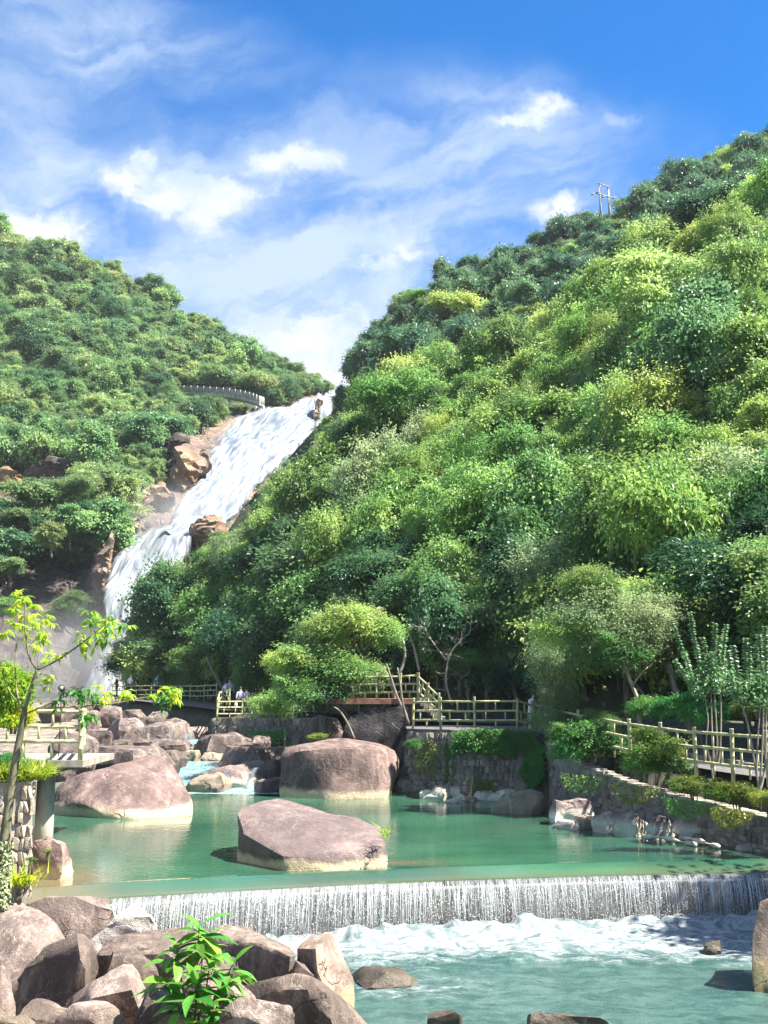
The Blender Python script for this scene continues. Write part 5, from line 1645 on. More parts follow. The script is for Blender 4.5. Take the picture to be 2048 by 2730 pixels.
shrub(1100, 1985, 42.5, 0.3, 0.28, 'shrub_dark', 'little bush clinging to the corner of the stone bastion', 7)
shrub(845, 1965, 46, 0.35, 0.22, 'shrub', 'small fern-like bush on the big streaked boulder', 8)
shrub(40, 1860, 24.5, 0.52, 0.62, 'lime', 'vivid yellow-green bush at the left edge behind the platform railing', 9, [(15, 1920, 0, 0.4, 'lime'), (70, 1915, 0, 0.28, 'lime'), (10, 1800, 0.2, 0.3, 'lime')])
shrub(170, 1625, 112, 1.9, 1.5, 'mid_round', 'grey-green bush hanging on the dark crag', 10, [(200, 1600, 0, 1.4, 'mid_round'), (140, 1640, 0, 1.2, 'mid_round')])
shrub(15, 1620, 112, 1.6, 1.3, 'mid_round', 'grey-green bush on the crag at the left edge', 11)

# trees leaning off the dark cliff on the left
LC = 'trees on the cliff left of the lower cascade'
for i, (px, py, d, rm, k, lab) in enumerate([
        (90, 1320, 126, 3.0, 'left_spread', 'flat-topped bright tree on the lip of the left cliff'), (170, 1300, 128, 2.8, 'left_spread', 'flat-topped tree second from the left on the cliff lip'), (60, 1390, 122, 2.6, 'left_round', 'tree hanging under the flat-topped one on the cliff'),
        (190, 1390, 123, 2.7, 'left_round', 'leafy tree hanging over the middle of the cliff'), (230, 1360, 128, 2.2, 'left_round', 'small tree at the right end of the cliff lip'), (20, 1440, 118, 2.4, 'left_round', 'round tree low on the left edge of the cliff'), (30, 1510, 116, 1.8, 'left_round', 'lowest small tree on the left edge of the cliff'),
        (140, 1430, 120, 1.9, 'left_tall', 'drooping shrub below the leafy cliff tree'), (250, 1290, 136, 2.6, 'left_tall', 'tree above the right end of the cliff')]):
    tree(px, py, d, rm, k, lab, (px, at(px, py, d).z - rm * 1.1), (1.1, 1, 0.8), 'bark', 0.12, 5, group=LC, seed=80 + i)

# ------------------------------------------------------------------ crape myrtles: bare stems, leafy wands
def wand(p0, d0, length, rng, L, out_pos, out_t, out_n, bend=0.15, step=0.035):
    p, d = np.array(p0, float), unit(np.array(d0, float))
    pts = [p.copy()]
    n = int(length / step)
    for k in range(n):
        d = unit(d + np.array([0, 0, bend * 0.05]) + rng.normal(0, 0.012, 3))
        p = p + d * step
        pts.append(p.copy())
        side = unit(np.cross(d, np.array([0.2, 1.0, 0.1])))
        for s in (-1, 1):
            out_pos.append(p)
            out_t.append(unit(side * s + d * 0.45 + rng.normal(0, 0.15, 3)))
            out_n.append(unit(d * 0.4 + np.array([0, -0.4, 0.8]) + rng.normal(0, 0.25, 3)))
    return pts


def crape(base_px, base_py, z, forks, wands, label, seed, group='crape myrtles by the low wall'):
    base = atz(base_px, base_py, z)
    d = base.y
    rng = np.random.default_rng(seed)
    t = empty('crape_myrtle', base, 0, label, 'tree', group)
    for pl in forks:
        P = [at(a, b, d + (c if True else 0)) - base for a, b, c in pl]
        mb = MB()
        q = spline(P, 6)
        mb.tube(q, [0.032 - 0.018 * k / len(q) for k in range(len(q))], 7)
        mb.build('stem', M['bark_pale'], t)
    pos, tt, nn = [], [], []
    mb = MB()
    for (x0, y0, x1, y1) in wands:
        a = at(x0, y0, d + rng.uniform(-.2, .2)) - base
        b = at(x1, y1, d + rng.uniform(-.6, .4)) - base
        pts = wand(a, b - a, (b - a).length, rng, 0.05, pos, tt, nn)
        mb.tube(pts[::4], 0.006, 4, False)
    mb.build('twigs', M['twig'], t)
    # leafy middle where the wands spring
    mids = np.array([(at((w_[0] * 0.75 + w_[2] * 0.25), (w_[1] * 0.75 + w_[3] * 0.25), d) - base)[:] for w_ in wands])
    N = 1300
    c = mids[rng.integers(0, len(mids), N)] + rng.normal(size=(N, 3)) * np.array([0.10, 0.16, 0.16])
    pos = np.concatenate([np.array(pos), c])
    tt = np.concatenate([np.array(tt), unit(rng.normal(size=(N, 3)))])
    nn = np.concatenate([np.array(nn), unit(rng.normal(size=(N, 3)) * 0.6 + np.array([0, -0.3, 0.8]))])
    tt = unit(tt - nn * (tt * nn).sum(1, keepdims=True))
    Ls = 0.105 * rng.uniform(0.6, 1.25, len(pos))
    Q = leaf_quads(pos, tt, nn, Ls, Ls * 0.55, rng)
    link('crown', leaf_mesh('crown', Q, rng.uniform(0, 0.9, len(pos)), M['leaf_myrtle']), None, t)
    return t


crape(1908, 2130, 1.05, [[(1908, 2130, 0), (1902, 2080, 0), (1896, 2040, 0), (1884, 1980, .05), (1888, 1920, .1), (1880, 1860, .1)], [(1902, 2060, 0), (1902, 1990, 0), (1898, 1930, 0), (1896, 1850, -.05)], [(1898, 2045, 0), (1912, 2000, -.1), (1910, 1930, -.1), (1905, 1850, -.1)], [(1898, 2045, 0), (1916, 2030, .1), (1922, 1950, .1), (1922, 1870, .1), (1920, 1800, .1)]],
      [(1880, 1870, 1790, 1650), (1885, 1850, 1835, 1632), (1895, 1840, 1905, 1660), (1905, 1850, 1950, 1668), (1915, 1830, 1940, 1690), (1880, 1860, 1785, 1770), (1875, 1850, 1800, 1790), (1890, 1850, 1850, 1720), (1910, 1850, 1875, 1700), (1900, 1800, 1920, 1700), (1920, 1830, 1860, 1745), (1925, 1840, 1935, 1760), (1888, 1840, 1870, 1760), (1912, 1840, 1895, 1740), (1860, 1850, 1820, 1740)],
      'crape myrtle with four pale stems standing before the right-hand railing', 1)
crape(2030, 2165, 1.0, [[(2030, 2165, 0), (2024, 2110, 0), (2018, 2050, 0), (2022, 1950, .1), (2030, 1860, .1)], [(2024, 2110, 0), (2030, 2040, 0), (2034, 1950, 0), (2036, 1860, 0)], [(2026, 2120, 0), (2040, 2040, .1), (2042, 1950, .1), (2046, 1850, .1)], [(2020, 2080, 0), (2000, 1960, .1), (1985, 1900, .1), (1965, 1860, .1)]],
      [(2030, 1880, 2030, 1690), (2036, 1870, 2046, 1670), (2040, 1860, 2070, 1680), (1975, 1870, 1960, 1720), (1965, 1870, 1935, 1740), (1990, 1880, 1985, 1700), (2000, 1880, 1990, 1720), (2025, 1870, 2012, 1720), (1960, 1860, 1945, 1790), (1985, 1880, 1960, 1760), (2030, 1880, 2000, 1760), (2046, 1870, 2040, 1760), (2000, 1880, 2010, 1780)],
      'crape myrtle with slender pale stems at the right edge', 2)

# bare dead branches in the shade behind the railing
dt = empty('dead_tree', at(1205, 1880, 50), 0, 'bare bleached branches of a dead tree in the shade above the platform', 'tree')
mb = MB()
rnd = random.Random(8)
base = dt.location.copy()


def twig(p, d, l, r, depth):
    e = p + d * l
    mid = p.lerp(e, 0.5) + Vector((rnd.uniform(-.1, .1), rnd.uniform(-.1, .1), rnd.uniform(-.1, .1))) * l
    mb.tube([p, mid, e], [r, r * 0.8, r * 0.55], 5, False)
    if depth:
        for _ in range(3):
            twig(mid.lerp(e, rnd.uniform(0.1, 1)), (d + Vector((rnd.uniform(-.9, .9), rnd.uniform(-.5, .5), rnd.uniform(-.5, .8)))).normalized(), l * rnd.uniform(0.45, 0.75), r * 0.5, depth - 1)


def bough(pp, r, sub=2):
    P = spline([at(a, b, 49.5) - base for a, b in pp], 5)
    mb.tube(P, [r * (1 - 0.6 * k / len(P)) for k in range(len(P))], 6)
    for k in range(3, len(P), 2):
        twig(P[k], Vector((rnd.uniform(-1, 1), rnd.uniform(-.5, .5), rnd.uniform(0, 1))).normalized(), rnd.uniform(0.25, 0.6), r * 0.3, sub)


bough([(1205, 1880), (1190, 1820), (1195, 1760), (1215, 1720), (1235, 1710)], 0.05, 1)
bough([(1190, 1760), (1160, 1720), (1140, 1690), (1130, 1660)], 0.035, 2)
bough([(1195, 1750), (1230, 1705), (1250, 1690), (1258, 1650)], 0.03, 1)
bough([(1210, 1745), (1240, 1760), (1250, 1790), (1230, 1810)], 0.022, 1)
mb.build('branches', M['dead_wood'], dt)
# leaning bare trunks around the steps
for i, (pp, d, r, m, lab) in enumerate([
        ([(1064, 1800), (1080, 1750), (1072, 1700), (1060, 1680)], 50, 0.07, 'dead_wood', 'broken pale trunk standing above the steps'),
        ([(1118, 1790), (1105, 1730), (1090, 1690)], 50.5, 0.06, 'dead_wood', 'second broken trunk leaning above the steps'),
        ([(1085, 1910), (1060, 1860), (1040, 1800), (1030, 1770)], 45.5, 0.06, 'bark', 'grey trunk slanting across the steps railing'),
        ([(1090, 1930), (1075, 1880), (1068, 1830), (1060, 1780)], 45.2, 0.05, 'bark', 'thinner grey trunk slanting beside the steps railing'),
        ([(945, 1970), (925, 1925), (905, 1895), (890, 1885)], 46.5, 0.05, 'bark', 'forked bare stem leaning over the big streaked boulder'),
        ([(610, 1870), (590, 1830), (568, 1790), (550, 1750)], 74, 0.12, 'bark', 'slanting grey trunk beside the far railing'),
        ([(1855, 1990), (1815, 1880), (1795, 1820), (1785, 1770)], 37, 0.12, 'bark', 'crooked trunk leaning in the dark hollow'),
        ([(1740, 1890), (1700, 1830), (1660, 1800)], 38, 0.05, 'bark', 'thin trunk slanting left in the dark hollow')]):
    P = [at(a, b, d) for a, b in pp]
    o = MB()
    q = spline([p - P[0] for p in P], 5)
    o.tube(q, [r * (1.1 - 0.5 * k / len(q)) for k in range(len(q))], 7)
    ob = o.build('bare_trunk', M[m])
    ob.location = P[0]
    tag(ob, lab, 'trunk', 'bare trunks in the shade')


# ------------------------------------------------------------------ broad single leaves
def blade_mesh(name, m, L=1.0, W=0.28, droop=0.5, seg=5, tint=0.5):
    """One lance-shaped leaf of length L along +X, folded on its midrib and bending down."""
    V, F = [], []
    for k in range(seg + 1):
        s = k / seg
        wd = W * 0.5 * (math.sin(math.pi * min(1, s * 0.93 + 0.04)) ** 0.8) * (1.0 if s < 0.55 else (1 - ((s - 0.55) / 0.47) ** 2 * 0.75))
        x, z = L * (s - 0.12 * droop * s * s), -droop * L * 0.5 * s * s
        V += [(x, -wd, z + wd * 0.25), (x, 0, z), (x, wd, z + wd * 0.25)]
    for k in range(seg):
        a = k * 3
        F += [(a, a + 3, a + 4, a + 1), (a + 1, a + 4, a + 5, a + 2)]
    me = np_mesh(name, V, F, True)
    vattr(me, 'tint', np.full(len(V), tint))
    me.materials.append(m)
    return me


def put_leaf(me, p, d, parent, size, roll=0.0, base=None):
    o = link('leaf', me, None, parent)
    x = Vector(d).normalized()
    y = Vector((0, 0, 1)).cross(x)
    y = y.normalized() if y.length > 1e-3 else Vector((0, 1, 0))
    z = x.cross(y)
    Mx = Matrix((x, y, z)).transposed().to_4x4()
    o.matrix_local = Matrix.Translation(p) @ Mx @ Matrix.Rotation(roll, 4, 'X') @ Matrix.Scale(size, 4)
    return o


# the leafy plant among the bank rocks
pl = empty('broad_leaved_plant', at(520, 2752, 14.7), 0, 'lush green plant with long drooping leaves among the bank rocks', 'plant')
pb = pl.location.copy()
LM = [blade_mesh('leaf', M['leaf_fresh'], 1, 0.33, dr, 6, tn) for dr, tn in ((0.55, 0.25), (0.9, 0.5), (0.35, 0.75), (0.75, 0.95))]
rnd = random.Random(12)
tops = [(530, 2470, 14.6, 0.33), (470, 2520, 14.5, 0.33), (450, 2590, 14.4, 0.30), (560, 2560, 14.4, 0.30), (620, 2570, 14.5, 0.26), (600, 2640, 14.4, 0.26), (520, 2620, 14.2, 0.34), (560, 2680, 14.2, 0.25), (480, 2670, 14.3, 0.28), (545, 2500, 14.9, 0.3)]
mbs = MB()
for (px, py, d, sz) in tops:
    T = at(px, py, d) - pb
    mbs.tube(spline([Vector((rnd.uniform(-.06, .06), rnd.uniform(-.05, .05), 0)), T * 0.5 + Vector((T.x * 0.15, 0, 0.02)), T], 5), [0.014 - 0.0006 * k for k in range(11)], 6)
    nl = 14
    for k in range(nl):
        a = k * 2.4 + rnd.uniform(-.3, .3)
        el = rnd.uniform(-0.5, 0.55) if k > 2 else rnd.uniform(0.5, 1.0)
        put_leaf(LM[rnd.randrange(4)], T - Vector((0, 0, 0.018 * k)), (math.cos(a) * math.cos(el), math.sin(a) * math.cos(el), math.sin(el)), pl, sz * rnd.uniform(0.95, 1.6), rnd.uniform(-.5, .5))
mbs.build('stem', M['twig'], pl)

# the sapling with drooping leaflets on the left
sp = empty('umbrella_sapling', at(2, 2440, 19.0), 0, 'slim sapling with drooping yellow-green leaf umbrellas and a long side branch', 'tree')
sb = sp.location.copy()


def sbranch(pp, r0, r1, nm='branch', d=19.0, m='twig'):
    P = spline([at(p[0], p[1], d + (p[2] if len(p) > 2 else 0)) - sb for p in pp], 6)
    mb = MB()
    mb.tube(P, [r0 + (r1 - r0) * k / (len(P) - 1) for k in range(len(P))], 8)
    return mb.build(nm, M[m], sp)


sbranch([(2, 2440), (8, 2330), (14, 2230), (26, 2130), (45, 2010), (62, 1920), (66, 1890)], 0.105, 0.045, 'trunk', m='bark_green')
sbranch([(66, 1895), (84, 1830), (99, 1786)], 0.035, 0.026, m='bark_green')
sbranch([(99, 1786), (78, 1750), (70, 1700), (66, 1650), (68, 1600)], 0.02, 0.009, m='bark_green')
sbranch([(99, 1786), (150, 1762), (200, 1728), (250, 1690), (290, 1655)], 0.019, 0.008, m='bark_green')
sbranch([(64, 1905), (110, 1886), (150, 1868), (190, 1850)], 0.016, 0.007)
sbranch([(100, 1888), (200, 1884), (300, 1876), (350, 1866), (395, 1858), (420, 1850)], 0.014, 0.008)
sbranch([(64, 1900), (46, 1850), (41, 1790), (42, 1740), (50, 1700)], 0.017, 0.007)
sbranch([(66, 1890), (30, 1850), (8, 1800), (0, 1760)], 0.014, 0.006)
sbranch([(101, 1780), (103, 1740), (108, 1700)], 0.01, 0.005)
sbranch([(290, 1876), (275, 1850), (285, 1842)], 0.006, 0.003)
sbranch([(250, 1880), (240, 1895), (235, 1910)], 0.006, 0.003)
SLM = [blade_mesh('leaf', M['leaf_lime'], 1, 0.30, dr, 4, tn) for dr, tn in ((0.7, 0.15), (1.0, 0.4), (0.5, 0.65), (0.85, 0.9))]
SGM = [blade_mesh('leaf', M['leaf_fresh'], 1, 0.32, dr, 4, tn) for dr, tn in ((0.7, 0.35), (1.0, 0.8))]
rnd = random.Random(31)
tips = [(68, 1590, 1), (50, 1610, 1), (92, 1612, 1), (62, 1640, 1), (40, 1660, 1), (95, 1660, 1), (120, 1650, 1), (15, 1690, 1), (75, 1700, 1), (110, 1700, 1), (255, 1630, 0), (235, 1650, 0), (290, 1652, 0), (325, 1665, 0), (270, 1690, 0), (240, 1700, 1), (215, 1720, 1), (300, 1690, 0), (150, 1750, 1),
        (190, 1840, 2), (215, 1850, 2), (240, 1838, 2), (170, 1868, 2), (235, 1905, 2), (430, 1842, 0), (460, 1838, 0), (475, 1850, 1), (440, 1862, 2), (350, 1850, 1), (288, 1845, 1), (120, 1810, 1), (10, 1780, 1)]
extra_tips = [(a + rnd.uniform(-26, 26), b + rnd.uniform(-18, 26), g) for (a, b, g) in tips for _ in range(3)]
EQ, ET = {1: [], 2: []}, {1: [], 2: []}
for n, (px, py, g) in enumerate(tips + extra_tips):
    T = at(px, py, 19.0 + rnd.uniform(-.4, .4)) - sb
    nl = rnd.choice((7, 8, 9))
    a0 = rnd.uniform(0, 6.28)
    for k in range(nl):
        a = a0 + k * 6.283 / nl + rnd.uniform(-.3, .3)
        el = rnd.uniform(-0.8, 0.2)
        dv = (math.cos(a) * math.cos(el), math.sin(a) * math.cos(el), math.sin(el))
        green = g == 2 or (g == 0 and rnd.random() < 0.45)
        sz = rnd.uniform(0.11, 0.21)
        if n < len(tips):
            put_leaf(SGM[rnd.randrange(2)] if green else SLM[rnd.randrange(4)], T, dv, sp, sz, rnd.uniform(-.5, .5))
        else:
            EQ[2 if green else 1].append((T[:], dv, sz))
rng = np.random.default_rng(6)
for g, mt in ((1, 'leaf_lime'), (2, 'leaf_fresh')):
    P0 = np.array([e[0] for e in EQ[g]])
    D0 = np.array([e[1] for e in EQ[g]])
    S0 = np.array([e[2] for e in EQ[g]])
    n0 = unit(np.array([0, 0, 1.0]) - D0 * D0[:, 2:3] + rng.normal(size=D0.shape) * 0.25)
    t0 = unit(D0 - n0 * (D0 * n0).sum(1, keepdims=True))
    o = link('leaf_spray', leaf_mesh('leaf_spray', leaf_quads(P0, t0, n0, S0, S0 * 0.34, rng, 0.3), rng.random(len(P0)), M[mt]), None, sp)
    o['kind'] = 'stuff'
# creeper on its foot
rng = np.random.default_rng(3)
N = 420
k = rng.random(N)
yy = 2240 + k * 180
cx = np.interp(yy, [2230, 2330, 2440], [14, 8, 2])
ang = rng.uniform(-0.4, 3.5, N)
pos = np.array([(at(cx[i], yy[i], 19.0) - sb)[:] for i in range(N)]) + np.stack([np.cos(ang) * 0.14, -np.sin(ang) * 0.14, np.zeros(N)], 1)
nn = unit(np.stack([np.cos(ang), -np.sin(ang), np.full(N, 0.5)], 1) + rng.normal(size=(N, 3)) * 0.3)
tt = unit(rng.normal(size=(N, 3)))
tt = unit(tt - nn * (tt * nn).sum(1, keepdims=True))
cr = link('creeper', leaf_mesh('creeper', leaf_quads(pos, tt, nn, rng.uniform(0.03, 0.06, N), 0.04, rng), rng.random(N), M['leaf_pale']), None, sp)


# ivy, grass and creepers on the masonry
def leaf_patch(name, pts, nrm, N, size, m, label, seed, thick=0.12, cat='ivy', group=None, ratio=0.7):
    """Leaves over a polygon of 3D points (fan triangulated), standing off its face."""
    rng = np.random.default_rng(seed)
    P = np.array([p[:] for p in pts])
    tris = [(P[0], P[i], P[i + 1]) for i in range(1, len(P) - 1)]
    ar = np.array([np.linalg.norm(np.cross(b - a, c - a)) for a, b, c in tris])
    ti = rng.choice(len(tris), N, p=ar / ar.sum())
    u, v = rng.random((2, N))
    fl = u + v > 1
    u[fl], v[fl] = 1 - u[fl], 1 - v[fl]
    T = np.array(tris)[ti]
    pos = T[:, 0] + (T[:, 1] - T[:, 0]) * u[:, None] + (T[:, 2] - T[:, 0]) * v[:, None]
    nv = np.array(nrm, float)
    lump = (fbm(pos * 2.2, 3, seed) * 0.5 + 0.5)
    pos = pos + nv * (rng.uniform(0, 1, N) * thick * (0.4 + 1.3 * lump))[:, None]
    nn = unit(nv * 0.8 + np.array([0, 0, 0.5]) + rng.normal(size=(N, 3)) * 0.45)
    tt = unit(rng.normal(size=(N, 3)) * 0.6 + np.array([0, 0, -0.8]))
    tt = unit(tt - nn * (tt * nn).sum(1, keepdims=True))
    c0 = Vector(P.mean(0))
    Ls = size * rng.uniform(0.6, 1.3, N)
    o = link(name, leaf_mesh(name, leaf_quads(pos - np.array(c0[:]), tt, nn, Ls, Ls * ratio, rng), lump * 0.6 + rng.random(N) * 0.4, m))
    o.location = c0
    return tag(o, label, cat, group)


def grass_tuft(base_pts, N, h, m, label, seed, droop=0.6, name='grass_tuft'):
    rng = np.random.default_rng(seed)
    B0 = np.array([p[:] for p in base_pts])
    k = rng.random(N) * (len(B0) - 1)
    i = np.minimum(k.astype(int), len(B0) - 2)
    pos = B0[i] + (B0[i + 1] - B0[i]) * (k - i)[:, None] + rng.normal(size=(N, 3)) * np.array([0.05, 0.08, 0.02])
    a = rng.uniform(0, 6.28, N)
    t = unit(np.stack([np.cos(a) * 0.6, np.sin(a) * 0.6, rng.uniform(0.5, 1.3, N)], 1))
    nn = unit(np.cross(t, rng.normal(size=(N, 3))))
    c0 = Vector(B0.mean(0))
    hh = h * rng.uniform(0.5, 1.2, N)
    o = link(name, leaf_mesh(name, leaf_quads(pos - np.array(c0[:]), t, nn, hh, hh * 0.06 + 0.006, rng, droop), rng.random(N), m))
    o.location = c0
    return tag(o, label, 'grass')
# ------------------------------------------------------------------ masonry
def stone_variant(seed):
    rnd = random.Random(seed)
    bm = bmesh.new()
    for _ in range(14):
        bm.verts.new((rnd.uniform(-.5, .5), rnd.uniform(-.5, .5), rnd.uniform(-.5, .5)))
    for sx in (-1, 1):
        for sz in (-1, 1):
            bm.verts.new((sx * rnd.uniform(.38, .5), rnd.uniform(-.3, .1), sz * rnd.uniform(.36, .5)))
            bm.verts.new((sx * rnd.uniform(.4, .5), 0.5, sz * rnd.uniform(.4, .5)))
    r = bmesh.ops.convex_hull(bm, input=bm.verts)
    bmesh.ops.delete(bm, geom=list({g for g in list(r['geom_interior']) + list(r['geom_unused']) if isinstance(g, bmesh.types.BMVert)}), context='VERTS')
    me = bpy.data.meshes.new('stone')
    bm.to_mesh(me)
    bm.free()
    return me


STONES = [stone_variant(i) for i in range(7)]
for me in STONES:
    me.materials.append(M['stone'])
STONES_P = [me.copy() for me in STONES]
for me in STONES_P:
    me.materials[0] = M['stone_pale']


def stone_wall(parent, A, Bp, z0, ztops, thick, sw, sh_, seed, stones=STONES, proud=0.07, limit=300, back=M['mortar'], part='wall_core'):
    """A rubble wall from A to Bp (plan points), its face towards the left of A->Bp... stones are children of parent (world-placed Empty)."""
    rnd = random.Random(seed)
    A, Bp = Vector((*A, 0)), Vector((*Bp, 0))
    L = (Bp - A).length
    ux = (Bp - A).normalized()
    nrm = Vector((ux.y, -ux.x, 0))                     # outward face
    off = parent.location
    zt = lambda s: ztops[0] + (ztops[1] - ztops[0]) * s
    n = 24
    V, F = [], []
    for k in range(n + 1):
        s = k / n
        p = A + ux * L * s
        for q in (p, p - nrm * thick):
            V.append(Vector((q.x, q.y, z0)) - off)
            V.append(Vector((q.x, q.y, zt(s))) - off)
    for k in range(n):
        a = k * 4
        F += [(a, a + 4, a + 5, a + 1), (a + 2, a + 3, a + 7, a + 6), (a + 1, a + 5, a + 7, a + 3)]
    F += [(0, 1, 3, 2), (n * 4, n * 4 + 2, n * 4 + 3, n * 4 + 1)]
    link(part, np_mesh(part, [v[:] for v in V], F, False), back, parent)
    cells = []
    z = z0
    while z < max(ztops) + 0.01:
        h = sh_ * rnd.uniform(0.75, 1.3)
        x = -rnd.random() * sw
        while x < L:
            wd = sw * rnd.uniform(0.6, 1.45)
            cx, cz = x + wd / 2, z + h / 2 + rnd.uniform(-.15, .15) * sh_
            if 0 < cx < L and cz + h * 0.4 < zt(cx / L) + 0.04:
                cells.append((cx, cz, wd, h))
            x += wd
        z += h
    rnd.shuffle(cells)
    yaw = math.atan2(ux.y, ux.x)
    for (cx, cz, wd, h) in cells[:limit]:
        o = link('stone', rnd.choice(stones), None, parent)
        p = A + ux * cx + nrm * rnd.uniform(0.0, 0.035)
        o.location = Vector((p.x, p.y, cz)) - off
        o.scale = (wd * 1.03, proud * 2 * rnd.uniform(0.8, 1.3), h * 1.04)
        o.rotation_euler = (rnd.uniform(-.06, .06), rnd.uniform(-.18, .18), yaw + rnd.uniform(-.08, .08))
    return cells


# the stone platform
plat = empty('stone_platform', (3.5, 43.5, 0), 0, 'rubble-stone platform with ivy above the head of the pool', 'platform')
stone_wall(plat, (0.95, 43.4), (2.5, 42.7), -0.3, (2.36, 2.36), 0.6, 0.26, 0.22, 1, limit=120)
stone_wall(plat, (2.5, 41.75), (6.05, 41.25), -0.3, (2.3, 2.3), 0.5, 0.24, 0.22, 2, limit=240)
stone_wall(plat, (2.5, 42.7), (2.5, 41.75), -0.3, (2.34, 2.34), 0.4, 0.26, 0.22, 3, limit=40)
mb = MB()
dk = [(0.9, 43.5), (2.5, 42.75), (2.56, 41.8), (6.2, 41.3), (7.6, 42.5), (7.0, 47.5), (0.9, 47.5)]
n = len(dk)
mb.add([(x - 3.5, y - 43.5, 2.37) for x, y in dk] + [(x - 3.5, y - 43.5, 2.47) for x, y in dk], [tuple(range(n - 1, -1, -1)), tuple(range(n, 2 * n))] + [(i, (i + 1) % n, n + (i + 1) % n, n + i) for i in range(n)])
mb.build('deck', M['asphalt'], plat, False)

# the low wall along the right shore
lw = empty('low_stone_wall', (7.5, 32, 0), 0, 'low curving rubble wall with a pale coping along the right shore', 'wall')
LWP = [(5.95, 41.2, 2.05), (5.95, 38.5, 1.98), (6.3, 36.2, 1.62), (7.4, 33.0, 1.18), (8.9, 29.4, 0.92), (9.9, 27.0, 0.76), (10.9, 24.9, 0.72)]
for i in range(len(LWP) - 1):
    a, b = LWP[i], LWP[i + 1]
    stone_wall(lw, (a[0], a[1]), (b[0], b[1]), -0.4, (a[2], b[2]), 0.4, 0.21, 0.15, 10 + i, proud=0.045, limit=86 if i in (2, 3, 4) else 36, part='wall_core')
mb = MB()
cp = spline([Vector((p[0] + 0.15, p[1], p[2] + 0.03)) - lw.location for p in LWP], 8)
for k in range(len(cp) - 1):
    a, b = cp[k], cp[k + 1]
    m_ = (a + b) / 2
    mb.box(m_, ((b - a).length * 1.02, 0.40, 0.07 + 0.015 * math.sin(k * 2.1)), math.atan2(b.y - a.y, b.x - a.x))
mb.build('coping', M['concrete'], lw, False)
# a white sign tablet fixed on it
sg = MB()
pS = at(1642, 2116, 32.4)
sg.box((0, 0, 0), (0.24, 0.03, 0.05), -0.9)
o = sg.build('white_tablet', plain('white_enamel', (0.75, 0.75, 0.72), (0.82, 0.82, 0.8), 4), None, False)
o.location = pS
tag(o, 'small blank white tablet fixed on the low wall', 'tablet')

# the far retaining wall under the far railing
fw = empty('retaining_wall', (-6.5, 63.5, 0), 0, 'mossy far retaining wall under the railing by the two visitors', 'wall')
stone_wall(fw, (-9.8, 64.0), (-2.6, 62.8), 0.2, (2.36, 2.4), 0.6, 0.5, 0.42, 21, limit=90)
# the dark rock face under the upper landing
rock('rock_face', outline([(905, 1985), (930, 1905), (985, 1884), (1070, 1874), (1092, 1890), (1088, 1960), (1060, 1990), (960, 2000)], 46.6, 3.0, 0.95), M['rock_black'], 'dark rock face under the upper landing', 401, None, 0.03, 0.05, 14, 1, 'rock face')
rock('rock_face', outline([(790, 1990), (810, 1930), (850, 1905), (905, 1920), (930, 1990)], 50.0, 3.0, 0.95), M['rock_shore'], 'rounded grey rock face left of the dark one', 402, None, 0.06, 0.05, 12, 1, 'rock face')

# the left bank wall
lbw = empty('stone_wall', (-7.6, 21.6, 0), 0, 'sunlit wall of tall narrow pale stones at the left edge of the pool', 'wall')
stone_wall(lbw, (-9.4, 20.35), (-6.72, 21.55), -1.5, (2.2, 2.26), 0.5, 0.115, 0.24, 31, STONES_P, 0.06, 300, back=M['concrete'])
stone_wall(lbw, (-6.72, 21.55), (-9.9, 31.0), -0.5, (2.26, 2.2), 0.5, 0.3, 0.3, 32, STONES_P, 0.06, 60, back=M['concrete'])

# left platform: slab on a round pillar
lp = empty('concrete_platform', at(117, 2222, 30.0), 0, 'concrete viewing platform on a round pillar over the left side of the pool', 'platform')
o0 = lp.location
mb = MB()
mb.tube([Vector((0, 0, -1.2)), Vector((0, 0, 0.3)), Vector((0, 0, 1.0)), Vector((0, 0, 1.99 - o0.z))], [0.245, 0.24, 0.235, 0.235], 24)
mb.build('pillar', M['concrete'], lp)
a, b = at(222, 2020, 29.5), at(-330, 2020, 29.5)
mb = MB()
mb.box(((a.x + b.x) / 2 - o0.x, 31.2 - o0.y, 2.06 - o0.z), (a.x - b.x, 3.4, 0.17))
mb.build('slab', M['concrete'], lp, False)
mb = MB()
mb.box((-0.05, 0.1, 1.90 - o0.z), (0.9, 3.0, 0.16))
mb.build('beam', M['concrete'], lp, False)


# ------------------------------------------------------------------ bamboo-look railings
def node_tube(mb, a, b, r, sides=8):
    """A pole with slightly swollen joints, like cast bamboo."""
    a, b = Vector(a), Vector(b)
    L = (b - a).length
    n = max(2, int(L / 0.32))
    pts, rad = [], []
    for k in range(n):
        for s, f in ((0.0, 1.0), (0.92, 1.0), (0.96, 1.14)):
            pts.append(a.lerp(b, (k + s) / n))
            rad.append(r * f)
    pts.append(b)
    rad.append(r)
    mb.tube(pts, rad, sides)


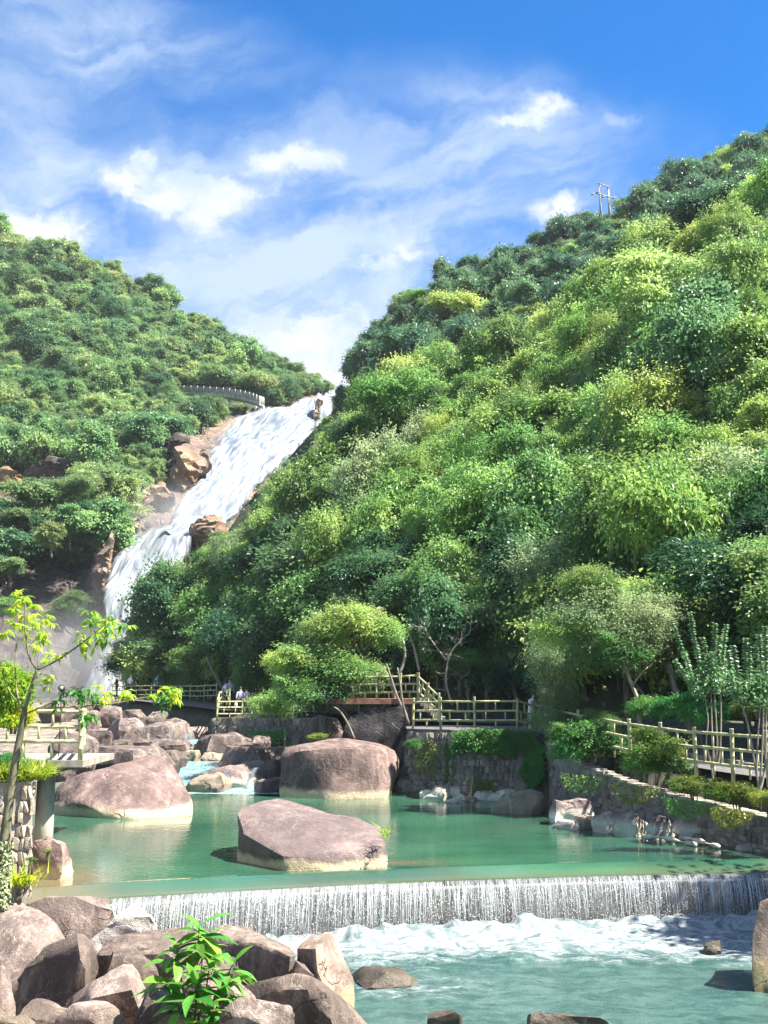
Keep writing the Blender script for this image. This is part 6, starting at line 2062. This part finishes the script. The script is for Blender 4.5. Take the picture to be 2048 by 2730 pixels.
def fence(label, bases, h, group='bamboo-look railings', m='bamboo', r=0.05, rails=(0.92, 0.60, 0.26), ext=0.07, per=None, name='bamboo_railing'):
    bases = [Vector(p) for p in bases]
    rnd = random.Random(label)
    jig = lambda k: Vector((rnd.uniform(-k, k), rnd.uniform(-k, k), rnd.uniform(-k, k)))
    t = empty(name, bases[len(bases) // 2], 0, label, 'railing', group)
    o = t.location
    for p in bases:
        mb = MB()
        node_tube(mb, p - o - Vector((0, 0, 0.12)), p - o + Vector((0, 0, h + ext)) + jig(0.03), r, 9)
        mb.build('post', M[m], t)
    for k in range(len(bases) - 1):
        a, b = bases[k] - o, bases[k + 1] - o
        for f in rails:
            mb = MB()
            node_tube(mb, a + Vector((0, 0, h * f)) + jig(0.02), b + Vector((0, 0, h * f)) + jig(0.02), r * 0.8, 8)
            mb.build('rail', M[m], t)
        spans = [(rails[1], rails[0], (0.5,)), (rails[2], rails[1], (0.27, 0.73)), (0.0, rails[2], (0.5,))]
        for lo, hi, ss in spans:
            for s in ss:
                p = a.lerp(b, s)
                mb = MB()
                mb.tube([p + Vector((0, 0, h * lo)), p + Vector((0, 0, h * hi))], r * 0.62, 7)
                mb.build('baluster', M[m], t)
    return t


fence('yellow-green railing on the stone platform above the ivy', [at(1101, 1938, 43.9), at(1175, 1940, 42.6), at(1266, 1941, 41.9), at(1379, 1941, 41.5), at(1420, 1950, 42.2), at(1457, 1960, 42.8)], 1.06)
fence('pale railing along the right-hand path', [at(1470, 1975, 40.5), at(1546, 1995, 38), at(1600, 2010, 36.2), at(1682, 2030, 34), at(1764, 2046, 32.3), at(1857, 2062, 31), at(1955, 2073, 29.6), at(2050, 2086, 28.4), at(2180, 2105, 27)], 1.2, m='bamboo_pale', r=0.056)
fence('far yellow-green railing in front of the two visitors', [at(578, 1917, 62.5), at(645, 1916, 64.2), at(672, 1915, 64.1), at(710, 1915, 64.0), at(752, 1915, 63.9), at(794, 1913, 63.8), at(838, 1908, 64)], 1.05)
fence('railing climbing the far steps beside the visitors', [at(579, 1915, 62.8), at(582, 1893, 66), at(596, 1880, 69), at(612, 1885, 66.5)], 1.0)
fence('farthest railing by the foot of the waterfall', [at(300, 1862, 90), at(350, 1862, 88), at(402, 1862, 86), at(452, 1864, 83), at(507, 1866, 80), at(545, 1866, 77), at(578, 1866, 74)], 1.05)
up = [at(872, 1868, 47.6), at(942, 1864, 47.4), at(1005, 1862, 47.2), at(1070, 1861, 47.0), at(1115, 1860, 46.8)]
fence('railing of the upper landing under the leaning tree', up, 0.98, r=0.055)
fence('railing slanting down the steps to the platform', [at(1115, 1860, 46.8), at(1140, 1885, 46.4), at(1172, 1915, 46.0)], 0.95, r=0.055)
fence('pale railing of the concrete viewing platform', [at(-260, 2016, 29.6), at(-100, 2016, 29.6), at(60, 2016, 29.6), at(214, 2016, 29.6), at(222, 2003, 32.6)], 1.16, m='bamboo_pale', r=0.066, rails=(1.0, 0.66, 0.33))
# upper landing and steps
ld = empty('stepped_landing', at(1040, 1862, 47.6), 0, 'small red-brown landing with steps down to the platform', 'landing')
o1 = ld.location
a, b = at(860, 1864, 47.5), at(1116, 1860, 47.5)
mb = MB()
mb.box(((a.x + b.x) / 2 - o1.x, 0.55, -0.12), (b.x - a.x, 2.2, 0.22))
mb.build('deck', M['deck_red'], ld, False)
for k in range(7):
    mb = MB()
    p = at(1116, 1860, 47.0).lerp(at(1180, 1918, 46.2), k / 7)
    mb.box(p - o1 + Vector((0.1, 0.5, -0.12)), (0.34, 1.2, 0.2))
    mb.build('step', M['concrete'], ld, False)

# the path
LP_ = [(10.6, 24.0), (10.9, 26), (10.1, 28.4), (9.2, 31), (8.2, 34), (7.2, 38), (6.6, 41.2)]
V = []
for (x, y) in LP_:
    for o_ in (0.15, 3.2):
        V.append((x + o_, y + o_ * 0.35, float(path_z(y)) + 0.12))
tag(link('path', np_mesh('path', V, grid_faces(len(LP_), 2), False), M['asphalt']), kind='structure')
V = []
for (x, y) in [(6.0, 47), (0.5, 51), (-1.5, 57), (-3.0, 63), (-9.6, 66), (-12.5, 71), (-20, 85), (-26, 98)]:
    for o_ in (0.2, 3.4):
        V.append((x + o_, y + o_ * 0.5, float(path_z(y)) + 0.12))
tag(link('path', np_mesh('path', V, grid_faces(8, 2), False), M['asphalt']), kind='structure')
# kerb stones beside the right-hand path
mb = MB()
for k in range(9):
    p = Vector((11.4 - k * 0.42, 29.5 + k * 1.15, float(path_z(29.5 + k * 1.15)) + 0.16))
    mb.box(p, (0.2, 1.05, 0.2), 0.35)
kb = mb.build('kerb', M['stone'], None, False)
tag(kb, kind='structure')

# plants on the masonry
leaf_patch('ivy', [at(1206, 1952, 41.65), at(1250, 1944, 41.6), at(1340, 1944, 41.4), at(1420, 1952, 41.25), at(1442, 1990, 41.2), at(1400, 2020, 41.2), at(1330, 2012, 41.3), at(1260, 2002, 41.5), at(1206, 2010, 41.6)], (-0.1, -1, 0.15), 5200, 0.085, M['leaf_ivy'], 'thick bright green ivy hanging from the top of the stone platform', 1, 0.28)
leaf_patch('ivy', [at(1405, 2010, 41.1), at(1450, 1990, 40.6), at(1452, 2070, 40.4), at(1420, 2105, 40.9), at(1380, 2060, 41.1)], (-0.4, -1, 0.1), 1500, 0.085, M['leaf_ivy'], 'dark ivy trailing down the right end of the platform wall', 2, 0.15)
leaf_patch('ivy', [at(1190, 1975, 42.3), at(1212, 2000, 41.7), at(1208, 2090, 41.7), at(1190, 2100, 42.3)], (-0.5, -1, 0.1), 700, 0.08, M['leaf_ivy'], 'ivy in the corner between the bastion and the platform wall', 3, 0.12)
leaf_patch('creeper', [at(1100, 1985, 43), at(1140, 1960, 42.9), at(1180, 2000, 42.6), at(1160, 2060, 42.7), at(1110, 2060, 43)], (-0.2, -1, 0.1), 420, 0.08, M['leaf_shrub'], 'sparse creeper on the face of the stone bastion', 4, 0.05)
leaf_patch('creeper', [at(1250, 2085, 41.3), at(1310, 2080, 41.2), at(1320, 2105, 41.2), at(1260, 2105, 41.3)], (0, -1, 0.1), 220, 0.08, M['leaf_shrub'], 'weeds growing from the foot of the platform wall', 5, 0.08)
leaf_patch('ivy', [at(645, 1945, 63.2), at(760, 1940, 62.9), at(770, 1985, 62.8), at(700, 1975, 63.0)], (0, -1, 0.1), 500, 0.13, M['leaf_ivy'], 'dark creeper on the far retaining wall', 6, 0.15)
grass_tuft([Vector((-9.2, 20.6, 2.25)), Vector((-7.6, 21.3, 2.27)), Vector((-6.8, 21.5, 2.26)), Vector((-6.75, 22.6, 2.24))], 1500, 0.36, M['leaf_lime'], 'yellow-green grass hanging over the top of the left stone wall', 1, 0.75)
grass_tuft([atz(55, 2395, 0.1) + Vector((0, -0.4, 0.3)), atz(95, 2385, 0.1) + Vector((0, -0.3, 0.2))], 160, 0.42, M['leaf_lime'], 'tuft of grass at the foot of the left stone wall', 2, 0.5)
grass_tuft([at(1026, 2225, 26.0), at(1030, 2240, 25.6)], 26, 0.30, M['leaf_lime'], 'few grass blades on the right end of the slab boulder', 3, 0.8)
shrub(30, 2035, 22.2, 0.42, 0.26, 'shrub_dark', 'bright leafy weeds on top of the left stone wall', 30, [(75, 2045, 0.1, 0.2, 'shrub')])
for i, (px, py, d, lab) in enumerate([(84, 2292, 21.3, 'small green sprig growing from the face of the left stone wall'), (128, 2272, 23.8, 'small green sprig on the brown boulder by the left wall')]):
    shrub(px, py, d, 0.09, 0.07, 'shrub', lab, 33 + i)

for i, (px, y0_, d0, wd_, lab) in enumerate([(1560, 2060, 35.0, 60, 'weeds spilling over the low wall below the large dark shrub'), (1700, 2085, 31.6, 70, 'weeds spilling over the low wall below the yellow-green shrub'), (1840, 2125, 29.0, 70, 'weeds hanging on the low wall left of the first crape myrtle'), (1960, 2150, 27.2, 60, 'weeds hanging on the low wall between the crape myrtles')]):
    leaf_patch('creeper', [at(px - wd_, y0_, d0), at(px + wd_, y0_ + 14, d0 - 0.9), at(px + wd_ * 0.6, y0_ + 46, d0 - 0.8), at(px - wd_ * 0.2, y0_ + 60, d0 - 0.4), at(px - wd_ * 0.8, y0_ + 36, d0)], (-0.8, -0.6, 0.2), 420, 0.075, M['leaf_shrub'] if i % 2 else M['leaf_ivy'], lab, 60 + i, 0.14)

# a black round lamp on its thin stalks by the left platform
lamp = empty('round_lamp', at(165, 1836, 30.4), 0, 'round black lamp on the left viewing platform, seen against the spray', 'lamp')
mb = MB()
mb.tube([Vector((0, 0.05, 0)), Vector((0, -0.05, 0.02))], [0.088, 0.088], 20)
mb.build('housing', M['black'], lamp)
mb = MB()
mb.tube([Vector((0, -0.051, 0.02)), Vector((0, -0.06, 0.022))], [0.055, 0.05], 16)
mb.build('lens', M['pole'], lamp)
mb = MB()
mb.tube([Vector((0, 0, -1.8)), Vector((0, 0, -0.08))], 0.016, 8)
mb.build('stand', M['black'], lamp)

# ------------------------------------------------------------------ skywalk above the falls
sk = empty('skywalk', at(600, 1055, 215), 0, 'curved grey skywalk with panelled sides on the hillside above the waterfall', 'walkway')
os_ = sk.location
path_pts = spline([at(430, 1046, 222), at(500, 1047, 217), at(560, 1050, 212), at(620, 1056, 208), at(665, 1065, 205), at(695, 1076, 204), at(705, 1079, 208)], 7)
V = []
for k, p in enumerate(path_pts):
    q = p - os_
    for yy, zz in ((0, 0), (2.2, 0), (2.2, -0.35), (0, -0.35)):
        V.append(q + Vector((0, yy, zz)))
link('deck', np_mesh('deck', [v[:] for v in V], grid_faces(len(path_pts), 4, True), False), M['steel'], sk)
for k in range(0, len(path_pts) - 2, 2):
    a, b = path_pts[k] - os_, path_pts[k + 2] - os_
    mb = MB()
    mb.add([a + Vector((0, 0, .1)), b + Vector((0, 0, .1)), b + Vector((0, 0, 1.45)), a + Vector((0, 0, 1.45)), a + Vector((0, .1, .1)), b + Vector((0, .1, .1)), b + Vector((0, .1, 1.45)), a + Vector((0, .1, 1.45))], [(0, 1, 2, 3), (7, 6, 5, 4), (3, 2, 6, 7), (0, 4, 5, 1)])
    mb.build('panel', M['concrete'], sk, False)
    mb = MB()
    mb.tube([a + Vector((0, -0.06, -0.1)), a + Vector((0, -0.06, 1.5))], 0.07, 6)
    mb.build('post', M['steel'], sk)
for px in (590, 684, 692):
    p = at(px, 1075, 207.5) - os_
    mb = MB()
    mb.tube([p + Vector((0, 0, 0.0)), p + Vector((0, 0, -6))], 0.22, 8)
    mb.build('column', M['steel'], sk)

# ------------------------------------------------------------------ H-frame power pole on the ridge
pd = 163
hp = empty('power_pole', at(1612, 572, pd), 0, 'H-shaped twin power pole on the ridge of the right-hand hill', 'power pole')
oh = hp.location
for (x0, y0, x1, y1) in ((1604, 600, 1598, 489), (1627, 600, 1621, 498)):
    mb = MB()
    mb.tube([at(x0, y0, pd) - oh, at(x1, y1, pd) - oh], [0.24, 0.15], 9)
    mb.build('pole', M['pole'], hp)
for (x0, y0, x1, y1, ins) in ((1593, 487, 1626, 500, ()), (1586, 514, 1636, 528, ((1584, 517), (1597, 511), (1639, 527), (1612, 524)))):
    mb = MB()
    mb.tube([at(x0, y0, pd - 0.25) - oh, at(x1, y1, pd - 0.25) - oh], 0.10, 6)
    arm = mb.build('crossarm', M['pole'], hp)
    for (x, y) in ins:
        mb = MB()
        p = at(x, y, pd - 0.3) - oh
        mb.tube([p + Vector((-0.45, 0, -0.12)), p + Vector((0.1, 0, 0.1))], [0.13, 0.08], 7)
        mb.build('insulator', M['pole'], arm)
for (x0, y0, x1, y1) in ((1626, 530, 1640, 552), (1630, 530, 1645, 552), (1636, 516, 1666, 552)):
    mb = MB()
    mb.tube([at(x0, y0, pd) - oh, at(x1, y1, pd + 1) - oh], 0.035, 5)
    mb.build('guy_wire', M['pole'], hp)

# ------------------------------------------------------------------ visitors
SKIN = plain('skin', (0.42, 0.27, 0.19), (0.50, 0.33, 0.24), 8, 0.6)
HAIR = plain('black_hair', (0.012, 0.011, 0.011), (0.03, 0.026, 0.024), 20, 0.5)
CLOTH = {k: plain(k + '_cloth', c, [x * 1.15 for x in c], 12, 0.9, 0.3) for k, c in {'white': (0.70, 0.70, 0.72), 'grey': (0.36, 0.37, 0.40), 'pink': (0.58, 0.44, 0.45), 'lilac': (0.40, 0.40, 0.50), 'navy': (0.02, 0.022, 0.035), 'teal': (0.05, 0.14, 0.16), 'black': (0.02, 0.02, 0.02)}.items()}


def body_mesh(stride=0.12, arm=0.0, bend=0.0):
    """One continuous figure 1.68 m tall, grown from a skeleton."""
    J = {'pel': (0, 0, 0.93, .145), 'wst': (0, -.01, 1.06, .13), 'che': (0, 0.01 - bend * .1, 1.27, .155), 'nck': (0, -bend * .18, 1.44, .055), 'hd0': (0, -.01 - bend * .22, 1.52, .075), 'hd1': (0, -.015 - bend * .24, 1.61, .092)}
    B_ = [('pel', 'wst'), ('wst', 'che'), ('che', 'nck'), ('nck', 'hd0'), ('hd0', 'hd1')]
    for s, n in ((-1, 'l'), (1, 'r')):
        st = stride * s
        J['hip' + n] = (.095 * s, 0, .87, .10)
        J['kne' + n] = (.10 * s, -st * .6 - .01, .49, .065)
        J['ank' + n] = (.10 * s, -st, .09, .045)
        J['toe' + n] = (.11 * s, -st - .16, .035, .035)
        J['sho' + n] = (.17 * s, 0.01 - bend * .12, 1.38, .062)
        J['elb' + n] = (.24 * s, .02 + st * .4 - arm * .12, 1.10 + arm * .03, .045)
        J['wri' + n] = (.245 * s, -.05 + st * .8 - arm * .30, .88 + arm * .28, .033)
        J['han' + n] = (.24 * s, -.08 + st * .9 - arm * .36, .79 + arm * .36, .034)
        B_ += [('pel', 'hip' + n), ('hip' + n, 'kne' + n), ('kne' + n, 'ank' + n), ('ank' + n, 'toe' + n), ('che', 'sho' + n), ('sho' + n, 'elb' + n), ('elb' + n, 'wri' + n), ('wri' + n, 'han' + n)]
    names = list(J)
    me = bpy.data.meshes.new('body_skeleton')
    me.from_pydata([J[n][:3] for n in names], [(names.index(a), names.index(b)) for a, b in B_], [])
    o = bpy.data.objects.new('body_skeleton', me)
    COL.objects.link(o)
    o.modifiers.new('s', 'SKIN')
    sv = me.skin_vertices[0].data
    for k, n in enumerate(names):
        sv[k].radius = (J[n][3], J[n][3] * (0.78 if n in ('che', 'pel', 'wst') else 1))
    sv[0].use_root = True
    o.modifiers.new('d', 'SUBSURF').levels = 1
    dg = bpy.context.evaluated_depsgraph_get()
    r = bpy.data.meshes.new_from_object(o.evaluated_get(dg))
    bpy.data.objects.remove(o)
    r.polygons.foreach_set('use_smooth', np.ones(len(r.polygons), bool))
    return r


BODIES = [body_mesh(0.14, 0.2), body_mesh(0.05, 0.0), body_mesh(0.0, 1.0, 0.6)]
VG = 'visitors on the path'


def person(p, top, trousers, label, pose, rz, tall=1.0):
    b = BODIES[pose].copy()
    for m in (SKIN, CLOTH[top], CLOTH[trousers], CLOTH['black']):
        b.materials.append(m)
    for f in b.polygons:
        c = f.center
        ax = abs(c.x)
        if c.z < 0.075:
            k = 3
        elif c.z < 0.97 and not (ax > 0.19 and c.z > 0.7):
            k = 2
        elif c.z < 1.43 and not (ax > 0.205 and c.z < 1.16):
            k = 1
        else:
            k = 0
        f.material_index = k
    t = link('person', b)
    t.location = p
    t.rotation_euler = (0, 0, rz)
    t.scale = (tall, tall, tall)
    tag(t, label, 'person', VG)
    mb = MB()
    n, rings = 10, []
    V, F = [], []
    bend = 0.6 if pose == 2 else 0
    for i in range(6):
        th = i / 5 * 1.75
        for j in range(n):
            a = 6.2832 * j / n
            V.append((0.098 * math.sin(th) * math.cos(a), -0.005 - bend * .24 + 0.108 * math.sin(th) * math.sin(a) + 0.012, 1.60 + 0.112 * math.cos(th)))
    mb.add(V, [tuple(f) for f in grid_faces(6, n, True)])
    mb.build('hair', HAIR, t)
    return t


person(at(612, 1888, 69.0) + Vector((0, 0, 0.05)), 'grey', 'black', 'man in a grey shirt and dark trousers on the far steps', 0, 0.4, 1.04)
person(at(601, 1885, 70.2), 'white', 'navy', 'visitor in a white top partly hidden behind the man in grey', 1, -0.5, 0.95)
person(at(640, 1908, 66.0), 'lilac', 'black', 'visitor in a lilac shirt holding a white bag behind the far railing', 0, 0.3, 1.0)
person(at(656, 1908, 66.4), 'pink', 'black', 'visitor in a pale pink top and dark trousers behind the far railing', 1, -0.2, 0.97)
person(at(346, 1856, 88.5), 'white', 'navy', 'far visitor in white silhouetted against the falling water', 1, 2.6, 1.0)
person(at(311, 1858, 89.5), 'black', 'black', 'far visitor in dark clothes, nearest the falling water', 1, 2.2, 1.0)
person(at(364, 1858, 88.0), 'navy', 'black', 'far visitor in dark blue between the white one and the tree', 0, 1.2, 0.98)
person(at(418, 1858, 86.5), 'teal', 'navy', 'far visitor in a dark teal top under the dark tree', 1, 0.5, 1.0)
person(at(1417, 1962, 43.6), 'white', 'white', 'visitor in white clothes leaning behind the platform railing', 2, 0.9, 1.0)
bagp = at(629, 1872, 65.8)
mb = MB()
mb.tube([Vector((0, 0, -0.26)), Vector((0, 0, -0.2)), Vector((0, 0, -0.05)), Vector((0, 0, 0))], [0.07, 0.11, 0.09, 0.02], 8)
o = mb.build('bag', CLOTH['white'])
o.location = bagp
tag(o, 'small white bag held by the visitor in the lilac shirt', 'bag')
# ------------------------------------------------------------------ spray
def puff_mist(px, py, d, rx, ry, rz_, dens, seed):
    bm = bmesh.new()
    bmesh.ops.create_icosphere(bm, subdivisions=3, radius=1.0)
    V = np.array([v.co[:] for v in bm.verts])
    me = bpy.data.meshes.new('spray_mist')
    bm.to_mesh(me)
    bm.free()
    o = link('spray_mist', me, volume_mat('spray', dens, (0.97, 0.98, 1.0, 1), 0.3, True))
    o.scale = (rx, ry, rz_)
    o.location = at(px, py, d)
    return tag(o, 'fine white spray drifting off the waterfall', 'spray', kind='stuff')


puff_mist(250, 1800, 107, 11.0, 5.5, 7.0, 0.09, 1)
puff_mist(140, 1770, 108, 11.0, 5.5, 9.0, 0.05, 2)
puff_mist(320, 1690, 108, 6.0, 4.0, 11.0, 0.025, 3)
puff_mist(450, 1390, 131, 7.0, 5.0, 6.5, 0.09, 4)
# thin air over the whole valley
bm = bmesh.new()
bmesh.ops.create_cube(bm, size=1.0)
me = bpy.data.meshes.new('haze')
bm.to_mesh(me)
bm.free()
hz_ = link('haze', me, volume_mat('valley_haze', HAZE, (0.88, 0.94, 1.0, 1), 0.1))
hz_.location = (0, 260, 80)
hz_.scale = (1840, 1340, 170)
tag(hz_, 'thin blue daylight haze', 'haze', kind='stuff')
